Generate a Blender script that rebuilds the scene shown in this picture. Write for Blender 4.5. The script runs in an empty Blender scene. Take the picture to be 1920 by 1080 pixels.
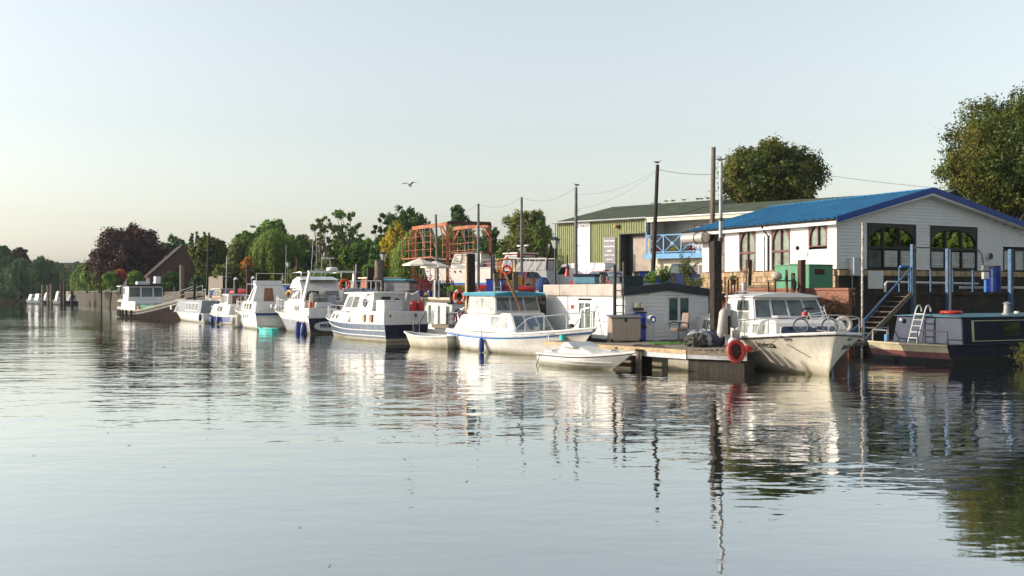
import bpy, bmesh, math, random
import numpy as np
from mathutils import Vector, Matrix
R = math.radians
random.seed(7); NPR = np.random.RandomState(7)
SC = bpy.context.scene
COL = SC.collection

# ---------------------------------------------------------------- camera, sky, sun, exposure
F, HOR, EYE = 1867.0, 545.0, 2.6          # focal length in photo pixels, horizon row, eye height above water
cam_d = bpy.data.cameras.new('camera'); cam = bpy.data.objects.new('camera', cam_d); COL.objects.link(cam)
cam.location = (0, 0, EYE); cam.rotation_euler = (R(90), 0, 0)
cam_d.sensor_width = 36; cam_d.lens = 36 * F / 1920; cam_d.shift_y = (HOR - 540) / 1920
cam_d.clip_start = .1; cam_d.clip_end = 5000
SC.camera = cam
SUN_EL, SUN_AZ = 18.0, -3.0                 # elevation; azimuth measured from due left (-X) towards the view direction (+Y)
sun_dir = Vector((-math.cos(R(SUN_AZ)) * math.cos(R(SUN_EL)), math.sin(R(SUN_AZ)) * math.cos(R(SUN_EL)), math.sin(R(SUN_EL))))
wd = bpy.data.worlds.new('World'); SC.world = wd; wd.use_nodes = True
nt = wd.node_tree; bg = nt.nodes['Background']
sky = nt.nodes.new('ShaderNodeTexSky'); sky.sky_type = 'NISHITA'; sky.sun_disc = False
sky.sun_elevation = R(SUN_EL); sky.sun_rotation = math.atan2(sun_dir.x, sun_dir.y)
sky.altitude = 0; sky.air_density = 1.4; sky.dust_density = 1.9; sky.ozone_density = 2.4
hs = nt.nodes.new('ShaderNodeHueSaturation'); hs.inputs['Saturation'].default_value = .42
nt.links.new(sky.outputs[0], hs.inputs['Color']); nt.links.new(hs.outputs[0], bg.inputs['Color'])
bg.inputs['Strength'].default_value = .134
sl = bpy.data.lights.new('sun', 'SUN'); so = bpy.data.objects.new('sun', sl); COL.objects.link(so)
sl.energy = 2.9; sl.angle = R(.6); sl.color = (1, .86, .71)
so.rotation_euler = sun_dir.to_track_quat('Z', 'Y').to_euler(); so.location = (-60, 0, 60)
SC.view_settings.view_transform = 'Standard'; SC.view_settings.look = 'None'
SC.view_settings.exposure = .94; SC.view_settings.gamma = 1
SC.cycles.use_denoising = True; SC.cycles.max_bounces = 6; SC.cycles.transparent_max_bounces = 8

# ---------------------------------------------------------------- helpers
def X(px, D): return (px - 960) / F * D
def Zp(py, D): return EYE + (HOR - py) / F * D
def W(px, py, D): return Vector((X(px, D), D, Zp(py, D)))
def wl(py): return EYE * F / (py - HOR)     # distance of a waterline seen at row py
V = lambda *a: Vector(a)

def MAT(name, col, rough=.5, metal=0, var=.12, scale=2.0, bump=0, bscale=25, spec=.4, streak=0, grime=0, col2=None, coat=0, gh=.3):
    m = bpy.data.materials.new(name); m.use_nodes = True; t = m.node_tree; N = t.nodes; L = t.links
    b = N['Principled BSDF']; b.inputs['Roughness'].default_value = rough; b.inputs['Metallic'].default_value = metal
    b.inputs['Specular IOR Level'].default_value = spec; b.inputs['Coat Weight'].default_value = coat
    tc = N.new('ShaderNodeTexCoord')
    nz = N.new('ShaderNodeTexNoise'); nz.inputs['Scale'].default_value = scale; nz.inputs['Detail'].default_value = 6; nz.inputs['Roughness'].default_value = .65
    L.new(tc.outputs['Object'], nz.inputs['Vector'])
    rp = N.new('ShaderNodeMapRange'); rp.inputs[1].default_value = .32; rp.inputs[2].default_value = .68
    L.new(nz.outputs[0], rp.inputs[0])
    mx = N.new('ShaderNodeMix'); mx.data_type = 'RGBA'
    c2 = col2 or tuple(c * (1 - 2 * var) for c in col)
    mx.inputs[6].default_value = (*c2, 1); mx.inputs[7].default_value = (*[min(1, c * (1 + var * .5)) for c in col], 1)
    L.new(rp.outputs[0], mx.inputs[0]); out = mx.outputs[2]
    if streak:
        mp = N.new('ShaderNodeMapping'); mp.inputs['Scale'].default_value = (7, 7, .5); L.new(tc.outputs['Object'], mp.inputs[0])
        n2 = N.new('ShaderNodeTexNoise'); n2.inputs['Scale'].default_value = 1.2; n2.inputs['Detail'].default_value = 5; L.new(mp.outputs[0], n2.inputs['Vector'])
        r2 = N.new('ShaderNodeMapRange'); r2.inputs[1].default_value = .5; r2.inputs[2].default_value = .8; r2.inputs[4].default_value = streak; L.new(n2.outputs[0], r2.inputs[0])
        m2 = N.new('ShaderNodeMix'); m2.data_type = 'RGBA'; m2.inputs[7].default_value = (.16, .11, .065, 1)
        L.new(r2.outputs[0], m2.inputs[0]); L.new(out, m2.inputs[6]); out = m2.outputs[2]
    if grime:   # algae and scum line just above the water
        sx = N.new('ShaderNodeSeparateXYZ'); L.new(tc.outputs['Object'], sx.inputs[0])
        ad = N.new('ShaderNodeMath'); ad.operation = 'MULTIPLY_ADD'; ad.inputs[1].default_value = -.35; L.new(nz.outputs[0], ad.inputs[0]); L.new(sx.outputs[2], ad.inputs[2])
        r3 = N.new('ShaderNodeMapRange'); r3.inputs[1].default_value = gh - .17; r3.inputs[2].default_value = -.17; r3.inputs[4].default_value = grime; L.new(ad.outputs[0], r3.inputs[0])
        m3 = N.new('ShaderNodeMix'); m3.data_type = 'RGBA'; m3.inputs[7].default_value = (.085, .075, .025, 1)
        L.new(r3.outputs[0], m3.inputs[0]); L.new(out, m3.inputs[6]); out = m3.outputs[2]
    L.new(out, b.inputs['Base Color'])
    if bump:
        n4 = N.new('ShaderNodeTexNoise'); n4.inputs['Scale'].default_value = bscale; n4.inputs['Detail'].default_value = 4; L.new(tc.outputs['Object'], n4.inputs['Vector'])
        bp = N.new('ShaderNodeBump'); bp.inputs['Strength'].default_value = bump; bp.inputs['Distance'].default_value = .02
        L.new(n4.outputs[0], bp.inputs['Height']); L.new(bp.outputs[0], b.inputs['Normal'])
    return m

def LEAF(name, c1, c2, c3, trans=.45):
    m = bpy.data.materials.new(name); m.use_nodes = True; t = m.node_tree; N = t.nodes; L = t.links
    N.remove(N['Principled BSDF']); out = N['Material Output']
    geo = N.new('ShaderNodeNewGeometry'); tc = N.new('ShaderNodeTexCoord')
    nz = N.new('ShaderNodeTexNoise'); nz.inputs['Scale'].default_value = .35; nz.inputs['Detail'].default_value = 3; L.new(tc.outputs['Object'], nz.inputs['Vector'])
    ad = N.new('ShaderNodeMath'); ad.operation = 'MULTIPLY_ADD'; ad.inputs[1].default_value = .45; L.new(geo.outputs['Random Per Island'], ad.inputs[0])
    m1 = N.new('ShaderNodeMath'); m1.operation = 'MULTIPLY_ADD'; m1.inputs[1].default_value = 1.6; m1.inputs[2].default_value = -.52; L.new(nz.outputs[0], m1.inputs[0]); L.new(m1.outputs[0], ad.inputs[2])
    cr = N.new('ShaderNodeValToRGB'); e = cr.color_ramp.elements
    e[0].position = .15; e[0].color = (*c1, 1); e[1].position = .9; e[1].color = (*c3, 1); k = e.new(.5); k.color = (*c2, 1)
    L.new(ad.outputs[0], cr.inputs[0])
    d = N.new('ShaderNodeBsdfDiffuse'); tr = N.new('ShaderNodeBsdfTranslucent'); gl = N.new('ShaderNodeBsdfGlossy'); gl.inputs['Roughness'].default_value = .45
    L.new(cr.outputs[0], d.inputs[0]); L.new(cr.outputs[0], tr.inputs[0])
    a = N.new('ShaderNodeMixShader'); a.inputs[0].default_value = trans; L.new(d.outputs[0], a.inputs[1]); L.new(tr.outputs[0], a.inputs[2])
    b = N.new('ShaderNodeMixShader'); b.inputs[0].default_value = .012; L.new(a.outputs[0], b.inputs[1]); L.new(gl.outputs[0], b.inputs[2])
    L.new(b.outputs[0], out.inputs[0]); return m

def GLASS(name, col, rough=.05, spec=.8):
    return MAT(name, col, rough, 0, .35, 1.3, spec=spec)

class MB:
    def __init__(s): s.v = []; s.f = []; s.m = []
    def add(s, vs, fs, mi=0):
        k = len(s.v); s.v += [tuple(v) for v in vs]; s.f += [tuple(i + k for i in f) for f in fs]; s.m += [mi] * len(fs)
    def hexa(s, p, mi=0):     # 8 corners: bottom ring 0-3, top ring 4-7
        s.add(p, [(3, 2, 1, 0), (4, 5, 6, 7), (0, 1, 5, 4), (1, 2, 6, 5), (2, 3, 7, 6), (3, 0, 4, 7)], mi)
    def box(s, x0, x1, y0, y1, z0, z1, mi=0):
        s.hexa([(x0, y0, z0), (x1, y0, z0), (x1, y1, z0), (x0, y1, z0), (x0, y0, z1), (x1, y0, z1), (x1, y1, z1), (x0, y1, z1)], mi)
    def bar(s, p0, p1, w, h, mi=0, up=(0, 0, 1)):
        p0, p1 = Vector(p0), Vector(p1); d = (p1 - p0).normalized(); u = Vector(up)
        if abs(d.dot(u)) > .98: u = Vector((0, 1, 0))
        sd = d.cross(u).normalized() * (w / 2); uu = sd.cross(d).normalized() * (h / 2)
        s.hexa([p0 - sd - uu, p0 + sd - uu, p1 + sd - uu, p1 - sd - uu, p0 - sd + uu, p0 + sd + uu, p1 + sd + uu, p1 - sd + uu], mi)
    def tube(s, pts, r, n=6, mi=0, cap=True):
        pts = [Vector(p) for p in pts]; rs = r if isinstance(r, (list, tuple)) else [r] * len(pts)
        k = len(s.v); prev = None
        for i, p in enumerate(pts):
            d = (pts[min(i + 1, len(pts) - 1)] - pts[max(i - 1, 0)]); d = d.normalized() if d.length > 1e-9 else V(0, 0, 1)
            a = prev if prev is not None else (V(0, 0, 1) if abs(d.z) < .9 else V(1, 0, 0))
            sd = d.cross(a)
            if sd.length < 1e-4: sd = d.cross(V(1, 0, 0)) if abs(d.x) < .9 else d.cross(V(0, 1, 0))
            sd.normalize(); u = sd.cross(d).normalized(); prev = u
            for j in range(n):
                t = 2 * math.pi * j / n; q = p + (sd * math.cos(t) + u * math.sin(t)) * rs[i]; s.v.append(tuple(q))
        for i in range(len(pts) - 1):
            for j in range(n):
                a, b = k + i * n + j, k + i * n + (j + 1) % n
                s.f.append((a, b, b + n, a + n)); s.m.append(mi)
        if cap:
            s.f.append(tuple(k + j for j in range(n))[::-1]); s.m.append(mi)
            e = k + (len(pts) - 1) * n; s.f.append(tuple(e + j for j in range(n))); s.m.append(mi)
    def cyl(s, p0, p1, r0, r1=None, n=10, mi=0): s.tube([p0, p1], [r0, r0 if r1 is None else r1], n, mi)
    def ell(s, c, r, nu=10, nv=6, mi=0, jit=0):
        k = len(s.v); rx, ry, rz = r if isinstance(r, (tuple, list)) else (r, r, r)
        s.v.append((c[0], c[1], c[2] - rz))
        for i in range(1, nv):
            ph = -math.pi / 2 + math.pi * i / nv
            for j in range(nu):
                th = 2 * math.pi * j / nu; q = 1 + random.uniform(-jit, jit)
                s.v.append((c[0] + rx * q * math.cos(ph) * math.cos(th), c[1] + ry * q * math.cos(ph) * math.sin(th), c[2] + rz * q * math.sin(ph)))
        s.v.append((c[0], c[1], c[2] + rz)); top = len(s.v) - 1
        for j in range(nu): s.f.append((k, k + 1 + (j + 1) % nu, k + 1 + j)); s.m.append(mi)
        for i in range(nv - 2):
            for j in range(nu):
                a = k + 1 + i * nu + j; b = k + 1 + i * nu + (j + 1) % nu; s.f.append((a, b, b + nu, a + nu)); s.m.append(mi)
        for j in range(nu):
            a = k + 1 + (nv - 2) * nu
            s.f.append((a + j, a + (j + 1) % nu, top)); s.m.append(mi)
    def torus(s, c, Rr, r, ax='z', n=20, m=7, mi=0, a0=0, a1=2 * math.pi, sc=(1, 1)):
        pts = []; full = abs(a1 - a0 - 2 * math.pi) < 1e-6
        for i in range(n + 1):
            t = a0 + (a1 - a0) * i / n; u, w = math.cos(t) * Rr * sc[0], math.sin(t) * Rr * sc[1]
            pts.append(Vector(c) + (V(u, w, 0) if ax == 'z' else V(u, 0, w) if ax == 'y' else V(0, u, w)))
        s.tube(pts, r, m, mi, cap=not full)
    def prism(s, poly, d, off=(0, 0, 0), mi=0):   # polygon (3-D points) extruded along vector d
        d = Vector(d); o = Vector(off); n = len(poly); p = [Vector(q) + o for q in poly]
        s.add(p + [q + d for q in p], [tuple(range(n))[::-1], tuple(range(n, 2 * n))] + [(i, (i + 1) % n, (i + 1) % n + n, i + n) for i in range(n)], mi)
    def slab(s, q, u0, u1, v0, v1, o0, o1, mi=0):  # thin slab lying on quad q=(bl,br,tr,tl), offsets along its normal
        n = qn(q)
        c = [qp(q, u0, v0), qp(q, u1, v0), qp(q, u1, v1), qp(q, u0, v1)]
        s.hexa([a + n * o0 for a in c] + [a + n * o1 for a in c], mi)
    def build(s, name, mats, parent=None, smooth=False, bevel=0):
        me = bpy.data.meshes.new(name); me.from_pydata(s.v, [], s.f); me.update()
        mats = mats if isinstance(mats, (list, tuple)) else [mats]
        for m in mats: me.materials.append(m)
        if len(mats) > 1: me.polygons.foreach_set('material_index', s.m)
        bm = bmesh.new(); bm.from_mesh(me); bmesh.ops.recalc_face_normals(bm, faces=bm.faces)
        if bevel: bmesh.ops.bevel(bm, geom=list(bm.edges), offset=bevel, segments=1, affect='EDGES', profile=.5)
        bm.to_mesh(me); bm.free()
        if smooth:
            me.shade_smooth()
            me.set_sharp_from_angle(angle=R(smooth if smooth > 1 else 40))
        o = bpy.data.objects.new(name, me); COL.objects.link(o)
        if parent: o.parent = parent
        return o

def qp(q, u, v): return (Vector(q[0]) * (1 - u) + Vector(q[1]) * u) * (1 - v) + (Vector(q[3]) * (1 - u) + Vector(q[2]) * u) * v
def qn(q): return ((Vector(q[1]) - Vector(q[0])).cross(Vector(q[3]) - Vector(q[0]))).normalized()
LABELS = {}
def tag(o, label, cat, group=None):
    o['label'] = label; o['category'] = cat
    if group: o['group'] = group
    return o
def thing(name, label, cat, loc=(0, 0, 0), rz=0, group=None):
    o = bpy.data.objects.new(name, None); COL.objects.link(o); o.empty_display_size = .1
    o.location = loc; o.rotation_euler = (0, 0, rz); return tag(o, label, cat, group)
def struct(o): o['kind'] = 'structure'; return o
def stuff(o): o['kind'] = 'stuff'; return o
def one(name, mb, mat, label, cat, loc=(0, 0, 0), rz=0, group=None, smooth=False, bevel=0):
    o = mb.build(name, mat, None, smooth, bevel); o.location = loc; o.rotation_euler = (0, 0, rz); return tag(o, label, cat, group)
def bx(T, name, mat, x, y, z, bev=0):
    m = MB(); m.box(x[0], x[1], y[0], y[1], z[0], z[1]); return m.build(name, mat, T, bevel=bev)
def cy(T, name, mat, p0, p1, r0, r1=None, n=10):
    m = MB(); m.cyl(p0, p1, r0, r1, n); return m.build(name, mat, T, 40)
def tb(T, name, mat, pts, r, n=6):
    m = MB(); m.tube(pts, r, n); return m.build(name, mat, T, 60)
def el(T, name, mat, c, r, nu=12, nv=8, jit=0):
    m = MB(); m.ell(c, r, nu, nv, 0, jit); return m.build(name, mat, T, 80)
def sl_(T, name, mat, q, u0, u1, v0, v1, o0=-.01, o1=.012):
    m = MB(); m.slab(q, u0, u1, v0, v1, o0, o1); return m.build(name, mat, T)
def window(T, q, u0, u1, v0, v1, glass, frame=None, fw=.04, mull=0, name='window', out=.02, arch=False):
    """glass slab lying on a wall quad, its frame a child"""
    g = sl_(T, name, glass, q, u0, u1, v0, v1, -.02, out * .4)
    if frame:
        lu = (Vector(q[1]) - Vector(q[0])).length; lv = (Vector(q[3]) - Vector(q[0])).length
        fu, fv = fw / lu, fw / lv; m = MB()
        m.slab(q, u0 - fu, u0, v0 - fv, v1 + fv, -.02, out); m.slab(q, u1, u1 + fu, v0 - fv, v1 + fv, -.02, out)
        m.slab(q, u0, u1, v0 - fv, v0, -.02, out * .98); m.slab(q, u0, u1, v1, v1 + fv, -.02, out * .98)
        for i in range(mull):
            c = u0 + (u1 - u0) * (i + 1) / (mull + 1); m.slab(q, c - fu / 2, c + fu / 2, v0, v1, -.015, out * .95)
        m.build('window_frame', frame, g)
    return g
def rnd_rect_window(T, q, u0, u1, v0, v1, glass, frame=None, name='window', out=.015, rr=.25, fw=.035, n=4):
    """window with rounded corners"""
    def ring(u0, u1, v0, v1):
        a = (u1 - u0) * rr; lu = (Vector(q[1]) - Vector(q[0])).length; lv = (Vector(q[3]) - Vector(q[0])).length
        b = min((v1 - v0) * .5, a * lu / lv); pts = []
        for cx_, cy_, t0 in ((u1 - a, v1 - b, 0), (u0 + a, v1 - b, 90), (u0 + a, v0 + b, 180), (u1 - a, v0 + b, 270)):
            for i in range(n + 1):
                t = R(t0 + 90 * i / n); pts.append(qp(q, cx_ + a * math.cos(t), cy_ + b * math.sin(t)))
        return pts
    nn = qn(q); m = MB(); m.prism(ring(u0, u1, v0, v1), nn * (out * .6 + .02), -nn * .02); g = m.build(name, glass, T)
    if frame:
        p = ring(u0, u1, v0, v1); m = MB(); p = [x + nn * out * .5 for x in p]; m.tube(p + [p[0]], fw / 2, 5, cap=False); m.build('window_frame', frame, g)
    return g
def text(T, s, mat, origin, xdir, updir, size, name='lettering', shear=0, bold=0, align='LEFT', ext=.004, sx=1):
    c = bpy.data.curves.new('t', 'FONT'); c.body = s; c.size = size; c.shear = shear; c.offset = bold; c.extrude = ext; c.align_x = align
    o = bpy.data.objects.new('t', c); COL.objects.link(o)
    me = bpy.data.meshes.new_from_object(o.evaluated_get(bpy.context.evaluated_depsgraph_get())); bpy.data.objects.remove(o); bpy.data.curves.remove(c)
    xd = Vector(xdir).normalized(); ud = Vector(updir); ud = (ud - xd * ud.dot(xd)).normalized(); nd = xd.cross(ud)
    M = Matrix(((xd.x * sx, ud.x, nd.x, origin[0]), (xd.y * sx, ud.y, nd.y, origin[1]), (xd.z * sx, ud.z, nd.z, origin[2]), (0, 0, 0, 1)))
    me.transform(M); me.materials.clear(); me.materials.append(mat)
    o = bpy.data.objects.new(name, me); COL.objects.link(o); o.parent = T; return o
def text_on_hull(T, h, s, mat, t0, z0, size, side, shear=0, bold=0, sx=1, name='lettering', off=.006):
    c = bpy.data.curves.new('t', 'FONT'); c.body = s; c.size = size; c.shear = shear; c.offset = bold; c.extrude = .003
    o = bpy.data.objects.new('t', c); COL.objects.link(o)
    me = bpy.data.meshes.new_from_object(o.evaluated_get(bpy.context.evaluated_depsgraph_get())); bpy.data.objects.remove(o); bpy.data.curves.remove(c)
    bm = bmesh.new(); bm.from_mesh(me); bmesh.ops.subdivide_edges(bm, edges=[e for e in bm.edges if e.calc_length() > .05], cuts=2); bm.to_mesh(me); bm.free()
    for v in me.vertices: v.co = h.pt(t0 + side * -1 * v.co.x * sx / h.L, z0 + v.co.y, side, off + v.co.z)
    me.materials.clear(); me.materials.append(mat); o = bpy.data.objects.new(name, me); COL.objects.link(o); o.parent = T; return o
def copy_tree(o, parent=None):
    c = o.copy(); COL.objects.link(c); c.parent = parent
    for ch in list(o.children): copy_tree(ch, c)
    return c
def frustum(x0, x1, w, z0, z1, rf=0, rb=0, ins=0, wf=None, crown=0, zf=None):
    """cabin shell from x0 (aft) to x1 (fore); returns mesh builder and its outer quads seen from outside"""
    wf = w if wf is None else wf; zf = z1 if zf is None else zf
    b = [V(x0, -w, z0), V(x1, -wf, z0), V(x1, wf, z0), V(x0, w, z0)]
    t = [V(x0 + rb, -w + ins, z1), V(x1 - rf, -wf + ins, zf), V(x1 - rf, wf - ins, zf), V(x0 + rb, w - ins, z1)]
    m = MB()
    if crown:
        k = len(m.v); m.hexa(b + t); n = 6; rows = []
        for xi in (0, 1):
            a, c = (t[0], t[3]) if xi == 0 else (t[1], t[2])
            rows.append([a.lerp(c, j / n) + V(0, 0, crown * math.sin(math.pi * j / n)) for j in range(n + 1)])
        vs = rows[0] + rows[1]
        m.add(vs, [(j, j + 1, j + n + 2, j + n + 1) for j in range(n)] + [tuple(range(n + 1)), tuple(range(n + 1, 2 * n + 2))])
    else: m.hexa(b + t)
    Q = dict(right=(b[0], b[1], t[1], t[0]), left=(b[2], b[3], t[3], t[2]), front=(b[1], b[2], t[2], t[1]), back=(b[3], b[0], t[0], t[3]), top=(t[0], t[1], t[2], t[3]))
    return m, Q
def smst(a, b, x):
    t = min(1, max(0, (x - a) / (b - a))); return t * t * (3 - 2 * t)

class Hull:
    """lofted hull: x forward from transom, z=0 the waterline"""
    def __init__(s, L, B, zs, zb, rake=.8, tr=.85, s0=.45, p=2.2, fl=.55, zm=None, chine=0, stern_fl=.92, twist=0):
        s.L, s.B, s.zs, s.zb, s.rake, s.tr, s.s0, s.p, s.fl, s.zm, s.sf, s.chine = L, B, zs, zb, rake, tr, s0, p, fl, zm if zm is not None else min(zs, zb), stern_fl, chine
    def sheer(s, t):
        a, m, b = s.zs, s.zm, s.zb
        return m + (a - m) * max(0, 1 - t / .4) ** 2 + (b - m) * max(0, (t - .4) / .6) ** 1.8
    def hb(s, t):
        if t < s.s0: k = s.tr + (1 - s.tr) * math.sin(math.pi / 2 * t / s.s0)
        else: k = max(.012, 1 - ((t - s.s0) / (1 - s.s0)) ** s.p)
        return s.B / 2 * k
    def pt(s, t, z, side=1, off=0):
        zr = max(0, min(1, z / s.sheer(t)))
        x = t * (s.L - s.rake * (1 - zr) ** .9)
        f = s.sf + (s.fl - s.sf) * smst(.35, 1, t)
        g = zr ** 1.25 if not s.chine else smst(0, s.chine, zr) * .8 + zr * .2
        h = s.hb(t) * (f + (1 - f) * g)
        if z < 0: h *= 1 + z * .8
        return V(x, side * (h + off), z)
    def mesh(s, T, rows, mats, n=26, name='hull', transom_mats=None):
        """rows: list of ('a',z) or ('s',depth below sheer); mats: (material, per row gap index)"""
        m = MB(); ts = [1 - (1 - i / n) ** 1.35 for i in range(n + 1)]; K = len(rows)
        zz = lambda t, r: r[1] if r[0] == 'a' else s.sheer(t) - r[1]
        for side in (1, -1):
            k = len(m.v)
            for t in ts:
                for r in rows: m.v.append(tuple(s.pt(t, zz(t, r), side)))
            for i in range(n):
                for j in range(K - 1):
                    a = k + i * K + j; m.f.append((a, a + 1, a + K + 1, a + K)); m.m.append(mats[1][j])
        h = (n + 1) * K
        for j in range(K - 1): m.f.append((j, j + 1, h + j + 1, h + j)); m.m.append((transom_mats or mats[1])[j])
        e = n * K
        for j in range(K - 1): m.f.append((e + j, e + j + 1, h + e + j + 1, h + e + j)); m.m.append(mats[1][j])
        return m.build(name, mats[0], T, 50)
    def deck(s, T, mat, drop=.06, n=20, t0=0, t1=1, name='deck', inset=.02, camber=.04):
        m = MB()
        for i in range(n + 1):
            t = t0 + (t1 - t0) * i / n; z = s.sheer(t) - drop
            a, b = s.pt(t, z, -1, -inset), s.pt(t, z, 1, -inset); m.v += [tuple(a), (a.x, 0, z + camber * s.hb(t) / (s.B / 2)), tuple(b)]
        for i in range(n):
            a = i * 3; m.f += [(a, a + 1, a + 4, a + 3), (a + 1, a + 2, a + 5, a + 4)]; m.m += [0, 0]
        return m.build(name, mat, T, 30)
    def line(s, t0, t1, dz, side, off=0, n=16, absz=False): return [s.pt(t0 + (t1 - t0) * i / n, dz if absz else s.sheer(t0 + (t1 - t0) * i / n) + dz, side, off) for i in range(n + 1)]
    def strake(s, T, mat, r=.04, dz=0, name='rubbing_strake', off=.01, t0=0, t1=1, sides=(1, -1), absz=False, across=True):
        m = MB()
        if len(sides) == 2 and t1 == 1 and t0 == 0:
            a = s.line(0, 1, dz, 1, off, 22, absz); b = s.line(0, 1, dz, -1, off, 22, absz); m.tube(a + b[::-1], r, 6)
            if across: m.tube([a[0], b[0]], r, 6)
        else:
            for sd in sides: m.tube(s.line(t0, t1, dz, sd, off, 16, absz), r, 6)
        return m.build(name, mat, T, 50)
    def rail(s, T, mat, t0, t1, h, posts, sides=(1, -1), r=.018, off=-.08, mid=True, name='guard_rail', join=True, h0=None):
        m = MB(); top = []
        for sd in sides:
            hh = lambda t: h if h0 is None else h0 + (h - h0) * smst(t0, t0 + (t1 - t0) * .35, t)
            up = lambda t, k: s.pt(t, s.sheer(t), sd, off) + V(0, 0, hh(t) * k)
            ts = [t0 + (t1 - t0) * i / 14 for i in range(15)]
            m.tube([up(t, 1) for t in ts], r, 5)
            if mid: m.tube([up(t, .5) for t in ts], r * .7, 5)
            for i in range(posts):
                t = t0 + (t1 - t0) * i / (posts - 1); m.tube([up(t, -.03), up(t, 1)], r, 5)
            top.append(up(t1, 1))
        if join and len(sides) == 2: m.tube([top[0], top[1]], r, 5)
        return m.build(name, mat, T, 60)
def place(T, sx, sy, bx_, by_):
    T.location = (sx, sy, 0); T.rotation_euler = (0, 0, math.atan2(by_ - sy, bx_ - sx)); return math.hypot(bx_ - sx, by_ - sy)
# ---------------------------------------------------------------- materials
white = MAT('white_paint', (.56, .56, .55), .45, var=.05, streak=.07, bump=.05)
white2 = MAT('white_gelcoat', (.58, .57, .54), .3, var=.07, streak=.16)
hullwhite = MAT('hull_white', (.60, .59, .55), .3, var=.09, streak=.35, grime=.9)
hullcream = MAT('hull_cream', (.54, .50, .41), .35, var=.1, streak=.3, grime=.9, gh=.36)
cream = MAT('cream_paint', (.58, .53, .40), .45, var=.1, streak=.2)
greyw = MAT('grey_white', (.42, .44, .45), .4, var=.1, streak=.2)
grey = MAT('grey_paint', (.2, .21, .22), .5, var=.15)
dgrey = MAT('dark_grey', (.055, .06, .065), .55, var=.2)
black = MAT('black_paint', (.012, .012, .013), .45, var=.2)
rubber = MAT('black_rubber', (.018, .018, .018), .75)
navy = MAT('navy_paint', (.006, .009, .026), .5, var=.2, spec=.2)
quay_blue = MAT('quay_blue', (.05, .125, .235), .6, var=.3, scale=6, streak=.35)
roof_teal = MAT('roof_teal', (.035, .12, .16), .6, var=.2)
navyhull = MAT('navy_hull', (.008, .012, .032), .4, var=.2, streak=.1, grime=.7, spec=.25)
slate = MAT('slate_blue_hull', (.085, .125, .185), .4, var=.3, streak=.35, scale=4, grime=.6)
bluehull = MAT('blue_hull', (.05, .09, .25), .4, var=.25, streak=.2, grime=.6)
blue = MAT('blue_paint', (.02, .15, .50), .4, var=.15)
lblue = MAT('light_blue_paint', (.09, .29, .54), .45, var=.15, streak=.1)
fender_blue = MAT('fender_blue', (.01, .03, .16), .4)
fender_white = MAT('fender_white', (.38, .36, .32), .5, var=.2, streak=.2)
teal = MAT('teal_paint', (.01, .16, .24), .4, var=.12)
tealt = MAT('teal_top', (.10, .36, .46), .5, var=.15)
turq = MAT('turquoise', (.06, .47, .42), .35)
red = MAT('red_paint', (.42, .02, .015), .4, var=.15)
dred = MAT('dark_red', (.16, .015, .02), .5, var=.2)
orange = MAT('orange_red', (.62, .075, .02), .45, var=.2)
rust_o = MAT('rust_orange_steel', (.42, .13, .055), .7, var=.45, scale=3)
rust = MAT('rusty_steel', (.075, .032, .018), .8, var=.4, scale=6, bump=.3)
yellow = MAT('yellow_paint', (.62, .34, .05), .5, var=.2)
steel = MAT('stainless', (.62, .62, .62), .25, .9, var=.1)
galv = MAT('galvanised', (.30, .31, .32), .55, .3, var=.2, streak=.2)
wood = MAT('varnished_wood', (.24, .10, .035), .5, var=.3, scale=6)
wood_p = MAT('pale_timber', (.42, .30, .17), .7, var=.25, scale=6)
wood_g = MAT('weathered_timber', (.17, .135, .10), .85, var=.35, scale=7, bump=.5, bscale=14)
wood_d = MAT('dark_pile', (.026, .018, .013), .85, var=.4, scale=5, bump=.6, bscale=12)
deckm = MAT('deck_board', (.21, .185, .155), .8, var=.2, scale=5, bump=.3)
canvas = MAT('beige_canvas', (.42, .36, .30), .8, var=.15)
canvas_g = MAT('grey_canvas', (.36, .35, .36), .85, var=.2)
canvas_b = MAT('blue_canvas', (.015, .05, .17), .8, var=.25)
tarp = MAT('silver_tarp', (.40, .42, .46), .45, var=.4, scale=3, bump=.6, bscale=6)
parasol_c = MAT('parasol_cloth', (.66, .60, .50), .85, var=.06)
gl_d = GLASS('dark_glass', (.012, .015, .018))
gl_m = GLASS('mid_glass', (.10, .12, .12))
gl_l = GLASS('curtained_glass', (.42, .44, .40), .12)
gl_g = GLASS('greenish_glass', (.15, .20, .16), .08)
gl_t = GLASS('teal_glass', (.012, .07, .075), .06)
gl_b = GLASS('blue_glass', (.015, .035, .085), .06)
gl_sky = GLASS('pale_blue_glass', (.14, .20, .26), .08)
mirror = bpy.data.materials.new('mirror_glass'); mirror.use_nodes = True
_b = mirror.node_tree.nodes['Principled BSDF']; _b.inputs['Base Color'].default_value = (.30, .31, .27, 1); _b.inputs['Roughness'].default_value = .012; _b.inputs['Metallic'].default_value = 1
concrete = MAT('concrete', (.36, .33, .27), .85, var=.2, scale=1.5, bump=.3, streak=.3, grime=.9)
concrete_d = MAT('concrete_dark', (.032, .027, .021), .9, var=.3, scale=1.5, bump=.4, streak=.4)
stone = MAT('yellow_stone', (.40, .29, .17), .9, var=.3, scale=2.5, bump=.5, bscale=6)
mud = MAT('muddy_bank', (.10, .08, .045), .95, var=.4, scale=.8, bump=.5, bscale=3)
gravel = MAT('yard_gravel', (.22, .19, .15), .95, var=.25, scale=.7, bump=.3)
grass = MAT('grass_ground', (.06, .085, .02), .95, var=.35, scale=.6)
astro = MAT('artificial_grass', (.07, .19, .02), .9, var=.25, scale=9, bump=.5, bscale=60)
greenroof = MAT('green_roof_sheet', (.13, .155, .09), .75, var=.2, scale=.8)
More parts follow.
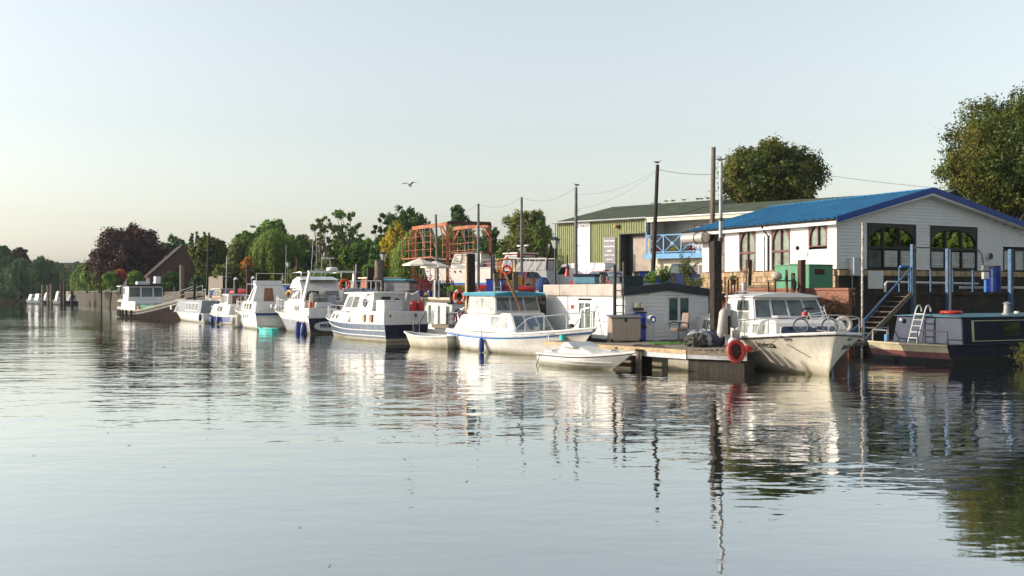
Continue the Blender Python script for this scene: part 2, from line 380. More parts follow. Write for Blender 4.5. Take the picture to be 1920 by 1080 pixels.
greenclad = MAT('green_cladding', (.17, .195, .06), .55, var=.1, streak=.15)
blueroof = MAT('blue_roof_sheet', (.006, .19, .38), .45, var=.16, scale=.5, streak=.05)
bluefascia = MAT('blue_fascia', (.008, .045, .24), .4, var=.1)
greentank = MAT('green_tank', (.055, .24, .135), .65, var=.15, scale=2.5, col2=(.05, .18, .10), streak=.6)
duct = MAT('duct_metal', (.48, .45, .40), .35, .4, var=.1)
brickwood = MAT('brick_red_boards', (.36, .12, .055), .7, var=.2, scale=3)
resin = MAT('resin_box', (.34, .27, .21), .6, var=.06)
resin_top = MAT('resin_lid', (.16, .16, .17), .6, var=.06)
plastic_b = MAT('blue_plastic', (.012, .06, .42), .35)
leather = MAT('brown_leather', (.17, .12, .095), .55, var=.2)
sign_w = MAT('sign_white', (.72, .70, .66), .6, var=.05)
sign_g = MAT('sign_grey', (.20, .19, .21), .6, var=.06)
ink = MAT('ink_grey', (.13, .13, .19), .7)
ink_l = MAT('ink_faded', (.42, .41, .40), .7)
letters_w = MAT('letters_white', (.75, .75, .75), .6)
numberplate_y = MAT('yellow_plate', (.55, .40, .03), .5)
skin = MAT('skin', (.42, .24, .16), .55)
bark = MAT('bark', (.085, .06, .042), .9, var=.35, scale=4, bump=.6, bscale=10)
bark_l = MAT('bark_pale', (.20, .165, .12), .9, var=.3, scale=4, bump=.5, bscale=10)
def BRICK(name, c1, c2, mort, sc=4.0):
    m = bpy.data.materials.new(name); m.use_nodes = True; t = m.node_tree; N = t.nodes; L = t.links; b = N['Principled BSDF']; b.inputs['Roughness'].default_value = .9
    tc = N.new('ShaderNodeTexCoord'); mp = N.new('ShaderNodeMapping'); mp.inputs['Rotation'].default_value = (R(90), 0, 0); L.new(tc.outputs['Object'], mp.inputs[0])
    br = N.new('ShaderNodeTexBrick'); br.inputs['Scale'].default_value = sc; br.inputs['Color1'].default_value = (*c1, 1); br.inputs['Color2'].default_value = (*c2, 1); br.inputs['Mortar'].default_value = (*mort, 1); br.inputs['Mortar Size'].default_value = .02
    L.new(mp.outputs[0], br.inputs['Vector']); L.new(br.outputs[0], b.inputs['Base Color']); return m
brick = BRICK('brick_red', (.22, .085, .048), (.17, .062, .036), (.22, .17, .13), 4.4)
brick_d = BRICK('brick_dark', (.075, .038, .032), (.06, .03, .027), (.05, .035, .03), 3.0)
stonewall = BRICK('river_wall_stone', (.05, .040, .022), (.038, .031, .017), (.018, .015, .010), 1.6)

# ---------------------------------------------------------------- water
def make_water():
    m = bpy.data.materials.new('river_water'); m.use_nodes = True; t = m.node_tree; N = t.nodes; L = t.links; N.remove(N['Principled BSDF'])
    tc = N.new('ShaderNodeTexCoord')
    def noise(scale, sx, sy, det, rot=0, rough=.5):
        mp = N.new('ShaderNodeMapping'); mp.inputs['Scale'].default_value = (sx, sy, 1); mp.inputs['Rotation'].default_value = (0, 0, R(rot)); L.new(tc.outputs['Object'], mp.inputs[0])
        n = N.new('ShaderNodeTexNoise'); n.inputs['Scale'].default_value = scale; n.inputs['Detail'].default_value = det; n.inputs['Roughness'].default_value = rough; L.new(mp.outputs[0], n.inputs['Vector']); return n.outputs[0]
    def mul(a, k, add=None):
        x = N.new('ShaderNodeMath'); x.operation = 'MULTIPLY_ADD'; L.new(a, x.inputs[0]); x.inputs[1].default_value = k
        if add is not None: L.new(add, x.inputs[2])
        else: x.inputs[2].default_value = 0
        return x.outputs[0]
    h1 = mul(noise(.42, .55, 1.15, 1.5, 10), .050)
    h2 = mul(noise(1.5, .6, 1.2, 2, -12), .027, h1)
    h3 = mul(noise(4.5, .7, 1.15, 2, 6), .0058, h2)
    pt = noise(.05, .5, 1.3, 2)                       # calm and ruffled patches drifting on the river
    r = N.new('ShaderNodeMapRange'); r.inputs[1].default_value = .36; r.inputs[2].default_value = .64; r.inputs[3].default_value = .45; r.inputs[4].default_value = 1.0; L.new(pt, r.inputs[0])
    sp = N.new('ShaderNodeSeparateXYZ'); L.new(tc.outputs['Object'], sp.inputs[0])
    r2 = N.new('ShaderNodeMapRange'); r2.interpolation_type = 'SMOOTHSTEP'; r2.inputs[1].default_value = 7; r2.inputs[2].default_value = 26; r2.inputs[3].default_value = .26; r2.inputs[4].default_value = 1.0; L.new(sp.outputs[1], r2.inputs[0])
    mm = N.new('ShaderNodeMath'); mm.operation = 'MULTIPLY'; L.new(r.outputs[0], mm.inputs[0]); L.new(r2.outputs[0], mm.inputs[1])
    bp = N.new('ShaderNodeBump'); bp.inputs['Distance'].default_value = 1.0; L.new(mm.outputs[0], bp.inputs['Strength']); L.new(h3, bp.inputs['Height'])
    fr = N.new('ShaderNodeFresnel'); fr.inputs['IOR'].default_value = 1.33; L.new(bp.outputs[0], fr.inputs['Normal'])
    mr = N.new('ShaderNodeMapRange'); mr.inputs[1].default_value = .02; mr.inputs[2].default_value = .5; mr.inputs[3].default_value = .50; mr.inputs[4].default_value = .97; L.new(fr.outputs[0], mr.inputs[0])
    d = N.new('ShaderNodeBsdfDiffuse'); d.inputs[0].default_value = (.022, .028, .024, 1)
    g = N.new('ShaderNodeBsdfGlossy'); g.inputs['Roughness'].default_value = .025; g.inputs[0].default_value = (.90, .91, .90, 1); L.new(bp.outputs[0], g.inputs['Normal'])
    mx = N.new('ShaderNodeMixShader'); L.new(mr.outputs[0], mx.inputs[0]); L.new(d.outputs[0], mx.inputs[1]); L.new(g.outputs[0], mx.inputs[2]); L.new(mx.outputs[0], N['Material Output'].inputs[0])
    me = MB(); me.v = [(-1500, -60, 0), (1500, -60, 0), (1500, 2500, 0), (-1500, 2500, 0)]; me.f = [(0, 1, 2, 3)]; me.m = [0]
    return struct(me.build('river_water', m))
make_water()

# ---------------------------------------------------------------- land
GZ = 2.45
def land(name, pts, z, mat, z0=-1.2):
    m = MB(); n = len(pts); m.prism([V(x, y, z0) for x, y in pts], (0, 0, z - z0)); o = m.build(name, mat); return struct(o)
GD = V(.895, .446)                                     # direction along the gable front and the right-hand quay
BK = V(-.438, .899)                                    # direction along the bank, away from the camera
QC = V(14.7, 43.0)                                     # quay corner
edge = [(86.3, 78.7), (14.7, 43.0), (6.5, 60), (-2, 67.5), (-9, 77), (-17, 90), (-28, 104), (-42, 126), (-62, 160), (-92, 207), (-150, 300), (-400, 330)]
land('yard_ground', edge + [(-900, 900), (900, 900), (700, 120)], GZ, gravel)
land('opposite_bank', [(-102, 223), (-112, 262), (-190, 300), (-800, 320), (-800, 190), (-300, 205), (-150, 218)], .7, mud)
m = MB(); m.v = [(-1500, 480, 2), (400, 480, 2), (700, 1500, 30), (-2500, 1500, 34), (-2500, 480, 2)]; m.f = [(0, 1, 2, 3, 4)]; m.m = [0]
struct(m.build('distant_hill', grass))
# right-hand quay wall: dark concrete face with a coping, timber piles against it
def wallseg(name, p, q, z0, z1, th, mat, cap=None, capm=None, label=None):
    p, q = V(*p), V(*q); d = (q - p); L_ = d.length; a = math.atan2(d.y, d.x)
    T = bpy.data.objects.new(name, None); COL.objects.link(T); T.location = (p.x, p.y, 0); T.rotation_euler = (0, 0, a); T['kind'] = 'structure'
    bx(T, 'wall_face', mat, (0, L_), (-th, .03), (z0, z1))
    if cap: bx(T, 'coping', capm or mat, (-.05, L_ + .05), (-th - .07, .12), (z1 + .003, z1 + cap))
    return T
q1 = QC + GD * 40
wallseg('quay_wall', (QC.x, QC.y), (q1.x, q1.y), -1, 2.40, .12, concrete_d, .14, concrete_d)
# brick quay wall running back from the corner, facing the river
wallseg('quay_wall', (6.5, 60), (QC.x, QC.y), -1, 2.62, .22, brick, .1, brick)
for i in range(2, len(edge) - 3):
    wallseg('river_wall', edge[i + 1], edge[i], -1, 2.25, .15, stonewall if i > 5 else concrete_d, .12, concrete_d)
# near bank with reeds at the right
land('near_bank', [(17.6, 33.6), (19.2, 36.2), (27, 38.5), (60, 48), (80, 10), (30, 6), (19.5, 22)], .35, grass)

# ---------------------------------------------------------------- trees
L_green = LEAF('leaf_green', (0.042, 0.093, 0.019), (0.105, 0.200, 0.035), (0.201, 0.293, 0.054))
L_autumn = LEAF('leaf_autumn_green', (.028, .050, .009), (.080, .112, .018), (.165, .140, .028))
L_light = LEAF('leaf_light_green', (0.065, 0.131, 0.023), (0.139, 0.238, 0.040), (0.244, 0.327, 0.059))
L_willow = LEAF('leaf_willow', (0.083, 0.147, 0.030), (0.174, 0.258, 0.052), (0.273, 0.334, 0.084))
L_olive = LEAF('leaf_olive', (0.074, 0.095, 0.026), (0.157, 0.179, 0.049), (0.238, 0.247, 0.075))
L_yellow = LEAF('leaf_yellow', (0.182, 0.182, 0.029), (0.397, 0.331, 0.042), (0.629, 0.431, 0.050))
L_orange = LEAF('leaf_orange', (0.288, 0.144, 0.036), (0.540, 0.252, 0.046), (0.720, 0.360, 0.054))
L_dark = LEAF('leaf_dark', (0.027, 0.061, 0.024), (0.057, 0.111, 0.035), (0.105, 0.174, 0.046), .25)
L_far = LEAF('leaf_far', (0.029, 0.071, 0.033), (0.057, 0.120, 0.044), (0.107, 0.178, 0.056), .25)
L_beech = LEAF('leaf_copper', (0.020, 0.011, 0.013), (0.045, 0.022, 0.020), (0.096, 0.043, 0.029), .25)
L_red = LEAF('leaf_red', (0.180, 0.054, 0.036), (0.396, 0.108, 0.054), (0.540, 0.180, 0.072))
L_flower = LEAF('flower_red', (.10, .010, .018), (.19, .015, .03), (.28, .035, .06))

def leafmesh(C, Nn, size, asp=.6, droop=0, down=None):
    """one four-sided leaf for each centre C with rough normal Nn"""
    n = len(C); Rv = NPR.normal(size=(n, 3)); Nn = Nn + .75 * NPR.normal(size=(n, 3)); Nn /= np.linalg.norm(Nn, axis=1)[:, None] + 1e-9
    if down is not None: Rv = down + .25 * Rv
    U = Rv - Nn * (Rv * Nn).sum(1)[:, None]; U /= np.linalg.norm(U, axis=1)[:, None] + 1e-9
    Wv = np.cross(Nn, U); s = size * NPR.uniform(.6, 1.35, n)[:, None]
    v = np.stack([C - U * s, C + Wv * s * asp + Nn * s * .15, C + U * s, C - Wv * s * asp + Nn * s * .15], 1).reshape(-1, 3)
    return v
def crown_obj(v, mat, T, name='crown'):
    n = len(v) // 4; me = bpy.data.meshes.new(name); me.vertices.add(len(v)); me.vertices.foreach_set('co', v.astype(np.float32).ravel())
    me.loops.add(n * 4); me.loops.foreach_set('vertex_index', np.arange(n * 4, dtype=np.int32)); me.polygons.add(n)
    me.polygons.foreach_set('loop_start', np.arange(0, n * 4, 4, dtype=np.int32)); me.update(); me.validate()
    me.materials.append(mat); o = bpy.data.objects.new(name, me); COL.objects.link(o); o.parent = T
    if name != 'crown': o['kind'] = 'stuff'
    return o
LEAFN, LEAFS = 2.3, .62
def tree(label, px, D, ytop, wpx, ybot, mat, n=6000, leaf=.3, name='tree', base=None, lumps=30, trunkm=None, kind='round', group=None, seed=None, gap=1.0, trunk=True, cat='tree', lean=0, loc=None, H=None, Wd=None, zb=None):
    n = int(n * LEAFN); leaf = leaf * LEAFS
    rs = np.random.RandomState(seed if seed is not None else int(px * 7 + D) % 9999)
    base = GZ if base is None else base
    if loc is None:
        x, top, w, bot = X(px, D), Zp(ytop, D) - base, wpx / F * D, Zp(ybot, D) - base
        T = thing(name, label, cat, (x, D, base), 0, group)
    else: top, w, bot = H, Wd, zb; T = thing(name, label, cat, (loc[0], loc[1], base), 0, group)
    if loc is None and cat == 'tree' and kind in ('round', 'willow', 'spread', 'pine') and D > 100: bot *= .3; w *= 1.1
    bot = max(bot, .15); ch = top - bot; cz = bot + ch / 2; LC, LR = [], []
    if kind in ('round', 'airy', 'spread'):
        tries = 0
        while len(LC) < lumps and tries < 4000:
            tries += 1; u = rs.uniform(-1, 1, 3)
            if kind == 'spread': ok = u[0] ** 2 + u[1] ** 2 + max(0, u[2] + .4) ** 2 * .55 < 1
            else: ok = (u ** 2).sum() < 1
            if not ok: continue
            r = w * rs.uniform(.10, .20) * (1.0 if kind != 'airy' else .62)
            c = np.array([u[0] * (w / 2 - r * .6), u[1] * (w / 2 - r * .6), cz + u[2] * (ch / 2 - r * .75)])
            if any(np.linalg.norm(c - q) < (r + p) * (.5 if kind != 'airy' else .8) for q, p in zip(LC, LR)): continue
            LC.append(c); LR.append(r)
        if kind != 'airy':   # always fill the envelope's top
            for fz, fx in ((.13, 0), (.26, .13), (.30, -.14)): LC.append(np.array([(rs.uniform(-.05, .05) + fx) * w, 0, top - w * fz])); LR.append(w * .14)
    elif kind == 'column':
        k = lumps
        for i in range(k):
            f = i / (k - 1); r = w / 2 * (.45 + .75 * math.sin(math.pi * min(1, f * .8 + .22))) * .8
            LC.append(np.array([rs.uniform(-.15, .15) * w, rs.uniform(-.15, .15) * w, bot + f * ch * .95])); LR.append(max(r, w * .12))
    elif kind == 'pine':
        for i in range(lumps):
            f = (i + .5) / lumps; rr = w / 2 * (1.05 - f) * rs.uniform(.6, 1); a = rs.uniform(0, 6.28)
            LC.append(np.array([rr * math.cos(a), rr * math.sin(a), bot + f * ch * .95])); LR.append(w * .15 * (1.25 - .6 * f))
    P, Q = [], []
    if kind == 'willow':
        for i in range(n // 26):
            a = rs.uniform(0, 6.28); f = math.sqrt(rs.uniform(0, 1)); h0 = top - ch * .36 * f ** 2 - rs.uniform(0, .12) * ch
            rr = w / 2 * f * (.9 + .25 * math.sin(3 * a + i % 3)); ln = min(h0 - bot, ch * rs.uniform(.3, .85) * (.5 + f * .5)); k = 26
            t = np.sort(rs.uniform(0, 1, k)); pts = np.stack([rr * math.cos(a) * (1 + .1 * np.sqrt(t)), rr * math.sin(a) * (1 + .1 * np.sqrt(t)), h0 - ln * t], 1) + rs.normal(size=(k, 3)) * [.10, .10, .05]
            P.append(pts); Q.append(np.tile([math.cos(a), math.sin(a), .3], (k, 1)))
        P, Q = np.concatenate(P), np.concatenate(Q)
        v = leafmesh(P, Q, leaf, .35, down=np.array([0, 0, -1.0]))
    else:
        vol = np.array([r ** 2 for r in LR]); cnt = (n * vol / vol.sum()).astype(int)
        for c, r, k in zip(LC, LR, cnt):
            # sub-tufts on the lump give small light and dark clusters
            ks = max(5, k // 70); d = rs.normal(size=(ks, 3)); d[:, 2] += .25; d /= np.linalg.norm(d, axis=1)[:, None]
            fr_ = rs.uniform(.5, 1.1, ks); far_ = rs.uniform(0, 1, ks) < .22; fr_[far_] *= rs.uniform(1.05, 1.45, far_.sum()); sub = c + d * (r * fr_)[:, None] * [1, 1, .85]
            idx = rs.randint(0, ks, k); off = rs.normal(size=(k, 3)) * r * .19
            P.append(sub[idx] + off); q = d[idx] * 1.0 + off / (r * .3); Q.append(q)
        if kind in ('round', 'spread', 'pine'):     # looser sprays between the clumps so that the crown reads as one mass
            k = int(n * .32); d = rs.normal(size=(k, 3)); d /= np.linalg.norm(d, axis=1)[:, None]; rad = rs.uniform(.25, 1, k) ** .5 * (.86 + .1 * np.sin(d[:, 0] * 5 + d[:, 2] * 4 + px))
            q = d * rad[:, None] * [w / 2, w / 2, ch / 2] + [0, 0, cz]
            if kind == 'pine': f_ = np.clip((q[:, 2] - bot) / ch, 0, 1); q[:, :2] *= (1.1 - f_)[:, None]
            if kind == 'spread': q[:, 2] = np.maximum(q[:, 2], bot + ch * .18 + rs.uniform(0, .1, k) * ch)
            P.append(q + rs.normal(size=(k, 3)) * w * .015); Q.append(d)
        P, Q = np.concatenate(P), np.concatenate(Q)
        v = leafmesh(P, Q, leaf)
    crown_obj(v, mat, T)
    if trunk:
        m = MB(); tr = max(.10, w * (.028 if kind != 'airy' else .045)); th = bot + ch * (.55 if kind != 'airy' else .35)
        pts = [V(lean * f * f * w, .1 * math.sin(f * 5) * w * .15, th * f) for f in (0, .3, .6, 1)]
        m.tube([V(0, 0, -.3)] + pts, [tr * 1.5, tr * 1.25, tr, tr * .85, tr * .6], 7)
        if kind == 'willow': LC = [np.array([w * .3 * math.cos(a), w * .3 * math.sin(a), top - ch * .2]) for a in (0, 1.2, 2.5, 3.8, 5)]
        if kind == 'pine': m.tube([pts[-1], V(0, 0, top - .3)], [tr * .6, .04], 5)
        for c in LC[:14 if kind != 'airy' else 26]:
            a = pts[2] if c[2] > th * .8 else pts[1]; b = V(*c); mid = a.lerp(b, .5) + V(rs.uniform(-.06, .06) * w, rs.uniform(-.06, .06) * w, -.03 * w)
            m.tube([a, mid, b], [tr * .5, tr * .3, tr * .1], 5)
        m.build('trunk', trunkm or bark, T, 60)
    return T

def plant(label, px, D, ytop, wpx, zb, mat, n, leaf, name='potted_plant', cat='plant', stems=9, group=None, stemm=None, pot=None, droop=0):
    """stems fanning from one foot with small leaves along them"""
    T = thing(name, label, cat, (X(px, D), D, zb), 0, group); H_ = Zp(ytop, D) - zb; w = wpx / F * D; rs = np.random.RandomState(int(px)); P = []; m = MB()
    for i in range(stems):
        a = rs.uniform(0, 6.28); r_ = w / 2 * rs.uniform(.2, 1); h_ = H_ * rs.uniform(.55, 1); b = V(r_ * math.cos(a), r_ * math.sin(a), h_ * (1 - droop * r_ / w)); mid = V(b.x * .35, b.y * .35, h_ * .6)
        m.tube([V(0, 0, 0), mid, b], [.016, .011, .005], 4); k = n // stems; t = rs.uniform(.25, 1.05, k)[:, None]; c = np.array(mid) * (2 * t * (1 - t)) + np.array(b) * t * t; P.append(c + rs.normal(size=(k, 3)) * w * .07)
    m.build('stems', stemm or bark, T); P = np.concatenate(P); crown_obj(leafmesh(P, P - [0, 0, H_ * .3], leaf, .4), mat, T, 'leaves')
    if pot: cy(T, 'pot', pot, (0, 0, -.3), (0, 0, .03), .16, .2, 12)
    return T
L_twig = LEAF('dry_twig', (.06, .035, .02), (.11, .07, .035), (.16, .10, .05))
# opposite bank, far left
G = 'trees on the far left bank'
tree('round dark tree at the far left edge of the picture', 4, 232, 459, 46, 530, L_far, 4200, .55, base=.7, group=G)
tree('dark domed tree with a reddish crown on the left bank', 36, 236, 461, 46, 530, L_beech, 4200, .55, base=.7, group=G)
tree('broad drooping willow at the water on the left bank', 40, 226, 484, 66, 562, L_far, 7800, .55, base=.7, kind='willow', group=G)
tree('willow leaning over the water nearest the river bend', 78, 226, 479, 50, 562, L_far, 7000, .55, base=.7, kind='willow', group=G)
tree('low round bush at the water on the far left bank', 12, 222, 528, 66, 567, L_far, 4200, .45, name='bush', cat='bush', base=.7, trunk=False, group=G)
tree('tall willow filling the left edge behind the bush', 2, 229, 482, 56, 560, L_far, 6500, .55, base=.7, kind='willow', group=G)
# far centre of the river bend
G = 'small trees at the river bend'
for i, (px, D, yt, wp, l) in enumerate([(97, 300, 487, 26, 'pale small tree right of the left bank willows'), (112, 330, 492, 26, 'misty tree under the long dark roof at the bend'), (128, 340, 494, 22, 'misty round tree left of the white houses on the bend'), (146, 330, 490, 26, 'misty tree under the right end of the long dark roof'), (110, 290, 512, 30, 'low willow beside the moored boats at the bend'), (136, 280, 520, 24, 'low tree behind the piles at the river bend')]):
    tree(l, px, D, yt, wp, 560, L_far if i % 2 else L_olive, 2200, .55, base=1.5, trunk=False, group=G)
# right bank from the bend towards the camera
tree('pale green willow on the bank above the stone river wall', 163, 172, 492, 44, 552, L_willow, 5500, .42, kind='willow')
tree('dense olive bush beside the stone river wall', 186, 165, 488, 52, 545, L_willow, 5500, .42, kind='round')
tree('dull green shrub overhanging the river wall', 190, 158, 508, 36, 548, L_olive, 3000, .36, name='shrub', cat='shrub')
tree('bright green shrub left of the barge wheelhouse', 210, 140, 509, 32, 552, L_light, 3200, .3, name='shrub', cat='shrub', trunk=False)
tree('rusty red shrub above the barge wheelhouse', 226, 141, 505, 34, 528, L_red, 2200, .3, name='shrub', cat='shrub')
tree('fresh green shrub right of the rusty red shrub', 254, 140, 507, 34, 550, L_light, 2600, .3, name='shrub', cat='shrub')
tree('large dark copper beech with spreading crown', 240, 152, 421, 132, 515, L_beech, 12500, .36, kind='spread', lumps=40, trunkm=bark)
tree('green tree behind the dark brick gable', 330, 170, 444, 66, 520, L_far, 5000, .42)
G = 'row of poplars behind the dark gable'
for px, yt, l in ((359, 436, 'left of the three slim dark poplars'), (370, 434, 'middle of the three slim dark poplars'), (382, 434, 'right of the three slim dark poplars')):
    tree(l, px, 172, yt, 12, 505, L_far, 1500, .35, kind='column', lumps=12, group=G)
tree('clipped dark hedge bush at the foot of the dark gable', 322, 128, 512, 46, 540, L_dark, 3600, .28, name='bush', cat='bush', trunk=False)
tree('leafy climber bush right of the weathered mooring pile', 372, 124, 518, 34, 545, L_dark, 2400, .28, name='bush', cat='bush', trunk=False)
tree('sunlit broad tree right of the tall thin pole', 400, 130, 443, 74, 532, L_autumn, 8500, .32, lumps=26)
tree('olive weeping tree left of the orange shrub', 446, 122, 447, 36, 535, L_olive, 5500, .3, kind='willow')
tree('bright green tree below the perched lamp behind the moorings', 455, 140, 430, 50, 500, L_light, 4500, .32)
tree('tall green tree with the highest crown above the white boats', 508, 145, 410, 88, 500, L_green, 8500, .36, lumps=26)
tree('large pale willow behind the white motor yachts', 512, 124, 428, 92, 535, L_willow, 12500, .3, kind='willow')
tree('orange leaved shrub beside the square brown pile', 464, 112, 482, 30, 528, L_orange, 2300, .24, name='shrub', cat='shrub', trunk=False)
tree('bright green bush right of the mooring lamp', 556, 108, 500, 30, 530, L_light, 1800, .24, name='bush', cat='bush', trunk=False)
tree('dark green tree left of the airy tree', 565, 138, 440, 50, 520, L_dark, 5000, .34)
tree('airy tree with bare forked limbs, left half of the tall pair', 604, 118, 392, 62, 500, L_olive, 1500, .22, kind='airy', lumps=26, trunkm=bark_l, lean=-.1)
tree('airy tree with bare forked limbs, right half of the tall pair', 652, 120, 381, 78, 480, L_green, 1700, .22, kind='airy', lumps=26, trunkm=bark_l, lean=.05)
tree('dense round dark green tree behind the radar arch', 664, 112, 457, 62, 530, L_green, 5500, .28)
tree('straggly brownish bush under the airy trees', 620, 106, 478, 62, 540, L_olive, 3800, .24, name='bush', cat='bush')
tree('dark tree under the left airy tree', 585, 128, 460, 50, 530, L_dark, 4200, .32)
tree('feathery grey green tree left of the yellow tree', 716, 134, 398, 50, 500, L_dark, 3600, .3, kind='airy', lumps=22)
tree('broad dark tree behind the yellow tree', 762, 136, 386, 96, 500, L_dark, 6500, .34, lumps=26)
tree('mid green tree behind the square dark piles', 712, 118, 450, 46, 535, L_green, 4200, .28)
tree('yellow autumn tree left of the orange boat hoist', 742, 112, 417, 58, 528, L_yellow, 5500, .27, lumps=40)
tree('bright weeping willow behind the cream parasol', 782, 108, 426, 88, 540, L_willow, 12500, .26, kind='willow')
tree('dark pine standing above the orange hoist', 860, 140, 384, 96, 470, L_dark, 6500, .32, kind='pine', lumps=44)
tree('dark conifer behind the right end of the hoist', 918, 132, 428, 100, 520, L_dark, 5500, .32, kind='pine', lumps=40)
tree('green bushes seen through the hoist frame', 860, 128, 425, 80, 530, L_green, 6500, .32, name='bush', cat='bush')
tree('green tree left of the green shed', 998, 118, 392, 108, 535, L_olive, 11000, .28, lumps=32)
tree('pale sapling like treetop beside the tall grey pole', 1020, 112, 400, 50, 500, L_light, 2600, .22, kind='airy', lumps=18)
tree('broad autumn tree rising behind the green and blue roofs', 1442, 92, 262, 192, 420, L_autumn, 21000, .23, lumps=48, kind='round')
tree('large tree rising behind the gable at the right edge', 1900, 76, 172, 262, 440, L_autumn, 28000, .19, lumps=60, kind='round')
tree('tree right of the airy pair, low dark crown', 690, 128, 462, 40, 530, L_dark, 3000, .3)
# on the right bank beyond the frame: these are what the big arched windows mirror
for i, (x, y, h, w) in enumerate([(60, 50, 15, 15), (56, 36, 16, 15), (50, 24, 15, 14), (66, 22, 17, 15), (44, 12, 14, 13), (72, 40, 18, 15), (36, 13, 13, 12), (31, 1, 13, 12)]):
    tree('round tree on the right bank, %s from the river wall' % ['first', 'second', 'third', 'fourth', 'fifth', 'sixth', 'seventh', 'eighth'][i], 0, 0, 0, 0, 0, L_light, 5000, .5, base=.3, loc=(x, y), H=h, Wd=w, zb=.8, group='trees on the right bank', seed=50 + i)
G = 'shrubs along the yard edge'
for i, (px, D, yt, wp, mt, l) in enumerate([(560, 92, 508, 60, L_olive, 'olive shrub behind the flybridge of the lettered yacht'), (610, 88, 512, 64, L_green, 'green climbers seen through the radar arch'), (655, 90, 505, 50, L_autumn, 'autumn tinted shrub right of the radar arch'), (700, 100, 488, 50, L_green, 'green shrub behind the cabin hut'), (430, 112, 490, 60, L_olive, 'olive shrub behind the grey board fence'), (480, 108, 498, 50, L_autumn, 'low autumn shrub right of the orange shrub'), (640, 126, 440, 60, L_green, 'green crown filling the gap under the airy trees'), (545, 132, 440, 60, L_green, 'green crown right of the large pale willow'), (820, 124, 440, 70, L_willow, 'pale green crown behind the left of the hoist'), (905, 120, 470, 90, L_green, 'green crown behind the right of the hoist'), (960, 124, 440, 70, L_green, 'green crown between hoist and shed'), (720, 140, 430, 60, L_dark, 'dark crown behind the feathery tree'), (345, 150, 470, 60, L_green, 'green crown behind the barn roof'), (280, 160, 480, 70, L_far, 'dusky green crown right of the copper beech')]):
    tree(l, px, D, yt, wp, 545, mt, 3200, .3, name='shrub', cat='shrub', trunk=i > 5, group=G)
for i, (x, y, h, w) in enumerate([(50, 84, 11, 11), (60, 92, 13, 13), (72, 88, 12, 12), (84, 98, 14, 13), (98, 96, 12, 12)]):
    tree('round tree in the row behind the quay beyond the clubhouse, %s from the clubhouse' % ['first', 'second', 'third', 'fourth', 'fifth'][i], 0, 0, 0, 0, 0, L_green, 4000, .42, base=GZ, loc=(x, y), H=h, Wd=w, zb=.8, group='trees beyond the clubhouse', seed=80 + i)
for i, (px, D, yt, wp, mt, l) in enumerate([(420, 138, 455, 80, L_green, 'green crown filling in right of the thin dark pole'), (575, 142, 450, 70, L_willow, 'pale crown left of the airy trees'), (690, 138, 448, 70, L_green, 'green crown between the airy and the yellow trees'), (300, 158, 498, 60, L_olive, 'olive crown left of the barn gable'), (880, 134, 436, 80, L_olive, 'olive crown beneath the dark pine')]):
    tree(l, px, D, yt, wp, 545, mt, 3600, .3, name='shrub', cat='shrub', group='crowns filling the treeline')
# ---------------------------------------------------------------- white clubhouse with blue roof
def corr(q, pitch, depth, mat, T, name, duty=.5, off=0):
    """trapezoidal ribbed sheet over a quad, ribs running along v"""
    m = MB(); L_ = (Vector(q[1]) - Vector(q[0])).length; k = max(2, int(L_ / pitch)); n = qn(q); row = []
    for i in range(k):
        for f, h in ((0, 0), (duty * .8, 0), (duty, 1), (.95, 1)): row.append(((i + f) / k, h))
    row.append((1, 0))
    for v in (0, 1):
        for u, h in row: m.v.append(tuple(qp(q, u, v) + n * (off + h * depth)))
    c = len(row)
    for i in range(c - 1): m.f.append((i, i + 1, i + 1 + c, i + c)); m.m.append(0)
    return m.build(name, mat, T)
def boards(q, ops, pitch, mat, T, name='cladding', lap=.032, ulen=None, topf=None):
    """overlapping weatherboards on a wall quad; ops are openings (u0,u1,z0,z1) in metres; topf(z)->(u0,u1) trims a gable"""
    o = Vector(q[0]); ux = (Vector(q[1]) - o); L_ = ux.length; ux.normalize(); uz = (Vector(q[3]) - o); H = uz.length; uz.normalize(); n = qn(q); m = MB()
    if topf: H = topf[1]
    z = 0
    while z < H - .01:
        z1 = min(H, z + pitch); a, b = (0, L_)
        if topf: a, b = topf[0](z1)
        cuts = sorted([(p[0], p[1]) for p in ops if p[2] < z1 - .01 and p[3] > z + .01]); segs = []; c = a
        for p0, p1 in cuts:
            if p0 > c: segs.append((c, min(p0, b)))
            c = max(c, p1)
        if c < b: segs.append((c, b))
        for s0, s1 in segs:
            if s1 - s0 < .02: continue
            P = lambda u, w, k: o + ux * u + uz * w + n * k
            m.hexa([P(s0, z, -.04), P(s1, z, -.04), P(s1, z, lap), P(s0, z, lap), P(s0, z1 + .005, -.04), P(s1, z1 + .005, -.04), P(s1, z1 + .005, .002), P(s0, z1 + .005, .002)])
        z = z1
    return stuff(m.build(name, mat, T))
def arch_fill(q, u0, u1, v0, v1, o0, o1, n=14):
    """plate filling the corners above an arch of the given span (semi-ellipse from v0 to v1)"""
    m = MB(); nn = qn(q)
    for k in (o0, o1):
        for i in range(n + 1):
            t = math.pi * (1 - i / n); u = (u0 + u1) / 2 + (u1 - u0) / 2 * math.cos(t); v = v0 + (v1 - v0) * .93 * math.sin(t)
            m.v += [tuple(qp(q, u, v) + nn * k), tuple(qp(q, u, v1) + nn * k)]
    c = 2 * (n + 1)
    for i in range(n):
        a = 2 * i; m.f += [(c + a, c + a + 2, c + a + 3, c + a + 1), (a, a + 1, a + 3, a + 2), (a, a + 2, c + a + 2, c + a)]; m.m += [0] * 3
    return m
frame_br = MAT('brown_frame', (.13, .035, .025), .5, var=.2)
frame_bk = MAT('black_brown_frame', (.014, .010, .009), .5)
grille_w = MAT('grille_white', (.55, .56, .55), .5)
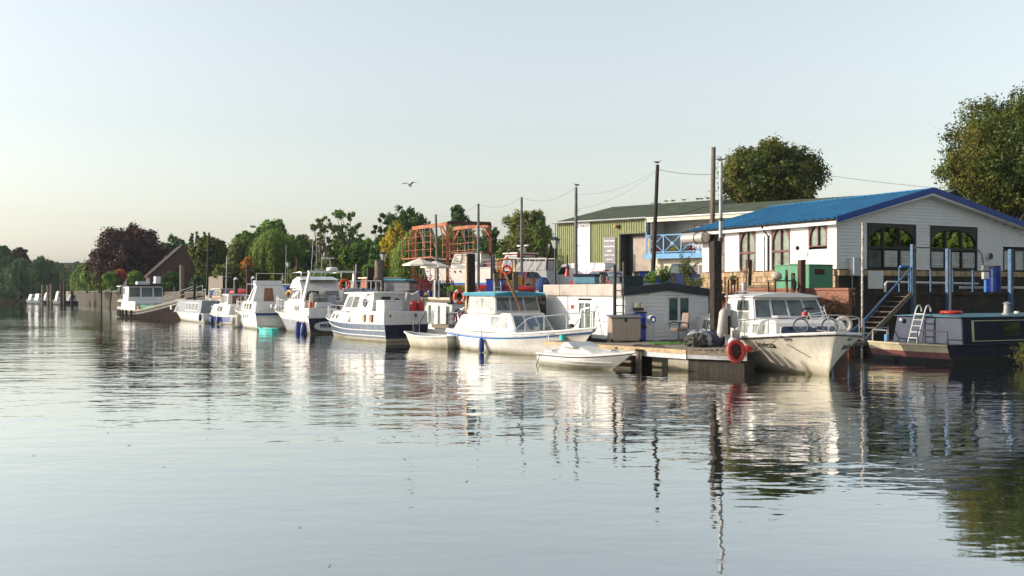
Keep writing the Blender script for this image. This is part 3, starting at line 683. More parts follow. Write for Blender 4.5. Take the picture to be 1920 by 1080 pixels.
H = thing('clubhouse', 'white weatherboarded clubhouse with bright blue ribbed roof', 'building', (16.3, 50, 0), math.atan2(.446, .895))
ZW, ZE, ZR = 3.70, 6.22, 7.86; GW, GX, DB = 14.6, 6.35, 10.9
ZE2 = ZR - (GW - GX) * .222
slope = (ZR - ZE) / GX
# inner walls (dark inside) slightly behind the boards
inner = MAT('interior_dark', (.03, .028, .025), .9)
sideops = [(.62, 1.96, 4.86, 6.0), (3.33, 4.80, 3.66, 6.02), (6.08, 7.5, 3.66, 6.02), (8.8, 10.27, 3.66, 6.02)]
gabops = [(2.05, 5.57, 3.69, 6.06), (6.6, 10.27, 3.69, 6.06), (12.35, 14.3, 3.69, 4.92)]
sq = (V(0, DB, ZW), V(0, 0, ZW), V(0, 0, ZE), V(0, DB, ZE))
boards(sq, [(DB - b, DB - a, z0 - ZW, z1 - ZW) for a, b, z0, z1 in sideops], .17, white, H, 'side_cladding')
gq = (V(0, 0, ZW), V(GW, 0, ZW), V(GW, 0, ZE), V(0, 0, ZE))
def trim(z):
    zz = z + ZW; a = 0 if zz <= ZE - .1 else (zz - ZE + .1) / slope; b = GW if zz <= ZE2 - .1 else GW - (zz - ZE2 + .1) / .222
    return (a, b)
boards(gq, [(a, b, z0 - ZW, z1 - ZW) for a, b, z0, z1 in gabops], .17, white, H, 'gable_cladding', topf=(trim, ZR - ZW - .15))
bx(H, 'corner_board', white, (-.03, .10), (-.03, .10), (ZW, ZE - .02))
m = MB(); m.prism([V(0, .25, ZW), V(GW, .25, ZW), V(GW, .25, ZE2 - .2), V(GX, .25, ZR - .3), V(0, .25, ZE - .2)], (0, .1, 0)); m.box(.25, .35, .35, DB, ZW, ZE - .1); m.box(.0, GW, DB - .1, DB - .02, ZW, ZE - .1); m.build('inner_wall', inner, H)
# roof slopes
EO = .45; xo = -EO; zo = ZE - EO * slope + .10
ql = (V(xo, DB + 1.3, zo), V(xo, -.45, zo), V(GX, -.45, ZR + .10), V(GX, DB + 1.3, ZR + .10))
corr(ql, .50, .06, blueroof, H, 'roof_slope', .72)
xr = GW + EO; zr_ = ZE2 - EO * .222 + .10
qr = (V(xr, -.45, zr_), V(xr, DB + 1.3, zr_), V(GX, DB + 1.3, ZR + .10), V(GX, -.45, ZR + .10))
corr(qr, .50, .06, blueroof, H, 'roof_slope', .72)
m = MB(); m.prism([V(GX - .16, -.47, ZR + .10), V(GX, -.47, ZR + .17), V(GX + .16, -.47, ZR + .10)], (0, DB + 1.75, 0)); m.build('ridge_cap', blueroof, H)
# verge boards: navy above, white below
m = MB(); m.bar((xo, -.48, zo - .06), (GX, -.48, ZR + .04), .05, .30); m.bar((GX, -.48, ZR + .04), (xr, -.48, zr_ - .06), .05, .30); m.build('verge_board', bluefascia, H)
m = MB(); m.prism([V(xo, -.44, zo - .26), V(xo, -.44, zo - .10), V(GX, -.44, ZR), V(GX, -.44, ZR - .24)], (0, .44, 0)); m.prism([V(xr, -.44, zr_ - .26), V(xr, -.44, zr_ - .10), V(GX, -.44, ZR), V(GX, -.44, ZR - .24)], (0, .44, 0)); m.build('soffit', white, H)
bx(H, 'fascia_board', white, (xo - .02, xo + .03), (-.42, DB + 1.28), (zo - .30, zo - .08))
bx(H, 'eaves_soffit', white, (xo + .03, -.02), (-.40, DB + 1.28), (zo - .30, zo - .26))
tb(H, 'gutter', black, [(xo - .09, -.42, zo - .06), (xo - .09, DB + 1.28, zo - .06)], .06)
# side windows: brown frames with arched heads, two lights above and below
for i, (a, b, z0, z1) in enumerate(sideops):
    q = (V(0, b, z0), V(0, a, z0), V(0, a, z1), V(0, b, z1)); tall = i > 0
    vs = .45 if tall else .0
    f = MB(); w = .09 / (b - a)
    f.slab(q, 0, w, 0, 1, -.10, .03); f.slab(q, 1 - w, 1, 0, 1, -.10, .03); f.slab(q, w, 1 - w, 0, .045, -.10, .028); f.slab(q, .5 - w / 2.6, .5 + w / 2.6, .045, .93, -.10, .026)
    if tall: f.slab(q, w, .5 - w / 2.6, vs - .02, vs + .025, -.10, .024); f.slab(q, .5 + w / 2.6, 1 - w, vs - .02, vs + .025, -.10, .024)
    win = f.build('arched_window', frame_br, H)
    arch_fill(q, w, 1 - w, .62 if tall else .42, 1, -.10, .02).build('arch_head', frame_br, win)
    for u0, u1 in ((w, .5 - w / 2.6), (.5 + w / 2.6, 1 - w)):
        for v0, v1 in (((.045, vs - .02), (vs + .025, 1)) if tall else ((.045, 1),)): sl_(win, 'pane', gl_g, q, u0, u1, v0, v1, -.12, -.075)
# gable windows: black frames, arched upper lights that mirror the trees, white folding grilles below
for i, (a, b, z0, z1) in enumerate(gabops):
    q = (V(a, 0, z0), V(b, 0, z0), V(b, 0, z1), V(a, 0, z1)); L_ = b - a; w = .10 / L_; f = MB(); vm = .48 if i < 2 else 1.0
    f.slab(q, 0, w, 0, 1, -.12, .03); f.slab(q, 1 - w, 1, 0, 1, -.12, .03); f.slab(q, w, 1 - w, 0, .04, -.12, .027)
    f.slab(q, w, 1 - w, .955, 1, -.12, .026)
    if i < 2: f.slab(q, w, 1 - w, vm - .03, vm + .03, -.12, .026)
    for c in ((1 / 3, 2 / 3) if i < 2 else (.5,)): f.slab(q, c - w * .5, c + w * .5, .04, .955, -.12, .024)
    win = f.build('arched_window' if i < 2 else 'grilled_window', frame_bk, H)
    if i < 2:
        arch_fill(q, w * 1.2, 1 - w * 1.2, .60, .955, -.12, .02).build('arch_head', frame_bk, win)
        for c in range(3): sl_(win, 'pane', mirror, q, max(w, c / 3), min(1 - w, (c + 1) / 3), vm, .955, -.12, -.07)
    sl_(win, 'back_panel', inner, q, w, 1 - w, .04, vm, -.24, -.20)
    bays = 3 if i < 2 else 2
    for c in range(bays):
        if i == 0 and c == 0: sl_(win, 'frosted_panel', gl_m, q, w * 1.3, 1 / 3 - w, .05, vm - .05, -.12, -.06); continue
        g = MB(); u0, u1 = c / bays + w, (c + 1) / bays - w * .8; k = 9
        for j in range(k): uu = u0 + (u1 - u0) * (j + .5) / k; g.slab(q, uu - .009 * 3.5 / L_, uu + .009 * 3.5 / L_, .06, vm - .06, -.10, -.07)
        for vv in (.12, .29, .40, vm - .12): g.slab(q, u0, u1, vv * vm / .48 if i == 2 else vv, (vv + .018) * vm / .48 if i == 2 else vv + .018, -.102, -.066)
        stuff(g.build('folding_grille', grille_w, win))
# extras on the house
tb(H, 'downpipe', frame_bk, [(xo - .09, 5.0, zo - .10), (-.35, 5.0, zo - .35), (-.08, 5.0, zo - .62), (-.08, 5.0, 2.5)], .045)
tb(H, 'waste_pipe', white, [(-.06, 5.35, 2.5), (-.06, 5.35, 5.6)], .035)
d = thing('flue_duct', 'fat beige ventilation duct under the far eaves of the clubhouse', 'duct', (16.3, 50, 0), math.atan2(.446, .895))
tb(d, 'pipe', duct, [(-.75, 9.6, 5.72), (-.75, 10.6, 5.72), (-.75, 11.7, 5.72)], .30, 12)
m = MB(); m.torus((-.75, 10.4, 5.72), .31, .03, 'y', 16, 5); m.torus((-.75, 9.62, 5.72), .31, .03, 'y', 16, 5); m.build('collar', black, d, 60); tb(d, 'elbow', duct, [(-.75, 10.9, 5.72), (-.3, 10.95, 5.72), (.1, 10.95, 5.72)], .22, 10)
el(H, 'wall_lamp', black, (-.06, 2.75, 4.85), (.10, .10, .12)); bx(H, 'meter_box', cream, (-.07, -.0), (2.0, 2.12), (4.4, 4.6))
tb(H, 'cable', black, [(5.6, -.05, 4.9), (6.1, -.05, 4.88), (6.55, -.05, 4.9)], .02); tb(H, 'cable', black, [(10.3, -.05, 4.85), (10.6, -.05, 4.6), (10.75, -.05, 3.9), (11.2, -.05, 3.7)], .02)
cy(H, 'vent_hood', greyw, (11.2, -.14, 4.5), (11.2, .02, 4.5), .2, .2, 14); cy(H, 'vent_opening', black, (11.2, -.15, 4.5), (11.2, -.143, 4.5), .17, .17, 14)
# stone plinth of separate blocks
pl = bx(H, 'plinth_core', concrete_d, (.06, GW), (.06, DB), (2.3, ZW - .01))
bmesh_block = None
rr = random.Random(3)
def block(T, x0, x1, y0, y1, z0, z1, mat):
    return bx(T, 'stone_block', mat, (x0, x1), (y0, y1), (z0, z1), .012)
for k in range(4):
    z0 = 2.46 + k * .30; y = 0 if k % 2 else -.0
    y = 0
    while y < DB:
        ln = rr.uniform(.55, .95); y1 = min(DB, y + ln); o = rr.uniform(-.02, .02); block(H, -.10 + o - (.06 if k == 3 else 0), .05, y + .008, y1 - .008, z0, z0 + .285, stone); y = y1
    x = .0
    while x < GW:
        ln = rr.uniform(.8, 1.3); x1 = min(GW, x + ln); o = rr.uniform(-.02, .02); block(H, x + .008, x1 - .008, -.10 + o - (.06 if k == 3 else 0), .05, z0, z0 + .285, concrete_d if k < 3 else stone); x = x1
bx(H, 'white_panel', white, (2.0, 3.05), (-.16, -.115), (2.7, 3.62))
u = thing('boiler_box', 'pale grey metal cabinet at the corner of the gable wall', 'cabinet', (16.3, 50, 0), math.atan2(.446, .895))
bx(u, 'casing', greyw, (.75, 1.42), (-.42, -.03), (3.35, 4.28), .02); bx(u, 'badge', black, (1.12, 1.26), (-.425, -.419), (4.12, 4.18)); tb(u, 'bracket', grey, [(.8, -.25, 3.34), (.8, -.25, 2.46)], .03); tb(u, 'bracket', grey, [(1.36, -.25, 3.34), (1.36, -.25, 2.46)], .03)

# ---------------------------------------------------------------- green boat shed and the balcony building beside it
SA = math.atan2(-.66, .75)
S = thing('boat_shed', 'green ribbed metal boat shed with open shutter door and two signs', 'shed', (3.87, 85, 0), SA)
SE, SR, SW = 8.42, 10.25, 8.2
corr((V(0, 0, GZ), V(6.45, 0, GZ), V(6.45, 0, SE), V(0, 0, SE)), .22, .038, greenclad, S, 'wall_sheet')
corr((V(6.45, 0, 7.2), V(9.3, 0, 7.2), V(9.3, 0, SE), V(6.45, 0, SE)), .22, .038, greenclad, S, 'wall_sheet')
corr((V(0, 16, GZ), V(0, 0, GZ), V(0, 0, SE), V(0, 16, SE)), .22, .038, greenclad, S, 'end_wall_sheet')
m = MB(); m.prism([V(0, 0, SE), V(0, 8, SR - .05), V(0, 16, SE)], (-.04, 0, 0)); m.build('gable_sheet', greenclad, S)
corr((V(-.25, -.35, SE - .03), V(12, -.35, SE - .03), V(12, SW, SR), V(-.25, SW, SR)), .30, .03, greenroof, S, 'roof_slope', .6)
corr((V(12, SW * 2, SE), V(-.25, SW * 2, SE), V(-.25, SW, SR), V(12, SW, SR)), .30, .03, greenroof, S, 'roof_slope', .6)
m = MB(); m.prism([V(12, .3, SE), V(12, SW, SR - .03), V(12, 2 * SW, SE)], (.05, 0, 0)); m.build('gable_sheet', greenroof, S)
tb(S, 'gutter', greyw, [(-.25, -.44, SE - .06), (9.3, -.44, SE - .06)], .08)
tb(S, 'downpipe', greyw, [(-.12, -.15, SE), (-.12, -.15, GZ)], .06); tb(S, 'downpipe', greyw, [(9.1, -.2, SE - .1), (9.1, -.2, 7.25)], .06)
bx(S, 'door_dark_backing', black, (6.5, 9.3), (.9, 1.0), (GZ, 7.2)); bx(S, 'door_jamb', dgrey, (6.45, 6.52), (0, .9), (GZ, 7.2)); bx(S, 'door_head', dgrey, (6.5, 9.3), (0, .9), (7.16, 7.24))  # black back sheet paints in the unlit shed interior behind the doorway
m = MB(); z = GZ
while z < 6.9: m.box(7.3, 9.28, .72, .76, z, z + .13); m.box(7.3, 9.28, .74, .77, z + .13, z + .15); z += .15
m.build('roller_shutter', canvas, S)
for c in ((.9, 1.9), (2.4, 3.1), (3.9, 4.7)): bx(S, 'patched_sheet', cream, c, (-.062, -.056), (GZ, 3.9))
b = thing('banner', 'tall faded white banner sign on the green shed', 'sign', (3.87, 85, 0), SA)
bq = (V(2.05, -.10, 4.35), V(3.55, -.10, 4.35), V(3.55, -.10, 8.28), V(2.05, -.10, 8.28))
sl_(b, 'sheet', sign_w, bq, 0, 1, 0, 1, -.02, .01)
text(b, 'NEWMANS', ink, V(2.09, -.115, 7.86), (1, 0, 0), (0, 0, 1), .36, bold=.004, sx=.78)
rr = random.Random(5)
for k in range(14):
    m = MB(); u = .2 + rr.uniform(0, .08)
    while u < .85: w_ = rr.uniform(.04, .13); m.slab(bq, u, min(u + w_, .9), .84 - k * .048, .84 - k * .048 + .011, .011, .014); u += w_ + .03
    if k % 4 != 3: m.build('faded_text_line', ink_l, b)
g = thing('notice_board', 'square grey notice board with white lettering on the green shed', 'sign', (3.87, 85, 0), SA)
nq = (V(4.92, -.10, 4.55), V(6.12, -.10, 4.55), V(6.12, -.10, 6.95), V(4.92, -.10, 6.95)); sl_(g, 'sheet', sign_g, nq, 0, 1, 0, 1, -.02, .01)
for k, (s_, sz, zz) in enumerate((('Newmans Shipyard', .17, 6.62), ('Moorings / Storage', .17, 6.17), ('Available', .2, 5.8), ('Flexible Terms', .2, 5.45), ('020 8891 9633', .24, 4.72))):
    text(g, s_, letters_w, V(5.52, -.115, zz), (1, 0, 0), (0, 0, 1), sz, align='CENTER', bold=.007, sx=.80)
m = MB(); m.slab(nq, .22, .5, .24, .265, .011, .014); m.slab(nq, .54, .76, .24, .265, .011, .014); m.build('small_text_line', letters_w, g)
lt = thing('floodlight', 'amber bulkhead lamp on the green shed above the notice board', 'lamp', (3.87, 85, 0), SA); bx(lt, 'bracket', black, (6.28, 6.5), (-.2, -.05), (7.68, 7.95), .02); el(lt, 'lens', yellow, (6.22, -.25, 7.8), (.14, .16, .14))

Bc = thing('balcony_house', 'pale two storey building with light blue balcony beside the green shed', 'building', (3.87, 85, 0), SA)
bx(Bc, 'ground_floor_wall', cream, (9.32, 30), (.6, .8), (GZ, 5.3)); bx(Bc, 'upper_wall', white, (9.4, 30), (2.2, 2.4), (5.4, SE + .25)); bx(Bc, 'end_wall', white, (9.33, 9.5), (.1, 2.2), (5.4, SE - .1))
bx(Bc, 'corner_post', frame_bk, (9.5, 9.65), (-.02, .14), (GZ, SE - .15))
corr((V(12.02, -.35, SE - .06), V(31, -.35, SE - .06), V(31, 5, 9.53), V(12.02, 5, 9.53)), .30, .03, greenroof, Bc, 'roof_slope', .6)
corr((V(31, 10, SE), V(12.1, 10, SE), V(12.1, 5, 9.53), V(31, 5, 9.53)), .30, .03, greenroof, Bc, 'roof_slope', .6)
bx(Bc, 'fascia_board', cream, (9.32, 31), (-.36, -.30), (SE - .42, SE - .12)); tb(Bc, 'gutter', white, [(9.3, -.42, SE - .1), (31, -.42, SE - .1)], .07); bx(Bc, 'ceiling', white, (9.5, 30), (-.28, 2.2), (SE - .2, SE - .14))
bx(Bc, 'balcony_deck', wood_g, (9.2, 16), (-.1, 2.2), (5.36, 5.42)); bx(Bc, 'deck_fascia', lblue, (9.0, 16), (-.22, -.101), (5.1, 5.5))
q = (V(9.4, 2.2, 5.42), V(16, 2.2, 5.42), V(16, 2.2, 8), V(9.4, 2.2, 8)); 
for a in (.42, .62): window(Bc, q, a, a + .16, .35, .88, gl_d, frame_br, .07, 1, out=.04)
window(Bc, (V(9.4, .6, GZ), V(16, .6, GZ), V(16, .6, 5.3), V(9.4, .6, 5.3)), .5, .72, .3, .75, gl_d, white, .07, 1)
m = MB(); m.bar((9.1, -.14, 6.95), (16, -.14, 6.95), .07, .09); m.bar((9.1, -.14, 5.62), (16, -.14, 5.62), .06, .07); m.build('handrail', lblue, Bc)
for k in range(5): bx(Bc, 'baluster_post', lblue, (9.1 + 1.6 * k, 9.2 + 1.6 * k), (-.19, -.09), (5.5, 7.0 if k else SE - .2))
for k in range(4):
    m = MB(); a, b_ = 9.22 + 1.6 * k, 10.68 + 1.6 * k; m.bar((a, -.14, 5.66), (b_, -.14, 6.9), .04, .05); m.bar((a, -.145, 6.9), (b_, -.145, 5.66), .04, .05); m.cyl(((a + b_) / 2, -.2, 6.28), ((a + b_) / 2, -.1, 6.28), .16, .16, 12); m.build('cross_brace', lblue, Bc)
for k, (x_, mt) in enumerate(((9.9, L_flower), (11.5, L_yellow), (13.0, L_flower), (12.2, L_light))):
    f = thing('flower_box', ['red flowers in the first bay of the blue balcony', 'yellow flowers in the second bay of the blue balcony', 'red flowers in the third bay of the blue balcony', 'green trailing plant on the blue balcony'][k], 'flowers', (3.87 + .75 * x_ + .66 * .15, 85 - .66 * x_ + .75 * .15, 5.43), SA, 'balcony flower boxes')
    bx(f, 'planter', wood_g, (-.4, .4), (-.12, .12), (0, .25)); P = NPR.normal(size=(220, 3)) * [.25, .12, .12] + [0, 0, .38]; crown_obj(leafmesh(P, P - [0, 0, .3], .06), mt, f, 'blooms')

# ---------------------------------------------------------------- dark brick gable far left, fences
Dk = thing('brick_barn', 'dark brown brick barn with a steep gable among the trees', 'building', (X(338, 135), 135, GZ), R(24))
m = MB(); wv = 3.9; m.prism([V(-wv, 0, 0), V(wv, 0, 0), V(wv, 0, 3.4), V(.4, 0, 6.3), V(-wv, 0, 2.2)], (0, 9, 0)); m.build('wall', brick_d, Dk)
m = MB(); m.prism([V(-wv - .3, -.2, 2.1), V(.4, -.2, 6.42), V(.4, -.2, 6.28), V(-wv - .3, -.2, 1.96)], (0, 9.4, 0)); m.build('roof_slope', MAT('barn_roof', (.026, .015, .014), .9), Dk)
m = MB(); m.prism([V(wv + .3, -.2, 3.2), V(.4, -.2, 6.42), V(.4, -.2, 6.28), V(wv + .3, -.2, 3.06)], (0, 9.4, 0)); m.build('roof_slope', MAT('barn_roof2', (.026, .015, .014), .9), Dk)
bx(Dk, 'window', gl_d, (-.4, .3), (-.03, .02), (2.4, 3.4))
fen = thing('board_fence', 'long grey board fence under the trees behind the moorings', 'fence', (X(388, 118), 118, GZ), math.atan2(-13, 6) + 0)
for k in range(48): bx(fen, 'fence_board', wood_g if k % 3 else deckm, (k * .25, k * .25 + .24), (0, .03), (0, 1.75 + .05 * (k % 2)))
w2 = thing('dark_fence', 'dark slatted fence on top of the stone river wall', 'fence', (-63, 163, GZ - .2), math.atan2(160 - 126, -62 + 42))
for k in range(40): bx(w2, 'slat', frame_bk, (-k * .9, -k * .9 + .84), (-.3, -.25), (.1, 1.0))
# distant houses at the bend
fw = MAT('far_white', (.55, .53, .50), .7); fr_ = MAT('far_roof', (.07, .08, .11), .8)
LB = thing('long_building', 'long flat dark roofed building on the skyline at the river bend', 'building', (X(138, 420), 420, 6), 0)
bx(LB, 'roof', fr_, (-7, 10), (0, 8), (6.6, 8.4)); bx(LB, 'wall', MAT('far_wall', (.16, .17, .15), .8), (-6.6, 9.6), (.2, 7.8), (-4, 6.6))
for k, (px, yt, s_, l) in enumerate(((107, 507, 3.0, 'small white house furthest left at the river bend'), (121, 506, 3.6, 'white house with a grey roof in the middle of the bend'), (130, 505, 2.6, 'tall white house right of the others at the bend'), (126, 513, 2.4, 'low white cottage in front of the white houses'))):
    D = 370 - k * 8; h = thing('house', l, 'house', (X(px, D), D, 2), R(10 * k - 10), 'distant white houses'); ht = Zp(yt, D) - 2
    bx(h, 'wall', fw, (-s_ / 2, s_ / 2), (0, 5), (0, ht - 1.2)); m = MB(); m.prism([V(-s_ / 2 - .2, -.2, ht - 1.2), V(s_ / 2 + .2, -.2, ht - 1.2), V(0, -.2, ht)], (0, 5.4, 0)); m.build('roof', fr_, h)
    for z_ in (ht - 2.4, ht - 4.6): bx(h, 'window', gl_d, (-.5, .5), (-.03, .02), (z_, z_ + 1))
# ---------------------------------------------------------------- boats: helpers
def at(T, x, y, z):
    c, s = math.cos(T.rotation_euler[2]), math.sin(T.rotation_euler[2]); l = T.location
    return V(l.x + c * x - s * y, l.y + s * x + c * y, l.z + z)
FG = 'fenders hung over the boats'
def fender(label, p, mat, h=.6, r=.11, tilt=0, rope=.3):
    T = thing('fender', label, 'fender', p, 0, FG); m = MB(); n = 12
    prof = [(0, .025), (.04, .05), (.09, r * .8), (.18, r), (.82, r), (.91, r * .8), (.96, .05), (1, .025)]
    m.tube([(tilt * k * h, 0, -h + k * h) for k, _ in prof], [q for _, q in prof], n); m.build('body', mat, T, 60)
    tb(T, 'rope', rope_m, [(tilt * h, 0, -.02), (tilt * h, .0, rope)], .012, 5); return T
rope_m = MAT('rope', (.24, .20, .14), .9, var=.3, scale=30)
rope_d = MAT('rope_dark', (.035, .032, .03), .9)
def rope(label, pts, mat=None, r=.014, sag=0, name='mooring_rope', cat='rope', n=12, group=None):
    P = [Vector(p) for p in pts]; out = []
    for a, b in zip(P, P[1:]):
        for i in range(n + 1):
            t = i / n; q = a.lerp(b, t); q.z -= sag * 4 * t * (1 - t); out.append(q)
    m = MB(); o = out[0].copy(); m.tube([q - o for q in out], r, 5); return one(name, m, mat or rope_m, label, cat, o, 0, group, 60)
def lifebuoy(label, p, rz, mat, rad=.3, r=.07, tilt=0, bands=None):
    T = thing('lifebuoy', label, 'lifebuoy', p, rz); m = MB(); m.torus((0, 0, 0), rad, r, 'y', 22, 8); m.build('ring', mat, T, 60)
    if bands:
        for k in range(4):
            m = MB(); m.torus((0, 0, 0), rad, r * 1.08, 'y', 4, 8, a0=k * 1.571 + .5, a1=k * 1.571 + .85); m.build('band', bands, T, 60)
    T.rotation_euler = (tilt, 0, rz); return T
def bicycle(label, p, rz, mat, sc=1, lean=0, small=False):
    T = thing('bicycle', label, 'bicycle', p, rz); wb, wr = (.95, .25) if small else (1.02, .33)
    for x in (0, wb):
        m = MB(); m.torus((x, 0, wr), wr, .022, 'y', 22, 6); w = m.build('wheel', rubber, T, 60)
        m = MB(); m.torus((x, 0, wr), wr * .92, .012, 'y', 22, 5); m.build('rim', steel, w, 60)
        m = MB()
        for k in range(9): a = k * math.pi / 9; m.bar((x - math.cos(a) * wr * .9, 0, wr - math.sin(a) * wr * .9), (x + math.cos(a) * wr * .9, 0, wr + math.sin(a) * wr * .9), .005, .005, up=(0, 1, 0))
        stuff(m.build('spokes', steel, w))
        m = MB(); m.torus((x, 0, wr), wr * 1.1, .025, 'y', 12, 4, a0=.3, a1=2.6); m.build('mudguard', steel if small else mat, T, 60)
    m = MB(); bb, st, hd = V(.42, 0, .28), V(.26, 0, .72), V(.80, 0, .74)
    for a, b in ((V(0, 0, wr), bb), (bb, st), (bb, hd - V(0, 0, .1)), (st - V(0, 0, .08), hd), (V(0, 0, wr), st - V(0, 0, .12)), (hd + V(.0, 0, .08), V(wb, 0, wr))): m.tube([a, b], .018, 6)
    m.build('frame', mat, T, 60)
    m = MB(); m.prism([V(.12, -.02, .80), V(.12, -.10, .80), V(.2, -.1, .80), V(.42, -.02, .80), V(.42, .02, .80), V(.2, .1, .80), V(.12, .1, .80)], (0, 0, .07)); m.tube([st, V(.25, 0, .80)], .014, 5); m.build('saddle', black, T)
    tb(T, 'handlebar', steel, [(.72, -.27, .93), (.80, -.1, .9), (.78, 0, .88), (.80, .1, .9), (.72, .27, .93)], .014); tb(T, 'stem', steel, [hd, (.78, 0, .88)], .014); cy(T, 'chainring', steel, (.42, .03, .28), (.42, .05, .28), .09, .09, 14); tb(T, 'pedal_crank', steel, [(.42, .06, .28), (.55, .07, .20), (.55, .16, .20)], .012)
    T.scale = (sc, sc, sc); T.rotation_euler = (lean, 0, rz); return T
def gull(label, p, rz, fly=False, group=None):
    T = thing('gull', label, 'gull', p, rz, group); m = MB()
    gw, gg, gb = MAT_gull
    m.tube([(-.22, 0, .12), (-.12, 0, .14), (0, 0, .17), (.10, 0, .20), (.15, 0, .25), (.19, 0, .285), (.235, 0, .28)], [.015, .05, .075, .06, .042, .042, .012], 8); m.build('body', gw, T, 80)
    if fly:
        for s_ in (1, -1): m = MB(); m.add([(.08, s_ * .04, .2), (.10, s_ * .28, .36), (.02, s_ * .62, .30), (-.04, s_ * .60, .29), (-.03, s_ * .28, .34), (-.06, s_ * .04, .19), (.08, s_ * .04, .18), (.10, s_ * .28, .34), (.02, s_ * .62, .29), (-.03, s_ * .28, .32), (-.06, s_ * .04, .17)], [(0, 1, 4, 5), (1, 2, 3, 4), (6, 10, 9, 7), (7, 9, 8)]); m.build('wing', gg, T)
    else:
        for s_ in (1, -1): el(T, 'wing', gg, (-.06, s_ * .065, .175), (.19, .025, .055), 8, 6); cy(T, 'leg', gb, (.02, s_ * .03, 0), (.0, s_ * .03, .11), .008, .008, 5)
    cy(T, 'bill', gb, (.23, 0, .285), (.29, 0, .272), .012, .004, 5); return T
MAT_gull = (MAT('gull_white', (.70, .70, .68), .7), MAT('gull_grey', (.16, .17, .18), .7), MAT('gull_bill', (.5, .3, .05), .5))
def anchor_rode(T): pass

# ---------------------------------------------------------------- 1 white cruiser with teal roof
B = thing('cabin_cruiser', 'white cabin cruiser with teal wheelhouse roof and blue gunwale stripe', 'boat')
L = place(B, -1.85, 46.4, 3.12, 36.95)
h = Hull(L, 3.1, .85, 1.22, rake=1.5, tr=.86, s0=.42, p=2.5, fl=.30, zm=.80, stern_fl=.93)
h.mesh(B, [('a', -.25), ('a', .04), ('a', .22), ('s', .42), ('s', .23), ('s', .17), ('s', .08), ('s', 0)], ([hullwhite, blue, white2, greyw], [0, 0, 0, 0, 1, 2, 2]))
h.strake(B, greyw, .055, -.10, 'rubber_gunwale', .02); h.strake(B, white2, .04, .0, 'toe_rail', -.02); h.deck(B, white2, .03)
h.strake(B, hullcream, .02, .36, 'spray_rail', .012, t0=0, t1=.5, absz=True)
m, Q = frustum(.35, 2.1, 1.18, .80, 1.55, 0, .75, .14); m.build('aft_cabin', white2, B, bevel=.05)
for k in range(2): window(B, Q['right'], .42 + .26 * k, .64 + .26 * k, .28, .78, gl_l, white2, .03); window(B, Q['left'], .1 + .26 * k, .32 + .26 * k, .28, .78, gl_l, white2, .03)
m, Q = frustum(1.9, 6.1, 1.30, .82, 1.66, .75, 0, .16, wf=.98); m.build('fore_cabin', white2, B, bevel=.05)
for a, b in ((.56, .68), (.69, .90)): rnd_rect_window(B, Q['right'], a, b, .26, .82, gl_l, greyw, rr=.15); rnd_rect_window(B, Q['left'], 1 - b, 1 - a, .26, .82, gl_l, greyw, rr=.15)
for a, b in ((.05, .33), (.37, .64), (.68, .95)): rnd_rect_window(B, Q['front'], a, b, .2, .86, gl_sky, greyw, rr=.13)
m, Q = frustum(2.0, 4.55, 1.22, 1.62, 2.40, .22, .05, .10, wf=1.12); m.build('wheelhouse', white2, B, bevel=.03)
for a, b in ((.04, .26), (.30, .62), (.66, .95)): window(B, Q['right'], a, b, .16, .86, gl_l, white2, .04, 1 if a < .1 else 0)
for a, b in ((.05, .38), (.62, .95)): window(B, Q['left'], a, b, .16, .86, gl_l, white2, .04)
for a, b in ((.03, .335), (.36, .64), (.665, .97)): rnd_rect_window(B, Q['front'], a, b, .16, .9, gl_m, greyw, rr=.10)
m, Q = frustum(1.75, 4.75, 1.30, 2.38, 2.47, 0, 0, .03, wf=1.22, crown=.07); r_ = m.build('roof', [teal], B, 30)
m = MB(); m.tube([(1.75, -1.27, 2.50), (4.7, -1.2, 2.50)], .025, 5); m.build('grab_rail', tealt, B, 60); m = MB(); m.tube([(1.75, 1.27, 2.50), (4.7, 1.2, 2.50)], .025, 5); m.build('grab_rail', tealt, B, 60)
m, Q = frustum(1.8, 4.6, 1.2, 2.475, 2.49, 0, 0, .02, wf=1.1, crown=.085); m.build('roof_sheet', tealt, B, 30)
h.rail(B, steel, .60, .985, .62, 5, mid=False, r=.02, h0=.05)
tb(B, 'pulpit', steel, [h.pt(.93, h.sheer(.93), 1, -.1), h.pt(.95, h.sheer(.93) + .75, 1, 0), (L + .1, 0, h.zb + .82), h.pt(.95, h.sheer(.93) + .75, -1, 0), h.pt(.93, h.sheer(.93), -1, -.1)], .02)
tb(B, 'stern_rail', steel, [h.pt(.0, .85, -1, -.1), h.pt(.01, 1.55, -1, -.1), h.pt(.12, 1.62, -1, -.1), h.pt(.14, .9, -1, -.1)], .02)
m = MB(); m.box(6.4, 6.9, -.25, .25, 1.0, 1.14); m.build('deck_hatch', gl_m, B); el(B, 'windlass', black, (8.9, 0, 1.24), (.16, .12, .08))
text_on_hull(B, h, 'GKS', black, .78, .92, .13, -1, .2)
cy(B, 'hatch_handle', wood, (1.25, -1.0, 1.40), (1.7, -1.02, 1.44), .02)
fender('dark blue sausage fender on the side of the teal roofed cruiser', at(B, *h.pt(.42, .62, -1, .12)), fender_blue, .62, .12, rope=.35)
m = MB(); m.tube([(0, 0, 0), (-.3, -.06, .7), (-.62, -.12, 1.5), (-.68, -.14, 1.66)], [.05, .055, .05, .03], 8)
one('folded_mast', m, wood, 'varnished wooden mast stub leaning on the cruiser wheelhouse roof', 'mast', at(B, 5.05, -.12, 1.72), B.rotation_euler[2] + .9, smooth=60)
rope('dark rope hanging from the bow rail of the teal roofed cruiser', [at(B, L + .1, 0, 2.0), at(B, L + .2, .15, .9)], rope_d, .012, .05)
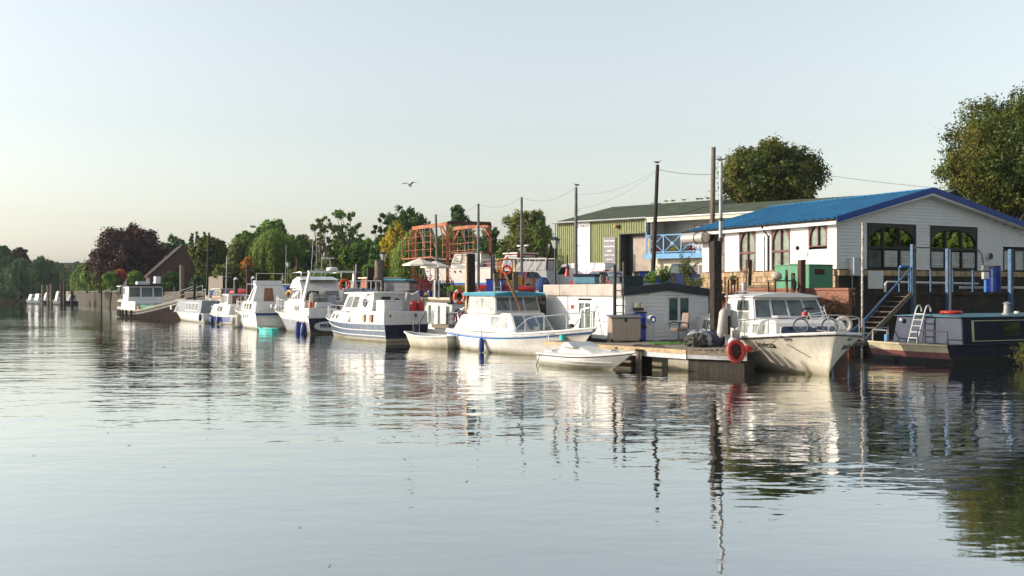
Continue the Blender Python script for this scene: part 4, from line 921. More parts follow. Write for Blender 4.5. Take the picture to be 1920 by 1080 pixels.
rope('thin blue rope looped along the cruiser hull', [at(B, *h.pt(.16, .62, -1, .03)), at(B, *h.pt(.08, .42, -1, .03)), at(B, *h.pt(.05, -.05, -1, .1))], rope_d, .012, .03)

# ---------------------------------------------------------------- 2 white Invicta, bow towards the camera
I = thing('motor_cruiser', 'cream white motor cruiser with script lettering, bow towards the camera', 'boat')
L = place(I, 8.5, 40.0, 9.66, 29.7)
h = Hull(L, 3.7, .95, 1.30, rake=.5, tr=.86, s0=.62, p=3.8, fl=.30, zm=.95)
h.mesh(I, [('a', -.25), ('a', .03), ('a', .2), ('s', .5), ('s', .3), ('s', .05), ('s', 0)], ([hullcream, hullwhite, black], [0, 0, 0, 0, 0, 2]), n=34)
h.strake(I, black, .028, -.03, 'rubbing_strake', .008); h.strake(I, white2, .05, .035, 'toe_rail', -.04); h.deck(I, white2, .0)
m, Q = frustum(4.2, 8.75, 1.45, .95, 1.74, .35, 0, .14, wf=1.32, zf=1.66); m.build('fore_cabin', white2, I, bevel=.10)
window(I, Q['right'], .36, .52, .30, .78, gl_l, white2, .03, 2); window(I, Q['right'], .62, .72, .34, .74, gl_l, white2, .03, 1); window(I, Q['right'], .82, .92, .34, .74, gl_l, white2, .03, 1)
window(I, Q['left'], .30, .46, .30, .78, gl_l, white2, .03, 1)
rnd_rect_window(I, Q['front'], .10, .90, .14, .74, gl_b, white2, rr=.06)
m, Q = frustum(.3, 4.4, 1.3, .95, 1.6, 0, .1, .12); m.build('aft_cabin', white2, I, bevel=.05)
for a in (.22, .55): window(I, Q['right'], a, a + .22, .25, .8, gl_m, white2, .03, 1)
m, Q = frustum(4.2, 6.9, 1.38, 1.6, 2.36, .5, .1, .14, wf=1.26, crown=.10); m.build('wheelhouse', white2, I, bevel=.0)
window(I, Q['right'], .42, .86, .42, .88, gl_m, white2, .04, 1); window(I, Q['right'], .42, .86, .04, .36, gl_l, white2, .04); window(I, Q['left'], .2, .8, .4, .88, gl_m, white2, .04, 1)
for k in range(4): rnd_rect_window(I, Q['front'], .025 + .2425 * k, .25 + .2425 * k, .12, .9, gl_m, greyw, rr=.08)
m, Q = frustum(4.05, 6.6, 1.32, 2.38, 2.42, .0, 0, .03, wf=1.18, crown=.12); m.build('roof', white, I, 30)
m = MB(); m.ell((2.2, 0, 1.62), (1.9, 1.2, .34), 18, 9, 0, .07); m.build('cockpit_cover', tarp, I, 60)
h.rail(I, steel, .30, .985, .58, 6, mid=False, r=.016, off=-.10, h0=.25)
cy(I, 'flue', galv, (4.5, -.75, 2.45), (4.5, -.75, 2.9), .09, .09, 12); cy(I, 'flue_base', dgrey, (4.5, -.75, 2.40), (4.5, -.75, 2.52), .16, .12, 12)
cy(I, 'deck_vent', rust, (7.7, .15, 1.66), (7.7, .15, 1.76), .17, .17, 12); cy(I, 'vent_cap', red, (7.7, .15, 1.76), (7.7, .15, 1.91), .11, .09, 12)
text_on_hull(I, h, 'Invicta', black, .775, .80, .27, -1, .35, .006, 1.2)
text_on_hull(I, h, '7495', black, .90, 1.05, .11, -1, 0, .004)
text_on_hull(I, h, 'Invicta', black, .965, .80, .24, 1, .35, .006)
text_on_hull(I, h, '7495', black, .96, 1.07, .11, 1, 0, .004)
tb(I, 'anchor_line', rope_m, [h.pt(.9, .95, -1, .02), h.pt(.95, .55, -1, .02)], .01)
bicycle('small folding bicycle with black saddle on the cream cruiser foredeck', at(I, 9.1, -.55, 1.27), I.rotation_euler[2] + R(80), greyw, .92, lean=-.12, small=True)
lifebuoy('grey white lifebuoy at the bow rail of the cream cruiser', at(I, 9.25, .75, 1.55), I.rotation_euler[2] + 1.2, fender_white, .22, .06, .2)
rope('pale mooring rope from the cream cruiser bow to the pontoon', [at(I, *h.pt(.90, 1.22, -1, .03)), (7.3, 30.7, .72)], rope_m, .014, .12)
rope('second slack mooring rope beside the cream cruiser bow line', [at(I, *h.pt(.80, 1.12, -1, .03)), (7.0, 30.65, .74), (5.9, 31.6, .66)], rope_m, .012, .1)

for t_ in (.35, .62): bx(I, 'deck_cleat', steel, (L * t_ - .1, L * t_ + .1), (-h.hb(t_) + .14, -h.hb(t_) + .2), (h.sheer(t_) + .02, h.sheer(t_) + .08))
tb(I, 'wiper', black, [(6.55, .5, 1.95), (6.45, .8, 2.2)], .012); tb(I, 'wiper', black, [(6.55, -.5, 1.95), (6.45, -.2, 2.2)], .012); tb(I, 'roof_rail', steel, [(4.3, -1.0, 2.5), (4.4, -1.0, 2.58), (6.2, -.95, 2.58), (6.3, -.95, 2.48)], .016); bx(I, 'hatch', greyw, (7.0, 7.5), (-.7, -.2), (1.70, 1.78), .02); tb(I, 'stain_chain', galv, [(L - .25, 0, 1.34), (8.8, .1, 1.36)], .02)
fender('slim grey fender tucked between the cream cruiser and the pontoon', at(I, *h.pt(.55, .85, -1, .12)), fender_white, .6, .11)
# ---------------------------------------------------------------- 3 small white speedboat
Sp = thing('speedboat', 'small white speedboat with sharp raked bow alongside the pontoon', 'boat')
L = place(Sp, 1.55, 35.4, 3.95, 31.6)
h = Hull(L, 1.75, .42, .66, rake=1.25, tr=.92, s0=.4, p=2.1, fl=.30, zm=.44, chine=.55)
h.mesh(Sp, [('a', -.12), ('a', .03), ('a', .14), ('s', .20), ('s', .10), ('s', .05), ('s', 0)], ([hullwhite, greyw, dgrey], [0, 0, 0, 0, 2, 0]))
h.strake(Sp, white2, .035, -.02, 'gunwale', .01); h.deck(Sp, white2, .0, camber=.14)
for z_ in (.14, .26): h.strake(Sp, hullwhite, .02, z_, 'spray_rail', .02, t0=.1, t1=.93, absz=True)
m, Q = frustum(.9, 3.1, .62, .46, .72, 1.3, .15, .16, wf=.45); m.build('covered_cockpit', white2, Sp, bevel=.05)
m, Q = frustum(1.15, 1.9, .58, .68, .84, .45, .02, .1); m.build('screen_cover', greyw, Sp)
bx(Sp, 'engine_hatch', white2, (.05, .55), (-.55, .55), (.38, .52), .03); bx(Sp, 'swim_platform', greyw, (-.28, .02), (-.6, .6), (.10, .16), .01)
bx(Sp, 'bow_cleat', black, (3.4, 3.5), (-.03, .03), (.70, .76))
rope('short dark line at the speedboat stern', [at(Sp, .3, -.86, .42), at(Sp, .25, -1.0, -.02)], rope_d, .015, .02)

# ---------------------------------------------------------------- 4 open dinghy
Di = thing('rowing_dinghy', 'open cream dinghy with dark blue interior behind the cruiser', 'boat')
L = place(Di, -2.55, 44.75, -5.0, 46.5)
h = Hull(L, 1.45, .55, .68, rake=.35, tr=.8, s0=.4, p=2.2, fl=.55, zm=.52)
h.mesh(Di, [('a', -.15), ('a', .05), ('a', .2), ('s', .1), ('s', 0)], ([hullcream], [0, 0, 0, 0])); h.strake(Di, white2, .05, 0, 'gunwale', .01)
h.deck(Di, canvas_b, .30, name='inside_floor'); m = MB(); a = h.line(.02, .97, -.02, 1, -.03, 14); b = h.line(.02, .97, -.30, 1, -.05, 14); m.v = [tuple(q) for q in a + b]; m.f = [(i, i + 1, i + 16, i + 15) for i in range(14)]; m.m = [0] * 14; m.build('inner_side', canvas_b, Di)
m = MB(); a = h.line(.02, .97, -.02, -1, -.03, 14); b = h.line(.02, .97, -.30, -1, -.05, 14); m.v = [tuple(q) for q in a + b]; m.f = [(i, i + 1, i + 16, i + 15) for i in range(14)]; m.m = [0] * 14; m.build('inner_side', greyw, Di)
for x_ in (.75, 1.7): bx(Di, 'thwart', white2, (x_, x_ + .22), (-.6, .6), (.36, .40))
rope('black painter rope from the dinghy bow to the blue hulled boat', [at(Di, L, 0, .66), (-4.45, 51.0, 1.45)], rope_d, .02, .25)

# ---------------------------------------------------------------- 5 blue hulled motor boat
M = thing('river_cruiser', 'white motor boat with slate blue hull and white rubbing strakes', 'boat')
L = place(M, -5.36, 50.7, -10.65, 57.6)
h = Hull(L, 2.75, .92, 1.2, rake=.75, tr=.95, s0=.45, p=2.4, fl=.34, zm=.90)
h.mesh(M, [('a', -.25), ('a', .02), ('a', .16), ('a', .30), ('s', .30), ('s', .05), ('s', 0)], ([slate, hullcream, white2, navyhull], [1, 1, 0, 0, 0, 2]), transom_mats=[1, 1, 3, 3, 3, 2])
h.strake(M, white2, .035, .0, 'gunwale', .02); h.strake(M, white2, .028, -.34, 'rubbing_strake', .015, across=False); h.strake(M, white2, .028, .30, 'rubbing_strake', .015, absz=True, across=False); h.deck(M, white2, .0)
m, Q = frustum(.05, 3.6, 1.32, .92, 1.55, .0, -.0, .03, wf=1.30); m.build('aft_cabin', white2, M, bevel=.03)
for a in (.40, .62): sl_(M, 'wooden_step', wood_p if a < .5 else wood, Q['left'], a, a + .07, .12, .72, 0, .09)
bk = Q['back']; tb(M, 'stern_ladder', steel, [(-.06, -.35, 1.42), (-.06, -.35, .02)], .018); tb(M, 'stern_ladder', steel, [(-.06, -.72, 1.42), (-.06, -.72, .02)], .018)
for z_ in (.3, .6, .9, 1.2): tb(M, 'ladder_rung', steel, [(-.06, -.35, z_), (-.06, -.72, z_)], .014)
el(M, 'stern_lamp', black, (-.04, -.52, 1.36), (.05, .07, .07)); el(M, 'skin_fitting', dgrey, (-.0, .95, 1.33), (.03, .06, .06))
m, Q = frustum(4.2, 6.9, 1.15, .9, 1.48, .4, -.3, .12, wf=.9); m.build('fore_cabin', white2, M, bevel=.05)
for a in (.60, .80): rnd_rect_window(M, Q['left'], 1 - a - .09, 1 - a, .35, .70, gl_d, black, rr=.3, name='porthole')
m, Q = frustum(1.5, 4.9, 1.2, 1.50, 2.42, .55, -.1, .12, wf=1.12, crown=.06); m.build('wheelhouse', white2, M, 30)
for a, b in ((.08, .28), (.32, .5)): window(M, Q['left'], a, b, .22, .86, gl_d if a > .2 else gl_m, white2, .04)
m = MB(); c = qp(Q['left'], .74, .5); m.torus((0, 0, 0), .2, .035, 'y', 18, 6); rb = m.build('porthole', black, M, 60); rb.location = c + V(0, .02, 0)
m = MB(); m.cyl((0, -.02, 0), (0, .02, 0), .19, .19, 16); m.build('pane', gl_b, rb)
for k in range(3): window(M, Q['front'], .05 + .32 * k, .31 + .32 * k, .2, .9, gl_m, white2, .03)
m = MB(); c = qp(Q['back'], .62, .52); m.torus((0, 0, 0), .2, .035, 'x', 18, 6); rb = m.build('porthole', black, M, 60); rb.location = c + V(-.02, 0, 0)
m = MB(); m.cyl((-.02, 0, 0), (.02, 0, 0), .19, .19, 16); m.build('pane', gl_b, rb)
window(M, Q['back'], .2, .45, .28, .86, gl_d, white2, .03)
m, Q = frustum(1.3, 4.65, 1.2, 2.44, 2.50, 0, 0, .03, wf=1.1, crown=.06); m.build('roof', white, M, 30); bx(M, 'roof_vent', black, (2.2, 3.6), (-.3, .4), (2.52, 2.6)); bx(M, 'solar_panel', gl_b, (3.4, 4.3), (-.5, .5), (2.57, 2.60))
bx(M, 'deck_box', white, (.55, 1.45), (-.1, 1.0), (1.53, 2.12), .02)
h.rail(M, steel, .5, .985, .62, 7, mid=True, r=.016)
tb(M, 'aft_rail', galv, [(.1, 1.22, 2.05), (3.4, 1.2, 2.05)], .015); tb(M, 'aft_rail', galv, [(.1, 1.22, 1.52), (.1, 1.22, 2.05), (.1, -1.22, 2.05), (.1, -1.22, 1.52)], .015); tb(M, 'rail_post', galv, [(1.8, 1.22, 1.52), (1.8, 1.22, 2.05)], .015)
m = MB(); m.torus((0, 0, 0), .2, .04, 'x', 18, 6); lw = m.build('mooring_wheel', greyw, M, 60); lw.location = (2.0, 1.05, 2.2)
for k, l in enumerate(('left of the two red gas bottles on the blue hulled boat', 'right of the two red gas bottles on the blue hulled boat')):
    g_ = thing('gas_bottle', l, 'gas bottle', at(M, .28, -.55 - .42 * k, 1.53), 0, 'red gas bottles'); m = MB(); m.tube([(0, 0, 0), (0, 0, .04), (0, 0, .42), (0, 0, .52), (0, 0, .58)], [.15, .18, .18, .12, .04], 14); m.build('cylinder', red, g_, 50); m = MB(); m.torus((0, 0, .6), .09, .015, 'z', 12, 5); m.build('collar', red, g_, 60); cy(g_, 'valve', galv, (0, 0, .56), (0, 0, .66), .03)
cv = thing('folded_canopy', 'folded grey canvas canopy behind the red gas bottles', 'canopy', at(M, .5, -.75, 1.53), M.rotation_euler[2]); m = MB(); m.prism([V(0, -.5, .5), V(.1, .45, .5), V(.15, .3, 1.0), V(.2, 0, .85), V(.2, -.4, 1.05)], (.18, 0, 0)); m.build('cloth', canvas_g, cv, bevel=.03); tb(cv, 'pole', galv, [(.1, -.45, 0), (.1, -.45, .6)], .02); tb(cv, 'pole', galv, [(.1, .4, 0), (.1, .4, .6)], .02)

# ---------------------------------------------------------------- 6 the motor yacht with the oval name board
P = thing('motor_yacht', 'motor yacht with radar arch and lettered navy transom', 'boat')
L = place(P, -10.55, 60.1, -16.2, 70.8)
h = Hull(L, 3.9, 1.05, 1.75, rake=1.2, tr=.92, s0=.4, p=2.3, fl=.30, zm=1.15)
greyhull = MAT('grey_hull', (.24, .25, .27), .4, var=.2, streak=.3, grime=.8)
h.mesh(P, [('a', -.25), ('a', .02), ('a', .14), ('a', .3), ('s', .34), ('s', .1), ('s', 0)], ([greyhull, hullwhite, navyhull, white2], [1, 0, 0, 0, 1, 3]), transom_mats=[2, 2, 2, 2, 2, 3])
h.strake(P, white2, .05, 0, 'gunwale', .02); h.deck(P, white2, .0)
m = MB(); n = 24; pts = [V(-.012, 1.42 * (abs(math.cos(t)) ** .6) * (1 if math.cos(t) > 0 else -1), .47 + .30 * (abs(math.sin(t)) ** .8) * (1 if math.sin(t) > 0 else -1)) for t in [2 * math.pi * i / n for i in range(n)]]; m.prism(pts, (-.012, 0, 0)); m.build('name_board', greyw, P)
text(P, 'PERSEPHONE', navy, V(-.03, 1.08, .40), (0, -1, 0), (0, 0, 1), .27, bold=.012, sx=1.08); bx(P, 'port_name_marks', navy, (-.030, -.026), (-.55, .22), (.25, .31))
m, Q = frustum(1.5, 8.0, 1.7, 1.10, 1.95, .6, 0, .12, wf=1.3); m.build('lower_cabin', white2, P, bevel=.04)
for a in (.60, .68, .76): window(P, Q['left'], a, a + .045, .30, .66, gl_d, white2, .025)
m, Q = frustum(2.6, 6.4, 1.5, 1.90, 2.75, .7, .3, .14, wf=1.3); m.build('saloon', white2, P, bevel=.03)
for a in (.05, .3, .52, .75): window(P, Q['left'], a, a + .19, .2, .86, gl_d, white2, .04, 1)
window(P, Q['back'], .1, .4, .1, .8, gl_d, white2, .04); window(P, Q['back'], .55, .85, .1, .8, gl_m, white2, .04)
m, Q = frustum(3.0, 5.8, 1.35, 2.75, 3.30, .5, .9, .1); m.build('flybridge', white2, P, bevel=.03); 
m, Q = frustum(3.2, 5.6, 1.2, 3.28, 3.5, .8, 1.2, .1); m.build('fly_screen', gl_l, P)
for s_ in (1, -1): m = MB(); m.prism([V(1.6, s_ * 1.62, 1.9), V(2.1, s_ * 1.62, 1.9), V(1.12, s_ * 1.45, 3.75), V(.82, s_ * 1.45, 3.75)], (0, -.10 * s_, 0)); m.build('arch_leg', white2, P)
bx(P, 'arch_top', white2, (.82, 1.12), (-1.52, 1.52), (3.70, 3.82), .02)
m = MB(); m.tube([(1, 0, 3.82), (1, 0, 3.88), (1, 0, 4.0), (1, 0, 4.04)], [.34, .36, .34, .25], 16); m.build('radar_dome', white, P, 50); tb(P, 'aerial', greyw, [(1, .1, 4.0), (1, .15, 4.6)], .02); bx(P, 'radar_bar', white, (.95, 1.05), (-.1, .6), (4.55, 4.62)); tb(P, 'whip_aerial', greyw, [(1, 1.3, 3.8), (.9, 1.2, 6.1)], .012); tb(P, 'whip_aerial', greyw, [(1, 1.0, 3.8), (.98, .98, 6.2)], .012)
bx(P, 'bench_back', canvas_g, (.35, .6), (-1.55, -.5), (1.9, 2.75), .06); bx(P, 'cockpit_wall', white2, (.02, 1.6), (-1.75, 1.75), (1.05, 1.55), .03); bx(P, 'davit_box', white2, (.3, 1.0), (.2, 1.2), (1.56, 1.9), .04)
for s_ in (.3, -.3): bx(P, 'covered_seat', MAT('seat_cover', (.26, .25, .21), .9, var=.3), (.65, 1.1), (.66 + s_, 1.14 + s_), (1.57, 2.5), .14)
tb(P, 'boarding_pole', galv, [(.05, -.2, -.1), (.05, -.2, 2.6)], .015); bx(P, 'navy_dodger', canvas_b, (.1, .9), (-1.75, -1.55), (1.5, 2.3), .05); bx(P, 'stern_locker', greyw, (1.1, 1.5), (-.3, .9), (1.56, 2.3), .03); tb(P, 'cockpit_rail', steel, [(.1, 1.7, 1.5), (.1, 1.7, 2.2), (.1, -.4, 2.2), (.1, -.4, 1.5)], .02); el(P, 'radio_buoy', orange, (.5, 1.5, 1.75), (.14, .14, .2)); tb(P, 'ensign_staff', wood, [(.05, -1.2, 1.5), (-.35, -1.2, 3.0)], .02)
h.rail(P, white, .42, .985, .85, 9, mid=True, r=.02)
tb(P, 'fly_rail', steel, [(3.2, 1.3, 3.3), (3.2, 1.3, 3.75), (5.4, 1.25, 3.75), (5.4, -1.25, 3.75), (3.2, -1.3, 3.75), (3.2, -1.3, 3.3)], .018)
lifebuoy('red lifebuoy on the aft deck of the yacht with the radar arch', at(P, .85, -.75, 2.95), P.rotation_euler[2] + 1.57, orange, .3, .09)
bg_ = one('blue_sail_bag', (lambda m: (m.ell((0, 0, .45), (.5, .6, .5), 12, 8, 0, .08), m)[1])(MB()), canvas_b, 'crumpled blue canvas bag on the yacht aft deck', 'bag', at(P, .7, -1.5, 1.56), smooth=60)
T = thing('inflatable_tender', 'grey inflatable tender hung across the stern of the yacht with radar arch', 'dinghy', at(P, -.25, -.9, 1.25), P.rotation_euler[2] - 1.57)
m = MB(); m.tube([(-.95, .5, 0), (.7, .5, .05), (1.15, .25, .12), (1.3, 0, .14), (1.15, -.25, .12), (.7, -.5, .05), (-.95, -.5, 0)], [.14, .17, .16, .16, .16, .17, .14], 10); m.build('tube', fender_white, T, 60); bx(T, 'floor', dgrey, (-.8, .95), (-.45, .45), (-.14, -.06)); bx(T, 'transom_board', wood, (-.8, -.75), (-.4, .4), (-.1, .2)); el(T, 'outboard', dgrey, (-.95, 0, .2), (.15, .14, .28))
fender('fat dark blue fender at the yacht side, front one', at(P, *h.pt(.13, .75, 1, .16)), fender_blue, .9, .20); fender('fat dark blue fender at the yacht side, hind one', at(P, *h.pt(.07, .70, 1, .14)), fender_blue, .8, .17, tilt=.15)
tl = thing('toy_dinghy', 'tiny turquoise plastic dinghy floating at the yacht side', 'dinghy'); l2 = place(tl, -14.7, 61.8, -16.1, 62.6)
h = Hull(1.45, .7, .24, .30, rake=.15, tr=.8, s0=.4, p=2.2, fl=.7, zm=.24); h.mesh(tl, [('a', -.06), ('a', .04), ('a', .1), ('s', 0)], ([turq], [0, 0, 0]), n=14); h.strake(tl, turq, .035, 0, 'rim'); h.deck(tl, turq, .12, name='inside_floor'); bx(tl, 'oar', white, (.5, 1.0), (-.03, .03), (.25, .29))

# ---------------------------------------------------------------- 7 white boat with shaded transom and hanging grey tender
K = thing('trawler_yacht', 'white boat with small flybridge tower and blue striped transom', 'boat')
L = place(K, -15.75, 67.1, -20.5, 76.5)
h = Hull(L, 3.3, 1.15, 1.6, rake=1.0, tr=.93, s0=.42, p=2.3, fl=.32, zm=1.1)
h.mesh(K, [('a', -.25), ('a', .02), ('a', .2), ('a', .75), ('s', .22), ('s', .05), ('s', 0)], ([hullwhite, canvas_b, white2, greyw], [0, 0, 0, 0, 0, 2]), transom_mats=[0, 0, 0, 3, 1, 2]); h.strake(K, white2, .05, 0, 'gunwale', .02); h.deck(K, white2, 0)
for t_ in (.20, .26, .32): rnd_rect_window(K, (h.pt(t_ + .02, .70, 1), h.pt(t_, .70, 1), h.pt(t_, .95, 1), h.pt(t_ + .02, .95, 1)), 0, 1, 0, 1, gl_d, None, name='porthole', out=.02)
m, Q = frustum(.8, 7.0, 1.4, 1.10, 1.85, .5, 0, .1, wf=1.1); m.build('cabin', white2, K, bevel=.04)
for a in (.2, .4, .6): window(K, Q['left'], a, a + .12, .3, .75, gl_d, white2, .03)
m, Q = frustum(2.2, 4.4, 1.25, 1.8, 2.95, .9, .2, .35, wf=1.2); m.build('wheelhouse', white2, K, bevel=.03); window(K, Q['left'], .3, .62, .08, .8, gl_d, white2, .04); window(K, Q['back'], .3, .6, .05, .85, wood, white2, .04); window(K, Q['front'], .1, .9, .3, .85, gl_m, white2, .04, 2)
bx(K, 'fly_panel', white2, (2.6, 3.4), (-.9, .95), (2.95, 3.3), .02); sl_(K, 'blue_trim', lblue, (V(3.4, .96, 2.95), V(2.6, .96, 2.95), V(2.6, .96, 3.3), V(3.4, .96, 3.3)), 0, 1, .5, .75); tb(K, 'fly_rail', steel, [(2.6, .9, 3.3), (2.5, .9, 3.8), (2.5, -.9, 3.8), (2.6, -.9, 3.3)], .02)
h.rail(K, white, .02, .5, .7, 6, mid=True, r=.018, join=False); h.rail(K, white, .5, .985, .7, 6, mid=True, r=.018)
T = thing('grey_tender', 'grey inflatable tender slung on the stern of the flybridge boat', 'dinghy', at(K, -.35, -.55, 1.55), K.rotation_euler[2] - 1.45)
m = MB(); m.tube([(-1.0, .45, 0), (.8, .45, -.05), (1.2, .22, 0), (1.32, 0, .02), (1.2, -.22, 0), (.8, -.45, -.05), (-1.0, -.45, 0)], [.15, .17, .17, .17, .17, .17, .15], 10); m.build('tube', greyw, T, 60); m = MB(); m.ell((0, 0, -.12), (1.0, .42, .3), 12, 6); m.build('keel', fender_white, T, 60); bx(T, 'grey_band', grey, (-.9, .8), (-.62, -.60), (-.06, .04))
fender('long white fender on the flank of the flybridge boat', at(K, *h.pt(.42, 1.0, 1, .14)), fender_white, .95, .17)
# boat behind with cream deck, covered outboard and yellow ring
J = thing('day_cruiser', 'open day cruiser with dark blue canopy behind the white yachts', 'boat'); L = place(J, -14.6, 72.6, -20.6, 77.4)
h = Hull(L, 3.0, 1.4, 1.8, rake=.9, tr=.9, fl=.4, zm=1.4); h.mesh(J, [('a', -.2), ('a', .1), ('a', .6), ('s', .2), ('s', 0)], ([hullcream], [0, 0, 0, 0])); h.strake(J, cream, .06, 0, 'gunwale', .02); h.deck(J, cream, 0)
m, Q = frustum(1.2, 6.0, 1.3, 1.45, 2.85, 1.1, .5, .35, crown=.18); m.build('canopy', canvas_b, J, 30)
for a in (.1, .5): window(J, Q['left'], a, a + .3, .2, .8, gl_b, None)
tb(J, 'canopy_hoop', galv, [(.7, 1.3, 1.5), (.7, 1.2, 3.05), (.7, -1.2, 3.05), (.7, -1.3, 1.5)], .025); tb(J, 'canopy_hoop', galv, [(.7, 1.2, 3.05), (6.2, 1.1, 3.1)], .02); tb(J, 'canopy_hoop', galv, [(6.2, 1.1, 3.1), (6.2, 1.1, 1.9)], .02); tb(J, 'canopy_hoop', galv, [(.7, -1.2, 3.05), (6.2, -1.1, 3.1), (6.2, -1.1, 1.9)], .02)
ob = thing('covered_outboard', 'pale sheet wrapped round an outboard engine by the blue canopy', 'engine', at(J, 3.2, 1.15, 1.6), 0); m = MB(); m.ell((0, 0, .95), (.42, .38, .42), 12, 8, 0, .05); m.build('cover', fender_white, ob, 60); bx(ob, 'leg', dgrey, (-.12, .12), (-.12, .12), (.0, .6)); bx(ob, 'cowl', black, (-.33, .33), (-.3, .3), (.42, .75), .05)
lifebuoy('yellow horseshoe lifebuoy right of the wrapped outboard', at(J, .85, 1.35, 2.25), J.rotation_euler[2] + 3.1, yellow, .33, .10)

# ---------------------------------------------------------------- 8 small blue hulled cabin boat, grey houseboat narrowboat, black barge
C = thing('cabin_boat', 'small white cabin boat with faded blue hull and dark fenders', 'boat'); L = place(C, -20.2, 76.2, -24.2, 80.4)
h = Hull(L, 2.4, .72, .85, rake=.5, tr=.85, fl=.45, zm=.7); h.mesh(C, [('a', -.2), ('a', .08), ('a', .16), ('s', .12), ('s', 0)], ([bluehull, hullwhite], [1, 1, 0, 1])); h.strake(C, white2, .04, 0, 'gunwale', .02); h.deck(C, white2, 0)
m, Q = frustum(1.1, 4.6, 1.0, .72, 1.55, .4, 0, .12, wf=.8); m.build('cabin', white2, C, bevel=.04)
for a in (.30, .46): window(C, Q['left'], a, a + .13, .3, .8, gl_d, white2, .03, 1)
m, Q = frustum(1.5, 2.9, .9, 1.5, 2.35, .3, .1, .12); m.build('wheelhouse', white2, C, bevel=.03); window(C, Q['left'], .12, .45, .2, .85, gl_d, wood, .04); window(C, Q['left'], .55, .88, .2, .85, gl_m, white2, .04); window(C, Q['back'], .2, .8, .1, .85, wood, white2, .04)
h.rail(C, white, .45, .985, .6, 6, mid=True, r=.018); tb(C, 'stern_rail', white, [(.1, 1.0, .75), (.1, 1.0, 1.5), (.1, -1.0, 1.5), (.1, -1.0, .75)], .02); tb(C, 'cockpit_rail', white, [(.1, 1.0, 1.5), (1.2, 1.0, 1.5), (1.2, 1.0, .75)], .02)
for k, t_ in enumerate((.03, .40, .62, .90)): fender(['round pale buoy fender at the stern of the small blue hulled boat', 'dark fender amidships on the small blue hulled boat', 'dark fender forward of amidships on the small blue hulled boat', 'dark fender near the bow of the small blue hulled boat'][k], at(C, *h.pt(t_, .62, 1, .12)), fender_white if k == 0 else fender_blue, .6, .2 if k == 0 else .14)
N_ = thing('grey_narrowboat', 'grey sided narrow boat with four white framed windows by the barge', 'boat', (0, 0, 0)); L = place(N_, -23.9, 80.6, -29.6, 89.2)
h = Hull(L, 2.3, .75, .95, rake=.5, tr=.95, fl=.6, zm=.75, s0=.7); h.mesh(N_, [('a', -.2), ('a', .1), ('a', .3), ('s', 0)], ([hullwhite], [0, 0, 0])); h.deck(N_, greyw, 0)
m, Q = frustum(.8, 9.2, 1.08, .74, 1.75, .1, .1, .16, crown=.06); m.build('cabin', MAT('narrowboat_grey', (.20, .22, .24), .5, var=.15), N_, 30)
for k in range(4): window(N_, Q['left'], .46 + .115 * k, .54 + .115 * k, .25, .8, gl_m, white, .06)
tb(N_, 'grab_rail', white, [(.8, .9, 1.8), (9.0, .9, 1.8)], .02)
fender('dark fender between the grey narrow boat and the small cabin boat', at(N_, .3, 1.25, .75), fender_blue, .6, .14)

A = thing('dutch_barge', 'dark brown Dutch barge with white wheelhouse and curved sheer', 'boat'); L = place(A, -38.6, 101.4, -28.2, 86.2)
brownhull = MAT('barge_hull', (.020, .012, .009), .7, var=.35, scale=1.5, spec=.08)
h = Hull(L, 4.2, .95, 1.95, rake=.5, tr=.72, s0=.3, p=3.2, fl=.62, zm=.72, stern_fl=.9)
h.mesh(A, [('a', -.3), ('a', .12), ('s', .40), ('s', .30), ('s', .27), ('s', .10), ('s', .07), ('s', 0)], ([brownhull, black, cream, white], [0, 0, 1, 2, 1, 2, 1]), n=30)
h.strake(A, cream, .028, -.0, 'gunwale', .03); h.deck(A, brownhull, .05)
m, Q = frustum(2.4, 7.2, 1.75, .72, 1.58, .2, 0, .10, wf=1.6); m.build('coaming', white, A, bevel=.05)
for a in (.48, .68): window(A, Q['right'], a, a + .12, .3, .75, gl_l, white, .04)
for a in (.05, .30, .55, .78): window(A, Q['front'], a, a + .17, .25, .75, gl_l, white, .05)
m, Q = frustum(2.9, 5.0, 1.65, 1.55, 3.05, .05, .0, .06); m.build('wheelhouse', white, A)
for a, b in ((.05, .20), (.25, .40)): window(A, Q['right'], a, b, .45, .88, gl_d, white, .04)
for a, b in ((.03, .34), (.38, .70), (.74, .98)): window(A, Q['front'], a, b, .30, .90, gl_m, white, .06)
bx(A, 'wheelhouse_roof', navy, (2.6, 5.3), (-1.85, 1.85), (3.05, 3.18), .02); bx(A, 'aft_awning', white, (.9, 2.62), (-1.8, 1.8), (3.0, 3.08)); bx(A, 'stern_cover', canvas, (.3, 2.2), (-1.5, 1.5), (1.6, 1.75), .04); bx(A, 'stern_window', gl_d, (.5, 2.3), (-1.62, -1.6), (1.0, 1.5)); bx(A, 'stern_wall', white, (.4, 2.5), (-1.6, 1.6), (.75, 1.58))
bx(A, 'skylight', white, (3.5, 4.2), (-.6, .6), (3.19, 3.5), .02); el(A, 'roof_lamp', steel, (4.6, .9, 3.35), (.12, .12, .17)); tb(A, 'funnel', dgrey, [(2.7, -1.2, 3.1), (2.7, -1.2, 3.8)], .06); tb(A, 'aerial', greyw, [(3.2, .5, 3.2), (3.2, .5, 4.0)], .02); bx(A, 'white_box', white, (4.4, 5.1), (.9, 1.4), (3.3, 4.0), .02)
bx(A, 'hatch_cover', MAT('green_tarp', (.03, .16, .09), .7), (8.0, 14), (-1.3, 1.3), (.95, 1.25), .06); bx(A, 'hatch_side', wood, (7.3, 8.0), (-1.4, 1.4), (.75, 1.15), .03)
for k, t_ in enumerate((.13, .21, .28, .36, .46)): fender(['aftmost', 'second', 'third', 'fourth', 'foremost'][k] + ' black tyre fender along the dark barge', at(A, *h.pt(t_, .78, -1, .12)), rubber, .7, .13)
